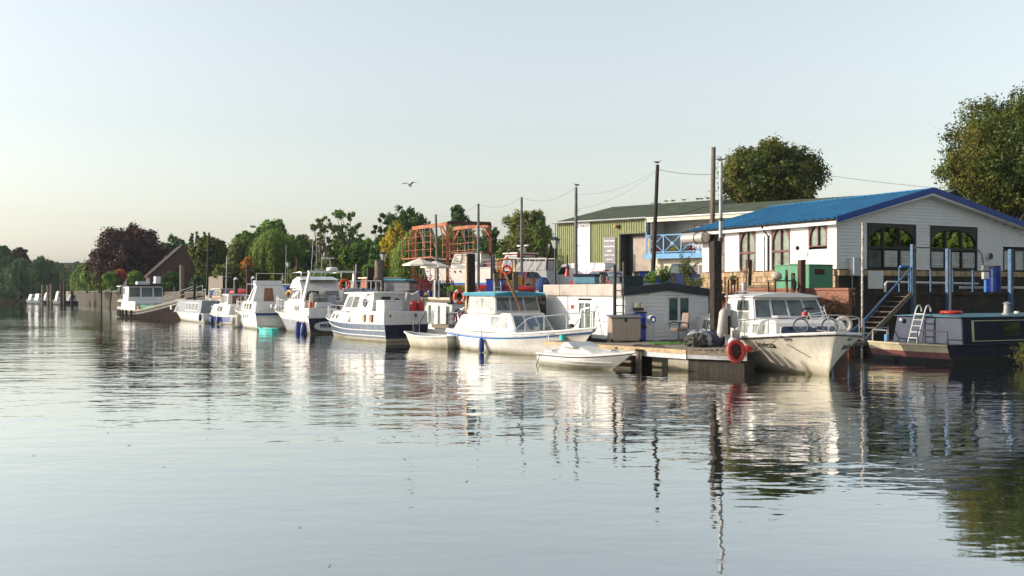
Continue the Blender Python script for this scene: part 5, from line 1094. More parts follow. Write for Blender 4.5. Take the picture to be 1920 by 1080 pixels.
gw = thing('gangway', 'white railed gangway sloping up from the barge foredeck', 'gangway', at(A, 8.2, .4, 1.3), A.rotation_euler[2] + .12); m = MB()
bx(gw, 'tread', wood_d, (0, 9.5), (-.3, .3), (-.05, .0))
for s_ in (.3, -.3):
    m = MB(); m.tube([(0, s_, .45), (9.4, s_, .95)], .022, 5); m.tube([(0, s_, .15), (9.4, s_, .5)], .016, 5); m.build('side_rail', galv, gw, 60)
    for k in range(5): tb(gw, 'rail_post', galv, [(k * 2.3, s_, -.05), (k * 2.3, s_, .5 + k * .11)], .018)
gw.rotation_euler[1] = -.09
text(A, 'A', white, h.pt(.93, 1.25, -1, .02), h.pt(.96, 1.25, -1) - h.pt(.93, 1.25, -1), (0, -.3, 1), .5) if False else bx(A, 'anchor', greyw, (L * .945 - .25, L * .945 + .15), (-1.05, -.95), (.95, 1.35), .05)

# ---------------------------------------------------------------- 9 wide narrowboat at the right
Nb = thing('wide_narrowboat', 'navy wide beam narrowboat with cream bow band at the right', 'boat', (14.38, 36.35, 0), math.atan2(.43, .90))
maroon = MAT('maroon_band', (.20, .075, .07), .5, var=.2, streak=.2); creamb = MAT('cream_band', (.50, .44, .28), .5, var=.15, streak=.25)
def nbrow(z, x0): return [(x0, 1.82, z), (x0 - .25, .9, z), (x0 - .28, 0, z), (x0 - .25, -.9, z), (x0, -1.82, z), (19, -1.85, z), (19, 1.85, z)]
m = MB(); zs = [(-.3, .35), (.02, .28), (.20, .18), (.42, .08), (.66, 0)]; K_ = 7
for z, x0 in zs: m.v += nbrow(z, x0)
for j in range(4):
    for i in range(6): a = j * K_ + i; m.f.append((a, a + 1, a + 1 + K_, a + K_)); m.m.append(([1, 1, 2, 3][j]) if i < 4 else [1, 1, 0, 0][j])
m.f.append(tuple(4 * K_ + i for i in range(7))); m.m.append(4); m.build('hull', [navyhull, black, maroon, creamb, deckm], Nb)
tb(Nb, 'gunwale', creamb, nbrow(.67, 0)[:5], .04); tb(Nb, 'gunwale', navy, [(0, -1.85, .67), (19, -1.87, .67)], .04)
m, Q = frustum(1.05, 18.5, 1.62, .66, 1.64, 0, .10, .14, crown=.07); m.build('cabin', navy, Nb, 30)
m = MB(); m.add([qp(Q['top'], .0, .02) + V(0, 0, .075), qp(Q['top'], 1, .02) + V(0, 0, .075), qp(Q['top'], 1, .98) + V(0, 0, .075), qp(Q['top'], 0, .98) + V(0, 0, .075)], [(0, 1, 2, 3)]); 
m2, Q2 = frustum(1.0, 18.6, 1.50, 1.645, 1.66, 0, 0, .02, crown=.075); m2.build('roof_sheet', roof_teal, Nb, 30)
slateface = MAT('slate_face', (.030, .042, .075), .6, var=.15)
sl_(Nb, 'bulkhead', slateface, Q['back'], .01, .99, .02, .98, 0, .02); 
for a, b in ((.40, .54), (.55, .69)): sl_(Nb, 'cabin_door', slateface, Q['back'], 1 - b, 1 - a, .05, .86, .02, .045)
sl_(Nb, 'coach_line', creamb, Q['right'], .03, .99, .12, .145, 0, .012); sl_(Nb, 'coach_line', creamb, Q['right'], .03, .99, .86, .885, 0, .012); sl_(Nb, 'coach_line', creamb, Q['right'], .026, .032, .12, .885, 0, .012)
for a in (.12, .30, .52): window(Nb, Q['right'], a, a + .05, .35, .75, gl_d, black, .04)
cy(Nb, 'chimney', galv, (4.2, -.9, 1.70), (4.2, -.9, 2.11), .13, .10, 12); cy(Nb, 'chimney_cap', galv, (4.2, -.9, 2.11), (4.2, -.9, 2.18), .16, .05, 12); cy(Nb, 'chimney_foot', galv, (4.2, -.9, 1.68), (4.2, -.9, 1.76), .2, .16, 12)
for x_ in (5.4, 6.3, 7.4): cy(Nb, 'mushroom_vent', cream, (x_, -.4, 1.72), (x_, -.4, 1.81), .11, .09, 10)
el(Nb, 'headlamp', steel, (1.0, 1.15, 1.48), (.08, .1, .1))
lifebuoy('red lifebuoy lying flat on the narrowboat roof', at(Nb, 2.2, -.1, 1.79), 0, red, .34, .06, R(90))
ld = thing('boarding_ladder', 'white hooked boarding ladder leaning on the narrowboat cabin front', 'ladder', at(Nb, .38, .05, .68), Nb.rotation_euler[2])
for s_ in (.21, -.21): tb(ld, 'stile', greyw, [(.0, s_, 0), (.42, s_, 1.22), (.50, s_, 1.36), (.60, s_, 1.38), (.68, s_, 1.28), (.70, s_, 1.15)], .03, 7)
for k in range(5): tb(ld, 'rung', greyw, [(.06 + .075 * k, -.21, .18 + k * .22), (.06 + .075 * k, .21, .18 + k * .22)], .025, 6)
tb(Nb, 'bow_rail', galv, [(.1, 1.7, .7), (.1, 1.7, 1.12), (.9, 1.7, 1.2), (.9, 1.7, .7)], .03); tb(Nb, 'bow_rail', galv, [(.1, 1.7, 1.12), (.0, .9, 1.12), (.0, .9, .7)], .03); tb(Nb, 'bow_rail', dgrey, [(.2, -1.7, .7), (.15, -1.7, 1.15), (.05, -.5, 1.18), (.05, -.5, .7)], .025); cy(Nb, 'bollard', lblue, (.3, 1.2, .68), (.3, 1.2, .95), .09)
fender('short black tyre fender on the narrowboat bow', at(Nb, .0, .55, .30), rubber, .42, .09)

# ---------------------------------------------------------------- boats in the second row, mostly hidden
for k, (p0, p1, D0, D1, l, hm_, ht, cb) in enumerate(((700, 618, 63, 67, 'white cruiser with pale blue cover in the second row behind the blue hulled boat', hullwhite, 2.7, MAT('pale_blue_cover', (.16, .30, .42), .7)), (628, 566, 69, 73, 'white flybridge boat in the second row behind the lettered yacht', hullwhite, 3.0, white2), (446, 392, 84, 88, 'navy hulled boat with wooden wheelhouse behind the small cabin boat', navyhull, 2.7, wood), (560, 500, 80, 84, 'cream hulled launch in the second row under the mooring lamp', hullcream, 2.9, canvas_b))):
    f = thing('second_row_boat', l, 'boat', (0, 0, 0), 0, 'boats in the second row'); L = place(f, X(p0, D0), D0, X(p1, D1), D1)
    h = Hull(L, 2.6, 1.2, 1.5, rake=.7, fl=.45); h.mesh(f, [('a', -.1), ('a', .3), ('s', .2), ('s', 0)], ([hm_, white2], [0, 0, 1]), n=14); h.deck(f, white2, 0); h.strake(f, greyw, .05, 0, 'gunwale', .02)
    m, Q = frustum(L * .10, L * .80, 1.05, 1.2, 1.9, .6, .1, .12, wf=.9); m.build('cabin', white2, f, bevel=.04)
    for a_ in (.15, .4, .65): window(f, Q['left'], a_, a_ + .15, .3, .75, gl_d, white2, .03)
    m, Q = frustum(L * .22, L * .58, .95, 1.85, ht, .5, .15, .14); m.build('wheelhouse', cb, f, bevel=.04)
    for a_ in (.1, .55): window(f, Q['left'], a_, a_ + .35, .3, .85, gl_d, white2, .04)
    window(f, Q['back'], .15, .85, .3, .85, gl_m, white2, .04, 1); bx(f, 'wheelhouse_roof', white2, (L * .2, L * .56), (-1.0, 1.0), (ht, ht + .08), .02)
    h.rail(f, white, .45, .985, .7, 6, r=.02); tb(f, 'mast', greyw, [(L * .4, 0, ht), (L * .38, 0, ht + 1.6 + .6 * k)], .03); tb(f, 'mast_spreader', greyw, [(L * .39, -.5, ht + 1.1), (L * .39, .5, ht + 1.1)], .02); tb(f, 'stern_arch', galv, [(.3, 1.0, 1.2), (.2, 1.0, ht), (.2, -1.0, ht), (.3, -1.0, 1.2)], .03)
# ---------------------------------------------------------------- far boats at the bend
for k, (p0, p1, D, l, hw, ht) in enumerate(((53, 66, 196, 'white motor boat furthest left at the river bend', 2.6, 1.9), (67, 77, 192, 'small pale boat with clutter on deck, second from left at the bend', 1.6, 2.0), (79, 98, 188, 'broad white boat with dark hull between the far piles', 2.8, 2.2), (102, 118, 186, 'white boat with rounded cover right of the far piles', 2.4, 2.4), (124, 143, 182, 'dark hulled boat at the right end of the far moorings', 2.4, 1.9))):
    f = thing('moored_boat', l, 'boat', (0, 0, 0), 0, 'boats at the far moorings'); L = place(f, X(p1, D), D + .5, X(p0, D), D - 1)
    h = Hull(L, 1.5, .7, .85, rake=.4, fl=.5); h.mesh(f, [('a', -.1), ('a', .3), ('s', 0)], ([hullwhite if k in (0, 1, 3) else navyhull], [0, 0]), n=10); h.deck(f, white2, 0)
    m, Q = frustum(L * .12, L * .72, .65, .7, ht, L * .18, .1, .1, crown=.12 if k == 3 else 0); m.build('cabin', greyw if k in (1, 4) else (fw if k != 0 else white2), f); window(f, Q['left'], .2, .8, .45, .85, gl_d, None); window(f, Q['right'], .2, .8, .45, .85, gl_d, None)
# ---------------------------------------------------------------- pontoon and houseboats
Pn = thing('pontoon', 'timber decked floating pontoon with concrete floats', 'pontoon')
dk = [V(1.2, 37.7, .56), V(5.62, 32.0, .56), V(7.30, 30.9, .56), V(7.0, 36, .56), V(6.9, 39.3, .56), V(4.3, 38.2, .56), V(3.62, 38.1, .56), V(3.45, 36.35, .56), V(1.95, 38.28, .56)]
m = MB(); m.prism(dk, (0, 0, .10)); m.build('deck_base', deckm, Pn)
fd = (dk[1] - dk[0]).normalized(); fn = V(fd.y, -fd.x, 0); fn = -fn if fn.y > 0 else fn
def board(a, b, z0, z1, th, mat, name):
    d = (b - a).normalized(); n = V(d.y, -d.x, 0); n = -n if n.y > 0 else n
    m = MB(); m.prism([V(a.x, a.y, z0), V(b.x, b.y, z0), V(b.x, b.y, z1), V(a.x, a.y, z1)], n * th); return m.build(name, mat, Pn)
# deck planks laid parallel to the front edge
pw = .145
for k in range(22):
    o = -fn * (k * (pw + .012)); a = dk[0] + o + fd * .02 + fd * k * .0; b = dk[1] + o + fd * (k * .10)
    if k > 5: a = a + fd * (2.85 - .0 * k)
    if k > 15: break
    b = b + fd * max(0, (k - 6)) * .03
    m = MB(); m.prism([V(a.x, a.y, .662), V(b.x, b.y, .662), V(b.x, b.y, .69) if 0 else V(b.x - fn.x * pw, b.y - fn.y * pw, .662), V(a.x - fn.x * pw, a.y - fn.y * pw, .662)], (0, 0, .028 + .004 * (k % 3))); m.build('deck_plank', deckm if k % 2 else wood_g, Pn)
board(dk[0], dk[1], .56, .695, .05, wood_p, 'edge_beam'); board(dk[0] + fd * 2.6, dk[1], .40, .555, .035, greyw, 'lower_beam'); board(dk[1] + fd * .04, dk[2], .56, .69, .05, wood_g, 'edge_beam'); board(dk[1] + fd * .04, dk[2], .42, .555, .035, galv, 'lower_beam')
def flt(a, ln, dp, mat=concrete, dirv=None):
    d = dirv or fd; n = V(d.y, -d.x, 0); n = -n if n.y > 0 else n
    m = MB(); b = a + d * ln; m.prism([V(a.x, a.y, -.3), V(b.x, b.y, -.3), V(b.x, b.y, .38), V(a.x, a.y, .38)], -n * dp); m.build('float', mat, Pn, bevel=.02)
flt(dk[1] - fd * .95 - fn * .12, .9, 1.3); flt(dk[1] - fd * 2.1 - fn * .55, .75, 1.0); flt(dk[0] + fd * .6 - fn * .5, 1.6, 1.0); flt(dk[0] + fd * 3.1 - fn * .6, 1.0, 1.0)
flt(V(5.72, 32.1, 0), 1.85, .9, concrete_d, (dk[2] - dk[1]).normalized())
m = MB(); m.prism([dk[1] * 1 + V(-.1, .9, -.86), dk[2] + V(-.4, 1.3, -.86), dk[3] + V(-.3, 0, -.86), V(3.7, 36.6, -.3)], (0, 0, .82)); m.build('underdeck_shade_block', wood_d, Pn)  # dark block added to stand in for the shade under the deck
for k, (a_, l) in enumerate(((dk[0] + fd * 1.75, 'left'), (dk[1] - fd * 2.0, 'right'))):
    hp = thing('hanging_fender_post', l + ' worn timber fender post hung on the pontoon front edge with ropes', 'post', (a_.x + fn.x * .16, a_.y + fn.y * .16, 0)); cy(hp, 'post', wood_g, (0, 0, -.4), (0, 0, .62), .11, .10, 10); m = MB(); m.torus((0, 0, .60), .12, .03, 'z', 12, 5); m.build('lashing', rope_d, hp, 60); tb(hp, 'rope_tail', rope_m, [(.05, -.1, .6), (.06, -.12, .35), (.03, -.12, .1)], .02)
rope('coil of dark line lying along the pontoon edge', [V(4.15, 34.1, .72), V(4.5, 33.9, .71), V(4.8, 33.6, .72), V(5.1, 33.25, .71)], rope_d, .03, -.03)
el(None, 'x', rope_d, (0, 0, 0), .01).name = 'tmp'; bpy.data.objects.remove(bpy.data.objects['tmp'])

HB = thing('houseboat', 'white boarded houseboat with dark roof edge and twin green window', 'houseboat', (4.33, 38.0, 0), math.atan2(.44, .90))
ha = 3.85; hl = 6.4; hz0, hz1 = .69, 2.58
qf = (V(0, 0, hz0), V(ha, 0, hz0), V(ha, 0, hz1), V(0, 0, hz1))
def trimh(z): zz = z + hz0; e = 2.44; a = max(0, (zz - e) / .13); return (min(a, ha / 2 - .02), max(ha - a, ha / 2 + .02))
boards(qf, [(1.92, 3.02, .68 , 1.72)], .145, white, HB, 'front_cladding', topf=(trimh, 1.98))
ql_ = (V(0, hl, hz0), V(0, 0, hz0), V(0, 0, 2.42), V(0, hl, 2.42)); boards(ql_, [(hl - 3.6, hl - 2.5, .1, 1.5)], .145, white, HB, 'side_cladding')
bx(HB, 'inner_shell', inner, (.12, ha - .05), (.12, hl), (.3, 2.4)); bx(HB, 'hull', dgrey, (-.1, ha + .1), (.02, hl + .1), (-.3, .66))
m = MB(); m.prism([V(.02, .015, .7), V(ha - .02, .015, .7), V(ha - .02, .015, 2.50), V(ha / 2, .015, 2.72), V(.02, .015, 2.52)], (0, .06, 0)) if 0 else m.prism([V(.02, .04, 2.3), V(ha - .02, .04, 2.3), V(ha - .02, .04, 2.50), V(ha / 2, .04, 2.74), V(.02, .04, 2.52)], (0, .06, 0)); m.build('gable_backing', white, HB)
bx(HB, 'corner_trim', white, (-.03, .05), (-.03, .05), (hz0, 2.42)); bx(HB, 'corner_trim', white, (ha - .06, ha + .02), (-.03, .03), (hz0, 2.42))
q = (V(1.92, 0, hz0 + .68), V(3.02, 0, hz0 + .68), V(3.02, 0, hz0 + 1.72), V(1.92, 0, hz0 + 1.72)); f = MB()
for a, b in ((0, .06), (.94, 1), (.46, .54)): f.slab(q, a, b, 0, 1, -.08, .03)
f.slab(q, .06, .94, 0, .06, -.08, .028); f.slab(q, .06, .94, .94, 1, -.08, .028); wf_ = f.build('window_frame', white, HB); sl_(wf_, 'pane', gl_t, q, .06, .46, .06, .94, -.1, -.05); sl_(wf_, 'pane', gl_t, q, .54, .94, .06, .94, -.1, -.05)
bx(HB, 'window_sill', white, (1.86, 3.08), (-.07, .0), (hz0 + .60, hz0 + .66))
q = (V(0, 3.6, .8), V(0, 2.5, .8), V(0, 2.5, 2.2), V(0, 3.6, 2.2)); f = MB()
for a, b in ((0, .08), (.92, 1), (.46, .54)): f.slab(q, a, b, 0, 1, -.08, .03)
f.slab(q, .08, .92, .92, 1, -.08, .028); f.slab(q, .08, .92, 0, .06, -.08, .028); wf_ = f.build('patio_door', white, HB); sl_(wf_, 'pane', gl_g, q, .08, .46, .06, .92, -.1, -.05); sl_(wf_, 'pane', gl_g, q, .54, .92, .06, .92, -.1, -.05)
bx(HB, 'red_notice', red, (-.05, -.02), (3.95, 4.15), (1.85, 2.0))
m = MB(); m.prism([V(-.15, -.12, 2.40), V(ha / 2, -.12, 2.60), V(ha + .15, -.12, 2.38), V(ha + .15, -.12, 2.66), V(ha / 2, -.12, 2.92), V(-.15, -.12, 2.70)], (0, .10, 0)); m.build('front_fascia', MAT('bitumen', (.022, .026, .032), .7), HB)
bx(HB, 'side_fascia', MAT('beige_fascia', (.34, .30, .26), .6), (-.16, -.06), (-.0, hl), (2.40, 2.86)); bx(HB, 'fascia_joint', dgrey, (-.165, -.161), (4.9, 4.93), (2.40, 2.86)); bx(HB, 'fascia_joint', dgrey, (-.165, -.161), (2.6, 2.62), (2.40, 2.86))
m = MB(); m.prism([V(-.05, 0, 2.70), V(ha / 2, 0, 2.90), V(ha + .1, 0, 2.64)], (0, hl, 0)); m.build('roof', dgrey, HB)
lx = thing('wall_lights', 'cream twin floodlight fixed to the houseboat wall above the storage box', 'lamp', at(HB, .32, -.08, 1.95), HB.rotation_euler[2])
for k in (0, .24): bx(lx, 'lamp_head', cream, (k, k + .19), (-.14, 0), (0, .22), .02); 
bx(lx, 'bracket', black, (.0, .43), (-.04, .06), (-.10, -.02))
ldd = thing('roof_ladder', 'black steel ladder fixed at the houseboat corner', 'ladder', at(HB, -.42, .1, .7), HB.rotation_euler[2])
for s_ in (0, .42): bx(ldd, 'stile', black, (s_ - .05, s_ + .05), (-.05, .05), (0, 2.9 if s_ == 0 else 3.0))
for k in range(9): bx(ldd, 'rung', greyw if k % 2 else galv, (.05, .37), (-.03, .03), (.2 + k * .28, .24 + k * .28))
rb = thing('roof_locker', 'dark slate coloured roof locker on the houseboat', 'locker', at(HB, .05, .5, 2.72), HB.rotation_euler[2]); bx(rb, 'body', MAT('dark_teal', (.018, .035, .045), .6), (0, 1.1), (0, .8), (0, .40), .01); bx(rb, 'lid', MAT('dark_teal2', (.025, .045, .055), .6), (-.04, 1.14), (-.04, .84), (.40, .46), .01)
tb2 = thing('cool_box', 'teal box with navy lid on the houseboat roof', 'box', at(HB, -.05, 3.9, 2.88), HB.rotation_euler[2] - .9); bx(tb2, 'body', MAT('cool_teal', (.07, .20, .26), .5), (0, .95), (0, .5), (0, .30), .02); bx(tb2, 'lid', navy, (-.03, .98), (-.03, .53), (.30, .42), .02); bx(tb2, 'end_panel', greyw, (-.012, -.002), (.02, .48), (.02, .28))

sb = thing('storage_box', 'brown resin storage shed box with grey lid on the pontoon', 'box', (3.71, 37.25, .70), .10)
bx(sb, 'body', resin, (0, 1.13), (0, .75), (0, .86), .02); m = MB(); m.prism([V(-.04, -.05, .87), V(1.17, -.05, .87), V(1.17, -.05, .93), V(-.04, -.05, .93)], (0, .85, .06)); m.build('lid', resin_top, sb)
for k in range(2):
    dr = bx(sb, 'door', resin, (.03 + .54 * k, .55 + .54 * k), (-.03, .0), (.04, .84), .008)
    for j in range(6): bx(dr, 'groove', resin_top, (.08 + .54 * k + j * .075, .088 + .54 * k + j * .075), (-.033, -.029), (.08, .80))
bx(sb, 'latch', black, (.50, .60), (-.06, -.03), (.74, .86), .01); bx(sb, 'foot', black, (-.02, .06), (-.05, .05), (-.01, .10)); bx(sb, 'foot', black, (1.07, 1.15), (-.05, .05), (-.01, .10))
pw_ = thing('power_pillar', 'blue electric power pillar beside the storage box', 'power pillar', (4.93, 38.05, .70), .4); bx(pw_, 'lower_cabinet', plastic_b, (-.15, .15), (-.13, .13), (0, .46), .02); bx(pw_, 'collar', black, (-.17, .17), (-.15, .15), (.46, .56), .01); bx(pw_, 'upper_cabinet', plastic_b, (-.15, .15), (-.13, .13), (.56, 1.05), .02); bx(pw_, 'cap', black, (-.18, .18), (-.16, .16), (1.05, 1.10), .01); bx(pw_, 'side_panel', lblue, (-.153, -.151), (-.1, .1), (.60, 1.0))
hr = thing('hose_reel', 'round blue and white hose reel on a stand by the houseboat', 'hose reel', (5.32, 37.8, .70), .3); tb(hr, 'stand', greyw, [(.06, 0, 0), (.06, 0, .62)], .025); m = MB(); m.torus((0, -.08, .80), .16, .03, 'y', 18, 6); m.torus((0, .06, .80), .16, .03, 'y', 18, 6); m.build('rim', white, hr, 60); cy(hr, 'drum', plastic_b, (0, -.07, .8), (0, .12, .8), .14, .14, 16); cy(hr, 'hub', steel, (0, -.10, .8), (0, -.07, .8), .07, .07, 12); bx(hr, 'base', dgrey, (-.15, .2), (-.12, .12), (0, .02)); tb(hr, 'hose', white, [(-.05, -.1, .66), (-.12, -.1, .3), (-.02, -.12, .03), (.2, -.2, .02)], .015)
mt = MB(); mt.box(-.95, .95, -.8, .8, 0, .015); one('grass_mat', mt, astro, 'bright green artificial grass mat under the office chair', 'mat', (5.9, 36.0, .702), .05)
ch = thing('office_chair', 'brown leather office chair on the pontoon grass mat', 'chair', (6.05, 36.15, .717), R(205))
for k in range(5):
    a = k * 2 * math.pi / 5; m = MB(); m.bar((0, 0, .09), (math.cos(a) * .3, math.sin(a) * .3, .06), .05, .04); lg = m.build('base_leg', black, ch); el(lg, 'castor', black, (math.cos(a) * .3, math.sin(a) * .3, .03), .03, 8, 5)
cy(ch, 'gas_column', black, (0, 0, .08), (0, 0, .40), .03); bx(ch, 'seat', leather, (-.25, .25), (-.25, .25), (.42, .52), .04); m = MB(); m.prism([V(-.30, -.22, .55), V(-.22, -.22, .55), V(-.30, -.22, 1.08), V(-.38, -.22, 1.08)], (0, .44, 0)); m.build('backrest', leather, ch, bevel=.03)
for s_ in (.29, -.29): tb(ch, 'armrest', black, [(-.24, s_, .5), (-.22, s_, .70), (.05, s_, .74), (.2, s_, .68), (.2, s_, .48)], .025)
# tarpaulin heap, bags, post with fenders
hp = thing('tarp_heap', 'heap of fishing net and clutter under a silver tarpaulin on the pontoon', 'heap', (6.35, 33.9, .70), .2)
m = MB(); m.ell((.15, .2, .20), (.5, .42, .38), 22, 12, 0, .13); m.build('tarpaulin', tarp, hp, 25); m = MB(); m.ell((-.12, -.15, .16), (.4, .34, .28), 26, 14, 0, .22); m.build('net_pile', MAT('net', (.09, .09, .08), .9, var=.5, scale=14, col2=(.01, .012, .012), bump=1, bscale=20), hp, 20); m = MB(); m.ell((.62, .1, .2), (.32, .3, .36), 16, 10, 0, .16); m.build('dark_sheet', MAT('dark_sheet', (.03, .04, .06), .5), hp, 60)
fp = thing('fender_post', 'dark pontoon post hung with three pale fenders and a timber batten', 'post', (6.98, 32.2, .69)); bx(fp, 'post', black, (-.07, .07), (-.07, .07), (-.3, 1.35)); bx(fp, 'batten', wood_p, (-.08, -.03), (-.12, -.071), (-.2, 2.05)); bx(fp, 'cable_box', galv, (-.10, .06), (-.16, -.121), (1.1, 1.5), .01); bx(fp, 'cable_box', galv, (-.10, .06), (-.16, -.121), (.15, .5), .01); cy(fp, 'light', galv, (-.03, -.15, -.35), (-.03, -.15, .05), .05)
fender('large pale sausage fender on the left of the dark pontoon post', (6.72, 32.1, 2.05), fender_white, .98, .14, tilt=.12, rope=.1); fender('short pale fender on the right of the dark pontoon post', (7.22, 32.3, 1.98), fender_white, .62, .15, tilt=-.15, rope=.1); fender('pale round fender low beside the dark pontoon post', (7.25, 32.4, 1.35), fender_white, .5, .17, rope=.1)
od = thing('orange_dinghy', 'bright orange red inflatable dinghy stood on end at the pontoon corner', 'dinghy', (6.90, 30.66, .72), R(6)); m = MB(); pts = []
for i in range(25):
    t = 2 * math.pi * i / 24; pts.append(((.27 + .05 * math.sin(t)) * math.cos(t) * (1 if math.sin(t) < 0 else .92), .0 + .05 * math.sin(t), .33 * math.sin(t)))
m.tube(pts, .085, 9, cap=False); m.build('tube', MAT('dinghy_red', (.36, .026, .012), .5, var=.25), od, 60); m = MB(); m.ell((0, .04, 0), (.25, .04, .3), 14, 8); m.build('floor', MAT('dinghy_inside', (.05, .008, .008), .7), od, 60); od.scale = (.9, .9, .9); tb(od, 'grab_line', rope_m, [(-.36, -.08, .05), (-.2, -.13, -.28), (.1, -.13, -.34), (.36, -.08, -.05)], .012)
for k, (p, mt_, l, r_) in enumerate(((V(7.15, 31.5, .69), plastic_b, 'small blue bag beside the orange dinghy', (.16, .14, .18)), (V(7.05, 31.8, .69), white, 'crumpled white bag behind the orange dinghy', (.17, .15, .22)), (V(7.38, 31.2, .66), red, 'red fuel can at the pontoon corner', (.17, .12, .12)))):
    m = MB(); m.ell((0, 0, r_[2] * .9), r_, 10, 7, 0, .12); one('deck_bag' if k < 2 else 'fuel_can', m, mt_, l, 'bag' if k < 2 else 'can', p, smooth=60)
m = MB(); m.box(-.5, .5, -.3, .3, 0, .03); m.ell((.2, 0, .12), (.2, .16, .14), 10, 6); m.ell((-.15, .05, .1), (.22, .14, .1), 10, 6)
gb_ = thing('net_bin', 'green and teal tangle of buckets at the far pontoon corner', 'bucket', (1.95, 38.1, .70)); cy(gb_, 'bucket', turq, (0, 0, 0), (0, 0, .24), .13, .16, 12); cy(gb_, 'bucket', dgrey, (.4, .1, 0), (.4, .1, .2), .16, .18, 12); tb(gb_, 'hoop', greyw, [(-.55, 0, 0), (-.55, 0, .22), (-.2, 0, .26), (-.1, 0, .15)], .03)

# big piles on the water
def pile(label, px, D, ytop, w, mat, zb=-.8, sq=True, cap=None, group='mooring piles', name='mooring_pile', taper=1.0, lean=0):
    T = thing(name, label, 'pile', (X(px, D), D, 0), R(18), group); zt = Zp(ytop, D); m = MB()
    if sq: m.hexa([(-w / 2, -w / 2, zb), (w / 2, -w / 2, zb), (w / 2, w / 2, zb), (-w / 2, w / 2, zb), (-w / 2 * taper, -w / 2, zt), (w / 2 * taper, -w / 2, zt), (w / 2 * taper, w / 2, zt - .04), (-w / 2 * taper, w / 2, zt - .02)]); m.build('shaft', mat, T, bevel=.02)
    else: m.tube([(0, 0, zb), (lean * .5, 0, zt * .5), (lean, 0, zt)], [w / 2, w / 2 * .97, w / 2 * taper], 12); m.build('shaft', mat, T, 50)
    if cap: cy(T, 'cap', cap, (lean, 0, zt), (lean, 0, zt + w * .5), w / 2 * 1.05, w * .15, 12)
    return T
pile('thick dark timber pile between the houseboat and the cream cruiser', 1342, 34.2, 452, .31, wood_d)
g_ = thing('steel_pipe_pole', 'tall grey steel pipe rising from the thick dark pile', 'pole', (X(1351, 34.3), 34.3, 0)); tb(g_, 'pipe', galv, [(0, 0, 3.9), (.02, 0, Zp(306, 34.3))], .065, 10); cy(g_, 'band', dgrey, (0, 0, 4.3), (0, 0, 4.42), .09); cy(g_, 'band', dgrey, (0, 0, 5.0), (0, 0, 5.1), .08)
pile('tall square pile with weathered pale edge behind the cruiser stern', 882, 49.5, 476, .40, wood_d)
bx(bpy.data.objects['mooring_pile.001'], 'pale_edge', wood_p, (-.24, -.203), (-.15, .15), (.3, 4.3))
pile('weathered round pile at the barge bow', 341, 91.0, 498, .42, wood_g, sq=False, cap=rust)
pile('slim rusty stake right of the barge bow', 365, 84, 523, .22, wood_d)
pile('dark brown square pile behind the flybridge boat', 466, 79, 497, .36, rust)
pile('pale round pile behind the blue hulled boat', 710, 62, 488, .52, wood_g, sq=False)
pile('dark square pile left of the pale round pile', 694, 64, 501, .38, wood_d)
pile('slim brown pile behind the radar arch', 667, 68, 497, .26, rust)
pile('brown stake left of the radar arch', 558, 80, 484, .22, rust)
for k, (px, yt) in enumerate(((80, 534), (90, 534), (96, 532), (115, 530), (121, 529), (135, 530))):
    pile(['first', 'second', 'third', 'fourth', 'fifth', 'sixth'][k] + ' pile from the left at the far moorings', px, 178 + (8 - k) % 5, yt, .5 if k > 2 else .42, wood_d if k > 2 else wood_g, sq=False, group='piles at the far moorings')
for k, (px, yt, D, l) in enumerate(((442, 518, 82, 'black bollard with white cap left of the flybridge'), (475, 516, 80, 'black bollard with white cap beside the brown square pile'))):
    pile(l, px, D, yt + 6, .36, black, sq=False, cap=white, name='capped_bollard', group='white capped bollards')
for k, (px, D, l) in enumerate(((190, 150, 'leaning timber post at the stone river wall, left one'), (205, 146, 'leaning timber post at the stone river wall, right one'))):
    pile(l, px, D, 548, .24, wood_d, sq=False, group='posts at the river wall', lean=.3 * k)

# tall poles along the bank, their wires and gulls
PG = 'poles along the bank'
def pole(label, px, D, ytop, r, mat=wood_g, lean=0, base=GZ):
    T = thing('tall_pole', label, 'pole', (X(px, D) - lean, D, 0), 0, PG); zt = Zp(ytop, D); tb(T, 'shaft', mat, [(0, 0, base - .3), (lean * .5, 0, (zt + base) / 2), (lean, 0, zt)], [r * 1.15, r * 1.05, r * .9], 10)
    for k in (.45, .7): tb(T, 'step_iron', galv, [(lean * k - .35, 0, base + (zt - base) * k), (lean * k + .35, 0, base + (zt - base) * k)], .025, 5)
    return V(X(px, D), D, zt)
gpole = MAT('grey_pole', (.14, .135, .13), .8, var=.25, scale=4)
t818 = pole('slim grey pole left of the hoist centre', 817, 84, 402, .11, gpole, -.2); t897 = pole('slim grey pole in front of the hoist right side', 897, 80, 382, .11, gpole); t978 = pole('slim grey pole between the hoist and the lamp post', 978, 76, 370, .11, gpole); t1080 = pole('grey pole in front of the white banner', 1080, 72, 351, .12, gpole)
t1232 = pole('leaning dark pole beside the shed door topped by a gull', 1233, 64, 309, .125, wood_d, .35); t1337 = pole('tallest pale pole behind the clubhouse roof', 1338, 66, 276, .16, wood_g, .15)
tdark = pole('thin dark pole left of the sunlit trees', 392, 92, 436, .10, wood_d, .2)
WG = 'overhead wires'
wire = MAT('wire', (.06, .06, .06), .8)
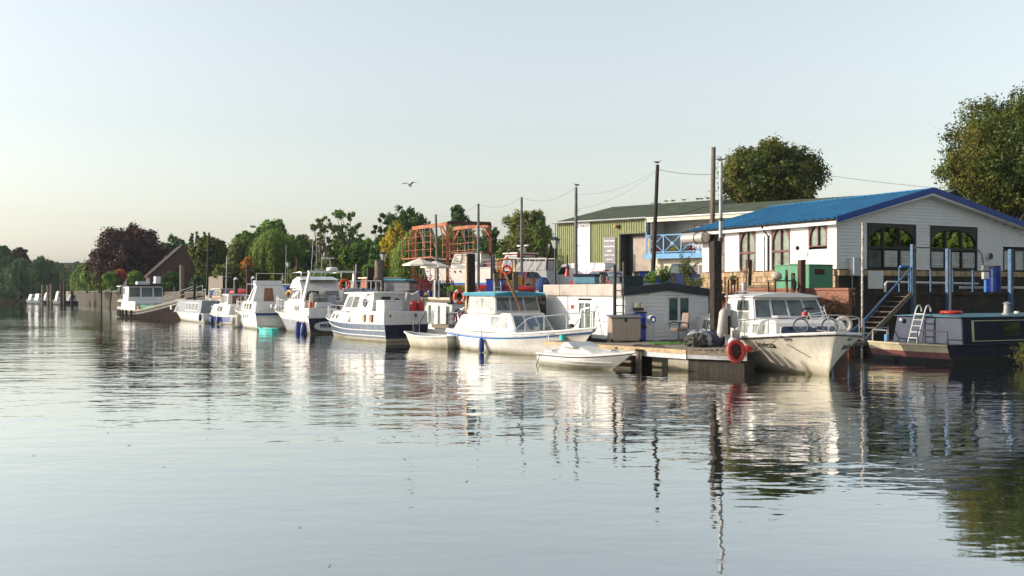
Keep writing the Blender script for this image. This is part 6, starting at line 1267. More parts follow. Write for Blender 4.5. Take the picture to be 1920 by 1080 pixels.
for a, b, s_, l, r_ in ((t818, t897, .5, 'faint wire above the hoist', .008), (t897, t978, .5, 'wire between the two slim poles right of the hoist', .008), (t978, t1080, .6, 'wire from the slim pole to the banner pole', .008), (t1080 - V(0, 0, .5), t1232 - V(0, 0, .3), .5, 'upper wire from the banner pole to the shed door pole', .007), (t1080 - V(0, 0, 1.6), t1232 - V(0, 0, .4), .45, 'lower wire from the banner pole to the shed door pole', .007), (t1232 - V(0, 0, .3), t1337 - V(0, 0, 1.8), .12, 'thick wire from the shed door pole to the tallest pole', .014), (t1080 - V(0, 0, 1.5), V(5.6, 82, 9.2), .1, 'short wire from the banner pole to the shed roof', .012), (t1337 - V(0, 0, .6), V(40, 88, 11.5), .3, 'wire from the tallest pole over the blue roof', .014)):
    rope(l, [a, b], wire, r_, s_, 'overhead_wire', 'wire', group=WG)
gull('gull on the banner pole', t1080, R(200)); gull('gull on top of the shed door pole', t1232, R(10)); gull('gull on top of the steel pipe pole', V(X(1351, 34.3) + .02, 34.3, Zp(306, 34.3)), R(-5)).scale = (.75, .75, .75)
for k, px in enumerate((1250, 1260, 1283, 1307, 1316, 1326)):
    s_ = (lambda kk: (kk * (85 + .75 * 8.2) - 3.87 - .66 * 8.2) / (.75 + kk * .66))((px - 960) / F); gull(['first', 'second', 'third', 'fourth', 'fifth', 'last'][k] + ' gull from the left on the green roof ridge', (3.87 + .75 * s_ + .66 * 8.2, 85 - .66 * s_ + .75 * 8.2, 10.29), R(150 + 13 * k if k % 2 else -20), group='gulls on the roof ridge').scale = (1.1, 1.1, 1.1)
gull('gull flying alone over the moorings', W(768, 353, 60), R(235), True)
perch = gull('bird perched on the treetop lamp behind the moorings', W(472, 430, 120), R(180)); perch.scale = (2, 2, 2)

# lamps
def lamp(label, px, D, ytop, base=GZ, pm=None):
    T = thing('lamp_post', label, 'street lamp', (X(px, D), D, base), 0, 'lantern posts'); h_ = Zp(ytop, D) - base; tb(T, 'post', pm or MAT_lamp, [(0, 0, 0), (0, 0, .9), (0, 0, h_ - .55)], [.09, .055, .045], 8)
    m = MB(); m.tube([(0, 0, h_ - .55), (0, 0, h_ - .16)], [.10, .24], 6); ln = m.build('lantern', gl_l, T); m = MB(); m.tube([(0, 0, h_ - .155), (0, 0, h_ - .03), (0, 0, h_)], [.30, .12, .04], 6); m.build('lantern_roof', MAT_lamp, ln); return T
MAT_lamp = MAT('lamp_green_black', (.012, .03, .022), .5)
lamp('dark green lamp post at the houseboat corner left of the shed', 1041, 46.5, 444, .69); lamp('dark green lamp post between the square piles and the yellow tree', 718, 66, 472); lamp('small lamp post behind the motor yachts', 540, 84, 489, GZ)

# ---------------------------------------------------------------- right-hand quay: rails, steps, posts
Qa = math.atan2(.446, .895)
def qat(px, off=.3):   # point on the quay edge seen at column px, set back by off
    k = (px - 960) / F; b = V(QC.x - .446 * off * 0 + .0, QC.y) if 0 else V(QC.x, QC.y) + V(-.446, .895) * off; t = (k * b.y - b.x) / (.895 - k * .446); return b + V(.895, .446) * t
RG = 'blue quay rail posts'
for k, (px, l) in enumerate(((1745, 'blue rail post right of the first quay pile'), (1786, 'blue rail post right of the middle quay pile'), (1824, 'blue rail post under the second arched window'), (1861, 'blue rail post beside the blue barrel'))):
    p = qat(px); o = thing('rail_post', l, 'post', (p.x, p.y, 2.5), Qa, RG); tb(o, 'tube', quay_blue, [(0, 0, 0), (0, 0, 1.08)], .045, 8); cy(o, 'foot', quay_blue, (0, 0, 0), (0, 0, .03), .09)
gt = thing('landing_rail', 'light blue tubular rail at the head of the quay steps', 'railing', (*qat(1686), 2.5), Qa); tb(gt, 'hoop', quay_blue, [(0, 0, 0), (0, 0, 1.12), (.62, 0, 1.12), (.62, 0, 0)], .04, 8); tb(gt, 'mid_rail', dgrey, [(0, 0, .75), (.62, 0, .72)], .02); bx(gt, 'cap_board', blue, (.05, .6), (-.06, .06), (1.15, 1.22))
for k, (px, yt, w, mt_, l) in enumerate(((1713, 458, .17, wood_g, 'pale timber quay pile at the head of the steps'), (1777, 466, .17, quay_blue, 'thick blue and white quay pile between the arched windows'), (1895, 467, .19, quay_blue, 'blue quay pile at the right by the grilled window'))):
    p = qat(px, -.22); D = p.y; o = thing('quay_pile', l, 'pile', (p.x, p.y, 0), Qa, 'piles against the quay wall'); bx(o, 'shaft', mt_, (-w / 2, w / 2), (-w / 2, w / 2), (-.5, Zp(yt, D)), .02)
    if k < 2: bx(o, 'side_board', quay_blue if k == 0 else wood_g, (-w / 2 - .07 if k == 0 else w / 2 + .002, -w / 2 - .002 if k == 0 else w / 2 + .10), (-w / 2, w / 2 - .02), (-.5, Zp(yt + (0 if k == 0 else 6), D)), .01); 
    if k == 1: bx(o, 'white_face', greyw, (-.02, w / 2 - .01), (-w / 2 - .012, -w / 2 - .002), (1.0, Zp(yt, D) - .02))
st = thing('quay_steps', 'wooden steps with blue stringers going down from the quay to the water', 'steps', (0, 0, 0)); p0 = qat(1690, -.15); p1 = V(14.15, 41.2)
a0 = V(p0.x, p0.y, 2.45); b0 = V(p1.x, p1.y, .5); dd = (b0 - a0); sd = V(-dd.y, dd.x, 0).normalized() * .45
for s_ in (1, -1): m = MB(); m.bar(a0 + sd * s_, b0 + sd * s_, .06, .20); m.build('stringer', quay_blue if s_ < 0 else wood_g, st)
for k in range(9): c = a0.lerp(b0, (k + .5) / 9); m = MB(); m.bar(c + sd * .95, c - sd * .95, .24, .045); m.build('tread', wood_g, st)
tb(st, 'handrail', quay_blue, [a0 + sd + V(0, 0, 1.15), b0 + sd + V(0, 0, .9)], .04, 8); tb(st, 'handrail_post', quay_blue, [a0 + sd, a0 + sd + V(0, 0, 1.2)], .045, 8); tb(st, 'handrail_post', quay_blue, [b0 + sd, b0 + sd + V(0, 0, .95)], .035, 8)
jt = thing('landing_stage', 'dark timber landing stage at the foot of the quay steps', 'jetty', (13.2, 40.9, 0), Qa); bx(jt, 'deck', wood_g, (-.6, 1.6), (-.6, .7), (.35, .48)); tb(jt, 'frame_rail', quay_blue, [(-.5, -.5, .48), (-.5, -.5, 1.35), (.35, -.5, 1.35), (.35, -.5, .48)], .035); tb(jt, 'frame_rail', quay_blue, [(-.5, -.5, .9), (.35, -.5, .9)], .025); tb(jt, 'leg', wood_d, [(-.4, .4, -.5), (-.4, .4, .4)], .1); tb(jt, 'leg', wood_d, [(1.4, -.4, -.5), (1.4, -.4, .4)], .1)
o = thing('white_pole', 'slim peeling white pole in front of the clubhouse corner', 'pole', (X(1616, 42.2), 42.2, 0)); tb(o, 'shaft', MAT('peeling', (.5, .48, .45), .7, var=.4, scale=9, col2=(.15, .09, .06)), [(0, 0, -.4), (.03, 0, Zp(417, 42.2))], .045, 8)
br = thing('blue_barrel', 'dark blue plastic barrel on the quay by the gable', 'barrel', (*(qat(1865, 2.2)), 2.47)); m = MB(); m.tube([(0, 0, 0), (0, 0, .06), (0, 0, .5), (0, 0, .55), (0, 0, 1.0), (0, 0, 1.06)], [.27, .3, .3, .315, .3, .27], 16); m.build('drum', MAT('barrel_blue', (.010, .025, .20), .4), br, 50); cy(br, 'lid', black, (0, 0, 1.06), (0, 0, 1.1), .3, .3, 16); br.scale = (1, 1, 1.25)
sp = thing('standpipe', 'grey valve standpipe left of the blue barrel', 'standpipe', (*(qat(1848, 1.8)), 2.47)); tb(sp, 'pipe', blue, [(0, 0, 0), (0, 0, .8)], .08); bx(sp, 'valve_box', greyw, (-.16, .14), (-.12, .12), (.7, 1.05), .02); tb(sp, 'wheel', grey, [(-.2, -.1, 1.15), (.2, -.1, 1.15)], .04); bx(sp, 'panel', grey, (-.18, .16), (-.1, .1), (1.15, 1.4), .02)
pp = thing('quay_pipe', 'long pale pipe lying along the foot of the gable plinth', 'pipe', (*qat(1660, 3.0), 2.62), Qa); tb(pp, 'tube', greyw, [(0, 0, -.12), (0, 0, .32), (.12, 0, .40), (4.0, 0, .36), (6.5, 0, .33)], .06)
tb3 = thing('long_timber', 'long white painted timber lying on the quay at the right', 'timber', (*qat(1800, 3.1), 2.6), Qa); bx(tb3, 'plank', greyw, (0, 5.5), (-.06, .06), (.1, .22), .01); bx(tb3, 'support', wood_d, (.6, .8), (-.1, .1), (-.12, .099)); bx(tb3, 'support', wood_d, (4.2, 4.4), (-.1, .1), (-.12, .099))
# ---------------------------------------------------------------- yard to the left of the corner
gt_ = thing('green_tank', 'rust streaked green steel tank beside the clubhouse', 'tank', (13.87, 46.5, 2.5), Qa); bx(gt_, 'body', greentank, (0, 1.5), (0, 2.35), (0, 1.30), .02); bx(gt_, 'top_plate', greentank, (-.03, 1.53), (-.03, 2.38), (1.30, 1.34)); bx(gt_, 'rusty_hatch', MAT('rust_panel', (.06, .02, .016), .8), (.35, .95), (-.012, -.002), (.85, 1.12)); tb(gt_, 'filler_pipe', rust, [(.5, 1.0, 1.34), (.5, 1.0, 1.55), (.7, 1.0, 1.55)], .05); bx(gt_, 'top_hatch', dgrey, (.5, 1.0), (1.3, 1.8), (1.341, 1.40))
for k, (px, D, yt, yb, w, l) in enumerate(((1404, 51, 487, 560, .24, 'rust brown steel post under the third arched window'), (1503, 44.8, 488, 560, .26, 'rust brown steel post in front of the green tank'), (1487, 45.6, 512, 548, .14, 'short thin steel post left of the green tank post'))):
    o = thing('steel_post', l, 'post', (X(px, D), D, 0), R(20), 'rusty steel posts'); bx(o, 'column', rust, (-w / 2, w / 2), (-w / 2, w / 2), (Zp(yb, D) - .5, Zp(yt, D)), .01)
RH = thing('red_houseboat', 'low houseboat clad in brick red boards behind the cream cruiser', 'houseboat', (6.75, 44.2, 0), math.atan2(-.15, 1))
bdm = brickwood
q = (V(.6, -.4, .3), V(6.2, -.4, .3), V(6.2, -.4, 2.25), V(.6, -.4, 2.25)); boards(q, [], .12, brickwood, RH, 'front_cladding'); q = (V(.6, 3, .3), V(.6, -.4, .3), V(.6, -.4, 2.25), V(.6, 3, 2.25)); boards(q, [], .12, brickwood, RH, 'side_cladding'); bx(RH, 'core', inner, (.66, 6.2), (-.33, 3), (-.3, 2.2)); bx(RH, 'roof', frame_bk, (.45, 6.4), (-.6, 3.1), (2.26, 2.48), .02)
rk = thing('timber_rack', 'stack of upturned wooden chairs and crates at the quay edge', 'rack', (X(1368, 44.5), 44.2, 1.75), .1)
for x_ in (-.28, .02, .30): bx(rk, 'upright', wood, (x_ - .03, x_ + .03), (-.03, .03), (0, 1.45)); bx(rk, 'upright', wood, (x_ - .03, x_ + .03), (.4, .46), (0, 1.35))
for z_ in (.05, .45, .75, 1.1): bx(rk, 'shelf', wood_p, (-.3, .32), (-.02, .45), (z_, z_ + .04))
bx(rk, 'plant_pot', dred, (.05, .25), (.05, .25), (1.14, 1.34), .02); P_ = NPR.normal(size=(120, 3)) * [.09, .09, .09] + [.15, .15, 1.42]; crown_obj(leafmesh(P_, P_ - [.15, .15, 1.3], .05), L_green, rk, 'leaves')
df = thing('deck_chair', 'folded wooden deck chairs leaning on the stone plinth', 'chair', (X(1385, 50), 50, 2.6), .5)
for k in range(4): m = MB(); m.bar((k * .28, 0, 0), (k * .28 + .35, .3, 1.15), .05, .05); m.build('frame_bar', wood_p, df)
for k in (.2, .9): m = MB(); m.bar((.3 * k, .26 * k, 1.05 * k), (.84 + .3 * k, .26 * k, 1.05 * k), .05, .04); m.build('cross_bar', wood_p, df)
pl_ = thing('plank_pile', 'pile of pale planks on the quay below the arched windows', 'planks', (X(1400, 49), 49, 2.62), -.35)
for k in range(5): bx(pl_, 'plank', wood_p if k % 2 else wood_g, (0, 2.2 - .2 * k), (k * .12, k * .12 + .2), (.05 * k, .05 * k + .045))
gtab = thing('garden_table', 'weathered garden table with clutter left of the green tank', 'table', (X(1462, 45.2), 45.0, 2.4), .3); bx(gtab, 'table_top', wood_g, (-.55, .55), (-.35, .35), (.62, .68))
for x_ in (-.48, .48):
    for y_ in (-.28, .28): bx(gtab, 'leg', wood, (x_ - .04, x_ + .04), (y_ - .04, y_ + .04), (0, .62))
el(gtab, 'rolled_net', canvas, (-.2, 0, .86), (.25, .2, .18), 12, 7, .2); cy(gtab, 'bottle', black, (.35, .1, .68), (.35, .1, 1.15), .08, .05)
hr2 = thing('heron_ornament', 'dark bird ornament standing on the quay beside the table', 'ornament', (X(1488, 44.9), 44.9, 2.55)); m = MB(); m.tube([(0, 0, 0), (0, 0, .15), (.02, 0, .4), (0, 0, .6), (.04, 0, .72)], [.06, .12, .13, .07, .06], 8); m.build('body', dgrey, hr2, 60)
cn = thing('brown_canopy', 'low brown canvas canopy above the red boarded houseboat', 'canopy', (X(1402, 42), 42, 0)); m = MB(); m.tube([(0, 0, 2.05), (0, 0, 2.2), (0, 0, 2.34)], [1.0, .5, .04], 8); m.build('cloth', MAT('brown_canvas', (.14, .09, .085), .9), cn); tb(cn, 'pole', galv, [(0, 0, .5), (0, 0, 2.4)], .03)
plant('tangle of dry brown twigs hanging over the brick quay', 1562, 42.7, 552, 70, 1.2, L_twig, 900, .06, 'dry_shrub', 'shrub', 26, droop=.5)
# plants on the houseboat and quay edge
PG_ = 'plants along the quay edge'
plant('bright green potted plant right of the blue bins', 1222, 45, 508, 34, 2.72, L_light, 700, .06, group=PG_, pot=dred)
plant('taller green plant in front of the blue pickup', 1243, 45, 500, 30, 2.7, L_light, 700, .06, group=PG_, pot=dred)
plant('straggly autumn shrub in front of the pickup bonnet', 1287, 47, 480, 40, 2.6, L_autumn, 700, .06, group=PG_, stems=12)
plant('grey green trailing plant at the quay edge', 1302, 46, 520, 50, 2.45, L_olive, 600, .06, group=PG_, stems=14)
qp_ = thing('wooden_bollard', 'square wooden post with chain in front of the blue pickup', 'post', (X(1262, 45), 45, 2.2)); bx(qp_, 'post', wood_g, (-.12, .12), (-.12, .12), (0, 1.2), .02); tb(qp_, 'chain', galv, [(.1, 0, .95), (.7, .2, .55), (1.4, .3, .7)], .02)
# ---------------------------------------------------------------- reeds at the near right bank
rg = np.random.RandomState(4)
rd = thing('reed_clump', 'dry reeds and weeds on the near bank at the right edge', 'reeds', (18.0, 33.4, .0)); P_ = []; N3 = []; m = MB()
for i in range(170):
    x_, y_ = rg.uniform(-.75, 1.6), rg.uniform(-.6, .6); hh = rg.uniform(.5, 1.7) * (1 if x_ > -.2 else .6); dx = rg.uniform(-.6, .15); p = [V(x_, y_, 0), V(x_ + dx * .3, y_, hh * .6), V(x_ + dx, y_ + rg.uniform(-.2, .2), hh * (1 - .25 * abs(dx)))]; m.tube(p, [.012, .010, .004], 3)
    for j in range(7): t = rg.uniform(.3, 1); q = p[0].lerp(p[2], t); P_.append((q.x + rg.normal() * .06, q.y + rg.normal() * .06, q.z + rg.normal() * .06))
stuff(m.build('stems', MAT('reed_stem', (.16, .12, .06), .9), rd)); P_ = np.array(P_); crown_obj(leafmesh(P_, rg.normal(size=P_.shape), .07, .3), L_olive, rd, 'leaves')
# ---------------------------------------------------------------- vehicles in the yard
def car(label, cat, name, px, D, rz, body, L_=4.1, W_=1.75, H_=1.48, kind='hatch', glass=gl_d, base=GZ, loc=None):
    T = thing(name, label, cat, loc or (X(px, D), D, base), rz); hw = W_ / 2
    if kind == 'hatch': prof = [(-.5, .35), (-.5, .62), (-.485, .88), (-.44, 1.0), (-.33, 1.44), (-.1, 1.48), (.08, 1.44), (.24, 1.0), (.44, .86), (.495, .68), (.5, .35)]
    elif kind == 'van': prof = [(-.5, .4), (-.5, 1.2), (-.495, 2.1), (-.47, 2.25), (-.1, 2.3), (.2, 2.26), (.27, 2.1), (.38, 1.35), (.48, 1.1), (.5, .8), (.5, .4)]
    else: prof = [(-.5, .5), (-.5, .75), (-.5, 1.08), (-.14, 1.1), (-.12, 1.2), (-.07, 1.75), (.12, 1.78), (.25, 1.15), (.45, 1.05), (.495, .85), (.5, .5)]
    sc = H_ / max(z for _, z in prof); m = MB(); ny = 6; n = len(prof); beltz = {'hatch': .98, 'van': 1.35, 'pickup': 1.14}[kind]
    for j in range(ny + 1):
        v = -1 + 2 * j / ny
        for x_, z_ in prof:
            t = max(0, (z_ - beltz) / (prof[5][1] - beltz)); inset = 1 - .16 * t; edge_ = .94 if abs(v) == 1 and (x_ > .42 or x_ < -.45) else 1
            m.v.append((x_ * L_, v * hw * inset * edge_, z_ * sc * (1 - .02 * v * v)))
    for j in range(ny):
        for i in range(n - 1): a = j * n + i; m.f.append((a, a + 1, a + 1 + n, a + n)); m.m.append(0)
    m.f += [tuple(range(n)), tuple(ny * n + i for i in range(n))]; m.m += [0, 0]; m.build('body', body, T, 35)
    def sidequad(x0, x1, x2, x3, z0, z1, s_):
        t1 = max(0, (z1 / sc - beltz) / (prof[5][1] - beltz)); y0, y1 = hw * (1 - .01), hw * (1 - .16 * t1)
        q = (V(x0 * L_, s_ * y0, z0), V(x1 * L_, s_ * y0, z0), V(x2 * L_, s_ * y1, z1), V(x3 * L_, s_ * y1, z1)); return q if s_ < 0 else (q[1], q[0], q[3], q[2])
    zb, zt = (beltz + .02) * sc, (prof[5][1] - .07) * sc
    for s_ in (1, -1):
        if kind == 'hatch': wins = [(-.39, -.12, -.12, -.31), (-.10, .19, .07, -.10)]
        elif kind == 'van': wins = [(.13, .34, .26, .13)]
        else: wins = [(-.10, .03, .02, -.07), (.045, .21, .11, .035)]
        for w_ in wins: sl_(T, 'side_window', glass, sidequad(*w_, zb, zt, s_), 0, 1, .03, .97, 0, .014)
        for x_ in (-.31, .31):
            w = MB(); w.tube([(x_ * L_, s_ * (hw - .18), .32), (x_ * L_, s_ * (hw - .16), .32), (x_ * L_, s_ * (hw + .01), .32), (x_ * L_, s_ * (hw + .015), .32)], [.29, .32, .32, .29], 16); wh = w.build('wheel', rubber, T, 50); cy(wh, 'rim', steel, (x_ * L_, s_ * (hw + .0), .32), (x_ * L_, s_ * (hw + .022), .32), .2, .19, 12)
        el(T, 'headlight', gl_l, (.485 * L_, s_ * hw * .72, .68 * sc), (.06, .17, .08), 10, 6); bx(T, 'tail_light', red, (-.505 * L_, -.47 * L_), (min(s_ * hw * .78, s_ * hw * .955), max(s_ * hw * .78, s_ * hw * .955)), (.72 * sc, .95 * sc), .02); el(T, 'mirror', black, (.15 * L_, s_ * (hw + .06), beltz * sc + .06), (.07, .09, .07), 8, 5)
    i5 = {'hatch': (6, 7, 3, 4), 'van': (6, 7, None, None), 'pickup': (6, 7, 4, 5)}[kind]
    a, b = prof[i5[0]], prof[i5[1]]; q = (V(b[0] * L_, -hw * .9, b[1] * sc), V(b[0] * L_, hw * .9, b[1] * sc), V(a[0] * L_, hw * .82, a[1] * sc), V(a[0] * L_, -hw * .82, a[1] * sc)); sl_(T, 'windscreen', glass, q, .05, .95, .06, .92, 0, .014)
    if i5[2] is not None: a, b = prof[i5[3]], prof[i5[2]]; q = (V(b[0] * L_, hw * .9, b[1] * sc), V(b[0] * L_, -hw * .9, b[1] * sc), V(a[0] * L_, -hw * .82, a[1] * sc), V(a[0] * L_, hw * .82, a[1] * sc)); sl_(T, 'rear_window', glass, q, .08, .92, .1, .9, 0, .014)
    bx(T, 'bumper', dgrey, (-.51 * L_, -.47 * L_), (-hw * .9, hw * .9), (.30, .50), .03); bx(T, 'bumper', dgrey, (.47 * L_, .508 * L_), (-hw * .9, hw * .9), (.30, .50), .03); bx(T, 'number_plate', numberplate_y, (-.515 * L_, -.505 * L_), (-.26, .26), (.55 * sc, .55 * sc + .11)); return T
paint_red = MAT('car_red', (.40, .025, .02), .25, coat=.6, var=.03); paint_white = MAT('car_white', (.66, .66, .67), .3, coat=.5, var=.03); paint_blue = MAT('car_blue', (.012, .028, .16), .22, coat=.7, var=.03); paint_dred = MAT('car_wine', (.20, .012, .025), .25, coat=.6, var=.03)
car('large white van parked in front of the green shed', 'van', 'panel_van', 1094, 78, SA + R(180), paint_white, 5.4, 2.0, 2.35, 'van')
car('red hatchback parked below the notice board', 'car', 'parked_car', 1126, 67, SA + R(190), paint_red, 3.9, 1.7, 1.5, glass=gl_sky)
car('wine red hatchback seen from behind with white roof', 'car', 'parked_car', 986, 70.5, R(62), paint_dred, 3.9, 1.75, 1.52, glass=gl_b)
car('blue double cab pickup truck at the clubhouse corner', 'pickup', 'pickup_truck', 1272, 66, R(-14), paint_blue, 5.2, 1.9, 1.95, 'pickup', glass=gl_g)
pk = bpy.data.objects['pickup_truck']; tb(pk, 'roll_bar', black, [(-1.0, -.75, 1.2), (-.75, -.7, 1.75), (-.75, .7, 1.75), (-1.0, .75, 1.2)], .05)
for k, (px, l) in enumerate(((1203, 'dark blue wheelie bin left of the pickup'), (1215, 'bright blue wheelie bin touching the pickup tail'))):
    b = thing('wheelie_bin', l, 'bin', (X(px, 60 + k), 60 + k, GZ + .25), .3, 'blue wheelie bins'); m = MB(); m.hexa([(-.24, -.28, .08), (.24, -.28, .08), (.24, .25, .08), (-.24, .25, .08), (-.3, -.36, 1.0), (.3, -.36, 1.0), (.3, .36, 1.0), (-.3, .36, 1.0)]); m.build('body', plastic_b if k == 0 else blue, b, bevel=.02); bx(b, 'lid', navy if k == 0 else lblue, (-.32, .32), (-.4, .38), (1.0, 1.08), .02); cy(b, 'wheel', black, (-.3, .3, .1), (-.22, .3, .1), .1); cy(b, 'wheel', black, (.22, .3, .1), (.3, .3, .1), .1); bx(b, 'label_panel', white, (-.14, .14), (-.345, -.325), (.55, .75))

# ---------------------------------------------------------------- boat hoist, boats ashore
Ho = thing('boat_hoist', 'orange steel travelling boat hoist with railings', 'boat hoist', (0, 0, GZ))
pa, pb, pc, pd = V(-9.35, 94.3, 0), V(-5.7, 88, 0), V(-5.55, 95.2, 0), V(-1.95, 89.0, 0)
HT = 6.05
for p in (pa, pb, pc, pd): m = MB(); m.bar(p, p + V(0, 0, HT), .26, .26, up=(1, 0, 0)); m.build('leg', rust_o, Ho); cy(Ho, 'wheel', rubber, p + V(-.2, 0, .35), p + V(.2, 0, .35), .35, .35, 14)
for a, b in ((pa, pb), (pc, pd)):
    m = MB(); m.bar(a + V(0, 0, HT), b + V(0, 0, HT), .26, .32); m.build('top_beam', rust_o, Ho); d_ = (b - a).normalized()
    for e, s_ in ((a, 1), (b, -1)): m = MB(); m.bar(e + V(0, 0, HT - 1.1), e + d_ * s_ * 1.2 + V(0, 0, HT - .1), .12, .12); m.build('knee_brace', rust_o, Ho)
    n_ = V(-d_.y, d_.x, 0) * .6; n_ = n_ if n_.y < 0 else -n_; z0 = HT - 2.9
    m = MB(); m.bar(a + n_ - d_ * .8 + V(0, 0, z0), b + n_ * 1 - d_ * 1.2 + V(0, 0, z0), .5, .12); m.build('walkway', rust_o, Ho)
    for z_ in (1.0, 1.9, 2.7): tb(Ho, 'walkway_rail', rust_o, [a + n_ * 1.4 - d_ * .8 + V(0, 0, z0 + z_ * .72), b + n_ * 1.4 - d_ * 1.2 + V(0, 0, z0 + z_ * .72)], .03, 6)
    for k in range(5): c = a.lerp(b, k / 4.6) + n_ * 1.4 - d_ * .7; tb(Ho, 'rail_post', rust_o, [c + V(0, 0, z0), c + V(0, 0, z0 + (2.3 if k % 2 == 0 else 1.85))], .05, 6)
for k in range(3): c = pa.lerp(pb, .2 + .3 * k); m = MB(); m.bar(c + V(0, 0, HT - .2), c + V(.5, -.2, HT - 1.9), .09, .09); m.build('strut', rust_o, Ho); c = pc.lerp(pd, .2 + .3 * k); m = MB(); m.bar(c + V(0, 0, HT - .2), c + V(.6, -.2, HT - 1.5), .09, .09); m.build('strut', rust_o, Ho)
m = MB(); m.bar(pb + V(0, 0, HT + .1), pd + V(0, 0, HT + .1), .3, .3); m.build('cross_beam', rust, Ho)
lt_ = [pa.lerp(pb, .45), pc.lerp(pd, .5)]
for c in lt_:
    for o_ in (-.25, .25): tb(Ho, 'ladder_stile', galv, [c + V(o_, -.5, 1.2), c + V(o_, -.5, HT + .3)], .03, 5)
    for k in range(10): tb(Ho, 'ladder_rung', galv, [c + V(-.25, -.5, 1.5 + k * .45), c + V(.25, -.5, 1.5 + k * .45)], .02, 4)
el(Ho, 'winch', rust, pa.lerp(pb, .15) + V(0, 0, HT - .9), (.25, .25, .3))
for k in (.3, .7):
    for a, b in ((pa, pb), (pc, pd)): c = a.lerp(b, k); tb(Ho, 'sling', grey, [c + V(0, 0, HT - .2), c + V(0, 0, 1.6)], .035, 5)
Hl = thing('hoisted_boat', 'white launch with blue waterline and red bottom standing in the hoist', 'boat', (0, 0, 2.75)); L = place(Hl, .9, 86.6, -8.4, 93.4); Hl.location.z = 3.0
h = Hull(L, 3.0, 1.75, 2.1, rake=1.0, tr=.85, s0=.45, p=2.2, fl=.35, zm=1.6); h.mesh(Hl, [('a', -.9), ('a', -.3), ('a', -.05), ('a', .12), ('a', .3), ('s', .1), ('s', 0)], ([white2, red, blue], [1, 1, 1, 2, 0, 0])); h.strake(Hl, white2, .05, 0, 'gunwale'); h.deck(Hl, cream, 0)
for t_ in (.5, .56, .62, .68): rnd_rect_window(Hl, (h.pt(t_ + .02, 1.15, 1), h.pt(t_, 1.15, 1), h.pt(t_, 1.4, 1), h.pt(t_ + .02, 1.4, 1)), 0, 1, 0, 1, gl_d, None, 'porthole', .02, .45)
m, Q = frustum(3.6, 7.2, 1.2, 1.7, 2.95, .5, .1, .12); m.build('cabin', white2, Hl, bevel=.03); window(Hl, Q['left'], .06, .3, .3, .85, gl_l, wood, .08); window(Hl, Q['left'], .36, .62, .3, .85, gl_m, wood, .08); window(Hl, Q['left'], .68, .94, .3, .85, gl_m, white2, .06); window(Hl, Q['front'], .1, .9, .3, .85, gl_m, wood, .06, 1)
bx(Hl, 'cabin_roof', wood, (3.4, 7.0), (-1.25, 1.25), (2.95, 3.05), .02); bx(Hl, 'aft_box', dred, (1.2, 3.4), (-1, 1), (1.6, 2.2), .05); el(Hl, 'fender', white, (3.9, 1.45, 1.9), (.3, .2, .3)); h.rail(Hl, galv, .05, .42, .7, 5, r=.025); h.rail(Hl, galv, .72, .98, .7, 4, r=.025)
for k in range(3):
    for s_ in (1, -1): m = MB(); m.bar((1.5 + 3 * k, s_ * 1.6, -.55), (1.5 + 3 * k, s_ * 1.1, .9), .12, .12); m.build('cradle_prop', wood, Hl)
Rb = thing('red_workboat', 'red and white workboat on the hard right of the hoist', 'boat', (0, 0, 0)); L = place(Rb, 2.2, 86, -1.8, 83); Rb.location.z = GZ + .9
h = Hull(L, 2.4, .9, 1.3, rake=.5, fl=.45); h.mesh(Rb, [('a', -.5), ('a', .2), ('s', .2), ('s', 0)], ([red, white2], [0, 0, 1])); h.deck(Rb, red, 0); m, Q = frustum(.9, 3.3, 1.05, .9, 2.35, .5, 0, .15); m.build('cabin', red, Rb, bevel=.04)
for a, b in ((.08, .42), (.5, .9)): window(Rb, Q['left'], a, b, .35, .88, gl_b, white2, .06); window(Rb, Q['right'], a, b, .35, .88, gl_b, white2, .06)
window(Rb, Q['front'], .1, .9, .3, .88, gl_sky, white2, .07, 1); window(Rb, Q['back'], .15, .85, .3, .88, gl_b, red, .07, 1); bx(Rb, 'cabin_roof', white2, (.7, 3.0), (-1.05, 1.05), (2.35, 2.47), .03); el(Rb, 'radar', white, (1.6, 0, 2.75), (.3, .3, .22)); bx(Rb, 'radar_bar', white, (1.5, 1.65), (-.8, .8), (3.05, 3.15)); tb(Rb, 'mast', galv, [(2.0, .3, 2.4), (2.0, .3, 4.0)], .05); tb(Rb, 'derrick', wood_d, [(3.6, 1.0, .5), (2.4, 1.4, 3.6)], .09); bx(Rb, 'cradle', wood_d, (.5, 3.6), (-.7, .7), (-.95, -.3))
Gb = thing('grey_workboat', 'grey covered boat with white tubular rails on the hard', 'boat', (0, 0, 0)); L = place(Gb, 3.1, 77, -.6, 79.5); Gb.location.z = GZ + .75
h = Hull(L, 2.0, .95, 1.15, rake=.6, fl=.5); h.mesh(Gb, [('a', -.4), ('a', .3), ('s', 0)], ([greyw], [0, 0])); m, Q = frustum(.1, 3.4, .85, .95, 1.7, .8, .1, .3); m.build('grey_cover', canvas_g, Gb, bevel=.05); h.rail(Gb, white, .02, .97, .95, 6, r=.03, mid=False); bx(Gb, 'trailer', dgrey, (.2, 3.6), (-.6, .6), (-.72, -.35)); tb(Gb, 'boom', cream, [(.5, 0, 1.7), (.1, .2, 3.0)], .05); tb(Gb, 'boom', rust, [(.1, .6, 1.0), (.0, .6, 3.1)], .06)
Fl = thing('forklift', 'yellow forklift truck in front of the hoisted boat', 'forklift', (X(946, 68), 68, GZ), R(195)); bx(Fl, 'chassis', yellow, (-.9, .7), (-.5, .5), (.3, .85), .05); bx(Fl, 'counterweight', yellow, (-1.15, -.7), (-.5, .5), (.4, 1.2), .08)
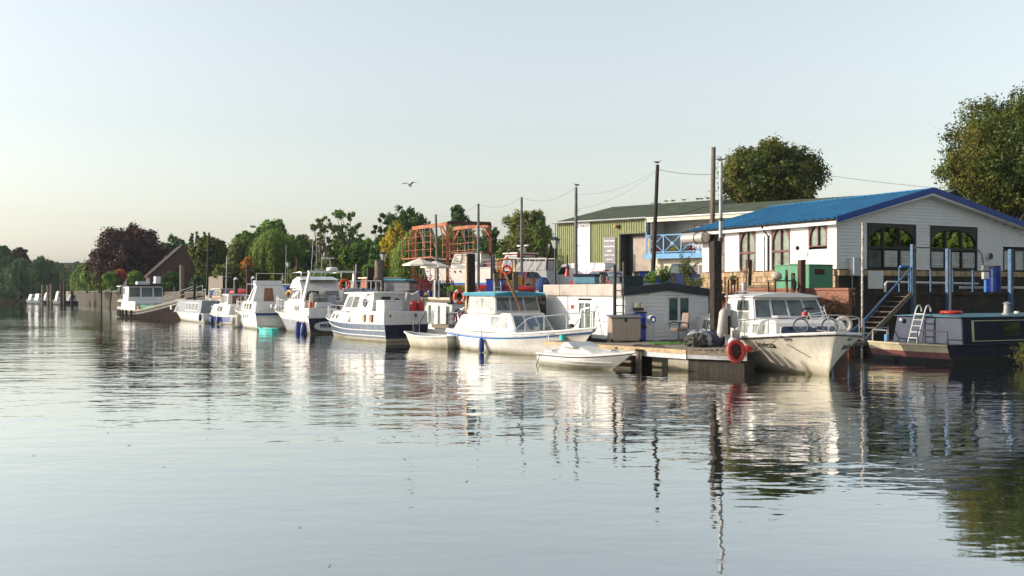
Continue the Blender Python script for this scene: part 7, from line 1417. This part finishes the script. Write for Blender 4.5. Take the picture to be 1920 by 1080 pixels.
for x_, y_ in ((-.7, .42), (-.7, -.42), (.4, .42), (.4, -.42)): m = MB(); m.bar((x_, y_, .85), (x_ * .9, y_, 2.25), .09, .09); m.build('cab_pillar', yellow, Fl)
bx(Fl, 'cab_roof', yellow, (-.75, .5), (-.48, .48), (2.25, 2.32), .02); bx(Fl, 'seat', black, (-.5, .0), (-.25, .25), (.86, 1.5), .05)
for y_ in (.3, -.3): bx(Fl, 'mast_rail', dgrey, (.78, .90), (y_ - .06, y_ + .06), (.15, 2.5)); bx(Fl, 'fork', dgrey, (.9, 1.9), (y_ - .06, y_ + .06), (.15, .20))
for x_ in (-.75, .5):
    for y_ in (.5, -.5): cy(Fl, 'wheel', rubber, (x_, y_ - .1, .3), (x_, y_ + .1, .3), .3, .3, 14)
el(Fl, 'warning_light', orange, (-.2, 0, 2.4), .09); lifebuoy('orange lifebuoy hung on the yellow forklift', (X(950, 67), 67.0, 4.0), 0, orange, .28, .08)
# ---------------------------------------------------------------- clutter along the moorings
def parasol(label, px, D, ytop, wpx, base):
    T = thing('parasol', label, 'parasol', (X(px, D), D, base), .3, 'cream parasols'); zt = Zp(ytop, D) - base; r_ = wpx / 2 / F * D; tb(T, 'pole', wood, [(0, 0, 0), (0, 0, zt)], .03); m = MB(); n = 8; top = (0, 0, zt); ring = [(r_ * math.cos(i * 6.2832 / n), r_ * math.sin(i * 6.2832 / n), zt - r_ * .36) for i in range(n)]; low = [(x * 1.0, y * 1.0, z - .09) for x, y, z in ring]; m.v = [top] + ring + low; m.f = [(0, 1 + i, 1 + (i + 1) % n) for i in range(n)] + [(1 + i, 1 + n + i, 1 + n + (i + 1) % n, 1 + (i + 1) % n) for i in range(n)]; m.m = [0] * 16; m.build('canopy', parasol_c, T)
    for i in range(n): tb(T, 'rib', wood, [(0, 0, zt - .06), tuple(c * .98 if j < 2 else c - .03 for j, c in enumerate(ring[i]))], .012, 4)
    bx(T, 'base', dgrey, (-.3, .3), (-.3, .3), (0, .08)); return T
WH = thing('terrace_houseboat', 'white boarded houseboat with green roof terrace behind the dinghy', 'houseboat', (-3.25, 54.0, 0), math.atan2(-6, 1.97) + math.pi)
# local x runs from the near corner away along the lit wall
whl, whw = 6.4, 4.2
q = (V(whl, 0, .35), V(0, 0, .35), V(0, 0, 1.95), V(whl, 0, 1.95)); q = (q[1], q[0], q[3], q[2])
WH.rotation_euler[2] = math.atan2(6, -1.97)
ql2 = (V(whl, 0, .35), V(0, 0, .35), V(0, 0, 1.95), V(whl, 0, 1.95))
boards(ql2, [(1.0, 1.6, .3, 1.4), (3.3, 3.8, .3, 1.4), (5.2, 5.9, .25, 1.4)], .13, white, WH, 'side_cladding')
q3 = (V(0, 0, .35), V(0, -whw, .35), V(0, -whw, 1.95), V(0, 0, 1.95)); boards((V(0, 0, .35), V(0, -whw, .35), V(0, -whw, 1.95), V(0, 0, 1.95)), [(2.2, 3.2, .3, 1.4)], .13, white, WH, 'front_cladding')
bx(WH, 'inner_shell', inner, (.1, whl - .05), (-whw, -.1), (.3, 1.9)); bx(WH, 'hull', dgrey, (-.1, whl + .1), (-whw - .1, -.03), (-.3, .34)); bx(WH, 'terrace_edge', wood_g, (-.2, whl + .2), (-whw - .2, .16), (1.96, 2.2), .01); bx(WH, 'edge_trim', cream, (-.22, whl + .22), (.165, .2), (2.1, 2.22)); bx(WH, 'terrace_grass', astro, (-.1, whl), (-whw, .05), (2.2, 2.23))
for a, b in ((1.0, 1.6), (3.3, 3.8), (5.2, 5.9)):
    u0, u1 = a / whl, b / whl; window(WH, ql2, u0, u1, .22, .86, gl_g, greyw, .06, out=.03)
rnd_rect_window(WH, ql2, 2.2 / whl, 2.55 / whl, .45, .9, gl_d, greyw, 'porthole', .02, .5)
window(WH, (V(0, 0, .35), V(0, -whw, .35), V(0, -whw, 1.95), V(0, 0, 1.95)), 2.25 / whw, 3.15 / whw, .22, .86, gl_d, white, .06, 1, out=.03)
parasol('wide cream parasol on the houseboat terrace left of the hoist', 787, 59, 484, 66, 2.23); parasol('second cream parasol half hidden behind the first', 816, 63, 489, 60, 2.3)
for k, (px, D, l) in enumerate(((789, 58.6, 'left blue pot of red leaved plants under the parasol'), (808, 58.0, 'right blue pot of red leaved plants under the parasol'))):
    pt_ = thing('flower_pot', l, 'plant pot', (X(px, D), D, 2.23), 0, 'blue flower pots'); m = MB(); m.tube([(0, 0, 0), (0, 0, .35), (0, 0, .38)], [.16, .24, .22], 12); m.build('pot', MAT('pot_blue%d' % k, (.01, .02, .15), .25), pt_, 50); P_ = NPR.normal(size=(260, 3)) * [.2, .2, .28] + [0, 0, .75]; crown_obj(leafmesh(P_, P_ - [0, 0, .5], .07, .35), L_flower, pt_, 'leaves')
gr = thing('barbecue', 'black covered barbecue with ribbed front on the houseboat terrace', 'barbecue', (X(831, 56.4), 56.4, 2.23), .4); bx(gr, 'body', dgrey, (-.55, .55), (-.3, .3), (0, .75), .02)
for k in range(10): bx(gr, 'slat', black, (-.53 + k * .11, -.48 + k * .11), (-.34, -.301), (.4, .95))
tb(gr, 'white_post', white, [(-.62, -.35, 0), (-.62, -.35, .95)], .05); tb(gr, 'white_post', white, [(-.38, -.36, 0), (-.38, -.36, .95)], .05)
pb_ = thing('planter_box', 'square planter box overflowing with greenery beside the tall square pile', 'planter', (X(858, 54.5), 54.5, 1.85), .3); bx(pb_, 'box', wood_d, (-.5, .5), (-.4, .4), (0, .7), .02); P_ = NPR.normal(size=(500, 3)) * [.35, .25, .12] + [0, 0, .82]; crown_obj(leafmesh(P_, P_ - [0, 0, .5], .06), L_light, pb_, 'leaves')
bicycle('bicycle with red parts leaning at the stern of the teal roofed cruiser', (X(846, 48.5), 48.5, .95), R(35), red, .8, lean=.1); bicycle('dark bicycle behind the leaning red bicycle', (X(858, 49.3), 49.3, 1.0), R(65), black, .8, lean=-.15)
lifebuoy('red and white lifebuoy hung above the bicycles', (X(862, 49.0), 48.9, 2.3), R(40), orange, .3, .09, 0, white)
jt2 = thing('bike_platform', 'narrow grey staging carrying the bicycles behind the cruiser', 'jetty', (X(858, 49), 49, 0), .6); bx(jt2, 'deck', wood_g, (-1.0, 1.2), (-.8, .8), (.78, .95)); bx(jt2, 'float', dgrey, (-.9, 1.1), (-.7, .7), (-.2, .77))
ky = thing('kayak', 'yellow and black kayak on the jetty behind the blue hulled boat', 'kayak', (X(736, 60), 60, 2.3), R(-18)); m = MB(); m.tube([(0, 0, .12), (.3, 0, .05), (1.2, 0, .0), (2.1, 0, .05), (2.5, 0, .13)], [.03, .16, .24, .16, .03], 10); m.build('shell', MAT('kayak_yellow', (.5, .42, .12), .4), ky, 60); m = MB(); m.ell((1.1, 0, .22), (.45, .2, .1), 12, 6); m.build('cockpit_cover', black, ky, 60)
sj = thing('service_jetty', 'long timber service jetty behind the moored boats', 'jetty', (0, 0, 0)); m = MB(); m.prism([V(-2.5, 60, 1.9), V(-8, 66, 1.9), V(-16, 80, 1.9), V(-14, 82, 1.9), V(-6, 68, 1.9), V(-.5, 62, 1.9)], (0, 0, .3)); m.build('deck', wood_g, sj)
for x_, y_ in ((-3, 60.6), (-6, 64), (-10, 69.8), (-14, 76.8)): cy(sj, 'pile', wood_d, (x_, y_, -.5), (x_, y_, 1.9), .16, .16, 8)
hut = thing('cabin_hut', 'small white and red cabin hut behind the square piles', 'hut', (X(690, 70), 70, GZ), .5); bx(hut, 'wall', brickwood, (0, 2.0), (-.6, 1.4), (0, 1.0)); bx(hut, 'front_wall', white, (-.05, .9), (-.65, -.61), (0, 1.0)); bx(hut, 'window', gl_d, (.15, .6), (-.67, -.652), (.25, .85)); bx(hut, 'roof', cream, (-.2, 2.2), (-.8, 1.6), (1.0, 1.1))
hut2 = thing('green_cabin', 'low grey cabin with pale green roof under the yellow tree', 'hut', (X(735, 66), 66, GZ - .4), -.2); bx(hut2, 'wall', canvas_g, (-1.0, 1.2), (0, 1.6), (0, 1.2)); bx(hut2, 'roof', tealt, (-1.15, 1.0), (-.15, 1.8), (1.2, 1.32), .03); bx(hut2, 'lintel', dgrey, (1.2, 2.3), (0, 1.5), (0, 1.1)); bx(hut2, 'dark_roof', frame_bk, (1.0, 2.5), (-.1, 1.6), (1.13, 1.22))
m = MB(); m.ell((0, 0, .25), (.5, .4, .45), 12, 8, 0, .08); one('blue_tarp', m, blue, 'bright blue tarpaulin bundle left of the pale round pile', 'tarpaulin', (X(692, 58), 58, 1.95), smooth=60)
jr = thing('white_jetty_rail', 'white railing on the jetty left of the blue tarpaulin', 'railing', (X(640, 62), 62, 2.1), R(-12)); tb(jr, 'rail', white, [(0, 0, 1.1), (2.6, 0, 1.1)], .035); tb(jr, 'rail', white, [(0, 0, .1), (2.6, 0, .1)], .03)
for k in range(9): tb(jr, 'baluster', white, [(k * .325, 0, 0), (k * .325, 0, 1.1)], .025)
bx(sj, 'jetty_edge', galv, (-9.8, -8), (62.5, 62.8), (1.85, 2.12)) if 0 else None
# containers and stores left of the flybridge boat
ct = thing('white_cabin', 'pale flat roofed store cabin behind the small cabin boats', 'cabin', (X(398, 96), 96, GZ - 1.3), -.3); bx(ct, 'wall', cream, (-.8, 4.0), (0, 2), (0, 1.5), .02); bx(ct, 'roof', greyw, (-.9, 4.1), (-.1, 2.1), (1.5, 1.6)); bx(ct, 'door', dgrey, (-.3, .0), (-.02, -.005), (0, 1.4))
bt = thing('green_planter_boat', 'dark barge hull with grass growing on deck behind the grey narrow boat', 'boat', (0, 0, 0)); L = place(bt, X(400, 92), 92, X(352, 94), 94); h = Hull(L, 2, 1.4, 1.6, rake=.3, fl=.7); h.mesh(bt, [('a', -.2), ('a', .6), ('s', 0)], ([black], [0, 0])); h.deck(bt, astro, .02)
# things half hidden along the back of the moorings
for k, (px, D, z, sz, mt_, l) in enumerate(((410, 88, 2.2, (.9, .5, .35), canvas_b, 'small blue tarpaulin lump beside the thin dark pole'), (452, 84, 2.3, (1.2, .6, .3), red, 'red covered load behind the small cabin boat'), (612, 76, 2.4, (1.0, .6, .5), canvas_b, 'dark blue covered load right of the yacht flybridge'), (880, 66, 2.3, (1.6, .5, .3), dred, 'dark red upturned canoe behind the tall square pile'), (930, 64, 2.6, (.5, .5, .35), plastic_b, 'blue storage crate beside the yellow forklift'), (962, 64, 2.5, (1.5, .55, .32), red, 'bright red upturned dinghy behind the teal roof'), (1018, 66, 2.6, (.5, .5, .6), canvas_b, 'dark blue bundle beside the lamp post'))):
    T = thing('covered_load' if k in (0, 1, 2, 6) else ('upturned_dinghy' if k in (3, 5) else 'storage_crate'), l, 'boat' if k in (3, 5) else 'load', (X(px, D), D, z), R(-20))
    if k == 4: bx(T, 'box', mt_, (-sz[0], sz[0]), (-sz[1], sz[1]), (0, sz[2] * 2), .03); bx(T, 'lid', navy, (-sz[0] - .03, sz[0] + .03), (-sz[1] - .03, sz[1] + .03), (sz[2] * 2, sz[2] * 2 + .06), .02)
    else: m = MB(); m.ell((0, 0, sz[2] * .5), sz, 14, 8, 0, .05); m.build('cover', mt_, T, 60); m = MB(); m.tube([(-sz[0] * .9, 0, sz[2] * .55), (0, -sz[1] * 1.02, sz[2] * .5), (sz[0] * .9, 0, sz[2] * .55)], .02, 5); m.build('lashing', rope_m, T, 60)
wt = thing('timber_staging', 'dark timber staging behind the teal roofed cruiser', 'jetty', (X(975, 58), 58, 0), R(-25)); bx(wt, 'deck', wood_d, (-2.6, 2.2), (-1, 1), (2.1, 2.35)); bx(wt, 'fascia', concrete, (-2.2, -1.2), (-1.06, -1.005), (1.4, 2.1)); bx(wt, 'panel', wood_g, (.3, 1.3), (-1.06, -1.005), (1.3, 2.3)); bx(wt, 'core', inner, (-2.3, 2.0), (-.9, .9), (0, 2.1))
for x_ in (-2.2, -1.0, .2, 1.5): bx(wt, 'baluster', greyw, (x_, x_ + .12), (-1.05, -.95), (2.35, 2.6))
tr_ = thing('step_ladder', 'pale aluminium steps left of the red upturned dinghy', 'ladder', (X(934, 56), 56, 1.7), .2)
for x_ in (-.18, .18): tb(tr_, 'stile', greyw, [(x_, 0, 0), (x_, .15, 1.4)], .035)
for z_ in (.2, .5, .8, 1.1): tb(tr_, 'rung', greyw, [(-.18, z_ * .11, z_), (.18, z_ * .11, z_)], .025)
for k, (px, D, l) in enumerate(((930, 62, 'square timber post left of the red upturned dinghy'), (966, 62, 'square timber post in front of the wine red hatchback'), (1130, 58, 'square timber post on the quay by the red hatchback'), (1192, 57, 'square timber post behind the dark roof locker'))):
    o = thing('timber_post', l, 'post', (X(px, D), D, 1.8), .2, 'timber posts on the quay edge'); bx(o, 'post', wood_g, (-.16, .16), (-.16, .16), (0, Zp(512, D) - 1.8), .02); bx(o, 'cap', wood_d, (-.18, .18), (-.18, .18), (Zp(512, D) - 1.8, Zp(512, D) - 1.75))
bicycle('folded bicycle parked on the houseboat roof', (X(1128, 45), 44.5, 2.88), R(20), black, .75); cn_ = thing('traffic_cone', 'red and dark cone standing on the houseboat roof', 'cone', (X(1063, 45), 44.8, 3.25)); cy(cn_, 'cone', red, (0, 0, 0), (0, 0, .35), .13, .05, 12); tb(cn_, 'pole', black, [(0, 0, .2), (0, 0, .95)], .045)
# ---------------------------------------------------------------- haze over the river
hm = bpy.data.materials.new('river_haze'); hm.use_nodes = True; _n = hm.node_tree.nodes; _n.remove(_n['Principled BSDF']); _v = _n.new('ShaderNodeVolumePrincipled')
_v.inputs['Color'].default_value = (.80, .88, .95, 1); _v.inputs['Density'].default_value = .00014; _v.inputs['Anisotropy'].default_value = .3; hm.node_tree.links.new(_v.outputs[0], _n['Material Output'].inputs['Volume'])
m = MB(); m.box(-950, 950, -70, 950, -2.4, 42); stuff(m.build('haze', hm))
# ---------------------------------------------------------------- a few leaves and twigs adrift
rg = np.random.RandomState(11); C = np.stack([rg.uniform(-9, 14, 60), rg.uniform(9, 30, 60), np.full(60, .006)], 1)
v = []
for c in C:
    a = rg.uniform(0, 6.28); s_ = rg.uniform(.02, .05); u = np.array([math.cos(a), math.sin(a), 0]) * s_; w = np.array([-math.sin(a), math.cos(a), 0]) * s_ * .5; v += [c - u, c - w, c + u + [0, 0, .01], c + w]
m = MB(); m.v = [tuple(q) for q in v]; m.f = [tuple(range(i * 4, i * 4 + 4)) for i in range(60)]; m.m = [0] * 60
fl_ = stuff(m.build('floating_leaves', MAT('drift_leaf', (.12, .08, .03), .8))); tag(fl_, 'scattered small leaves drifting on the water', 'leaves')
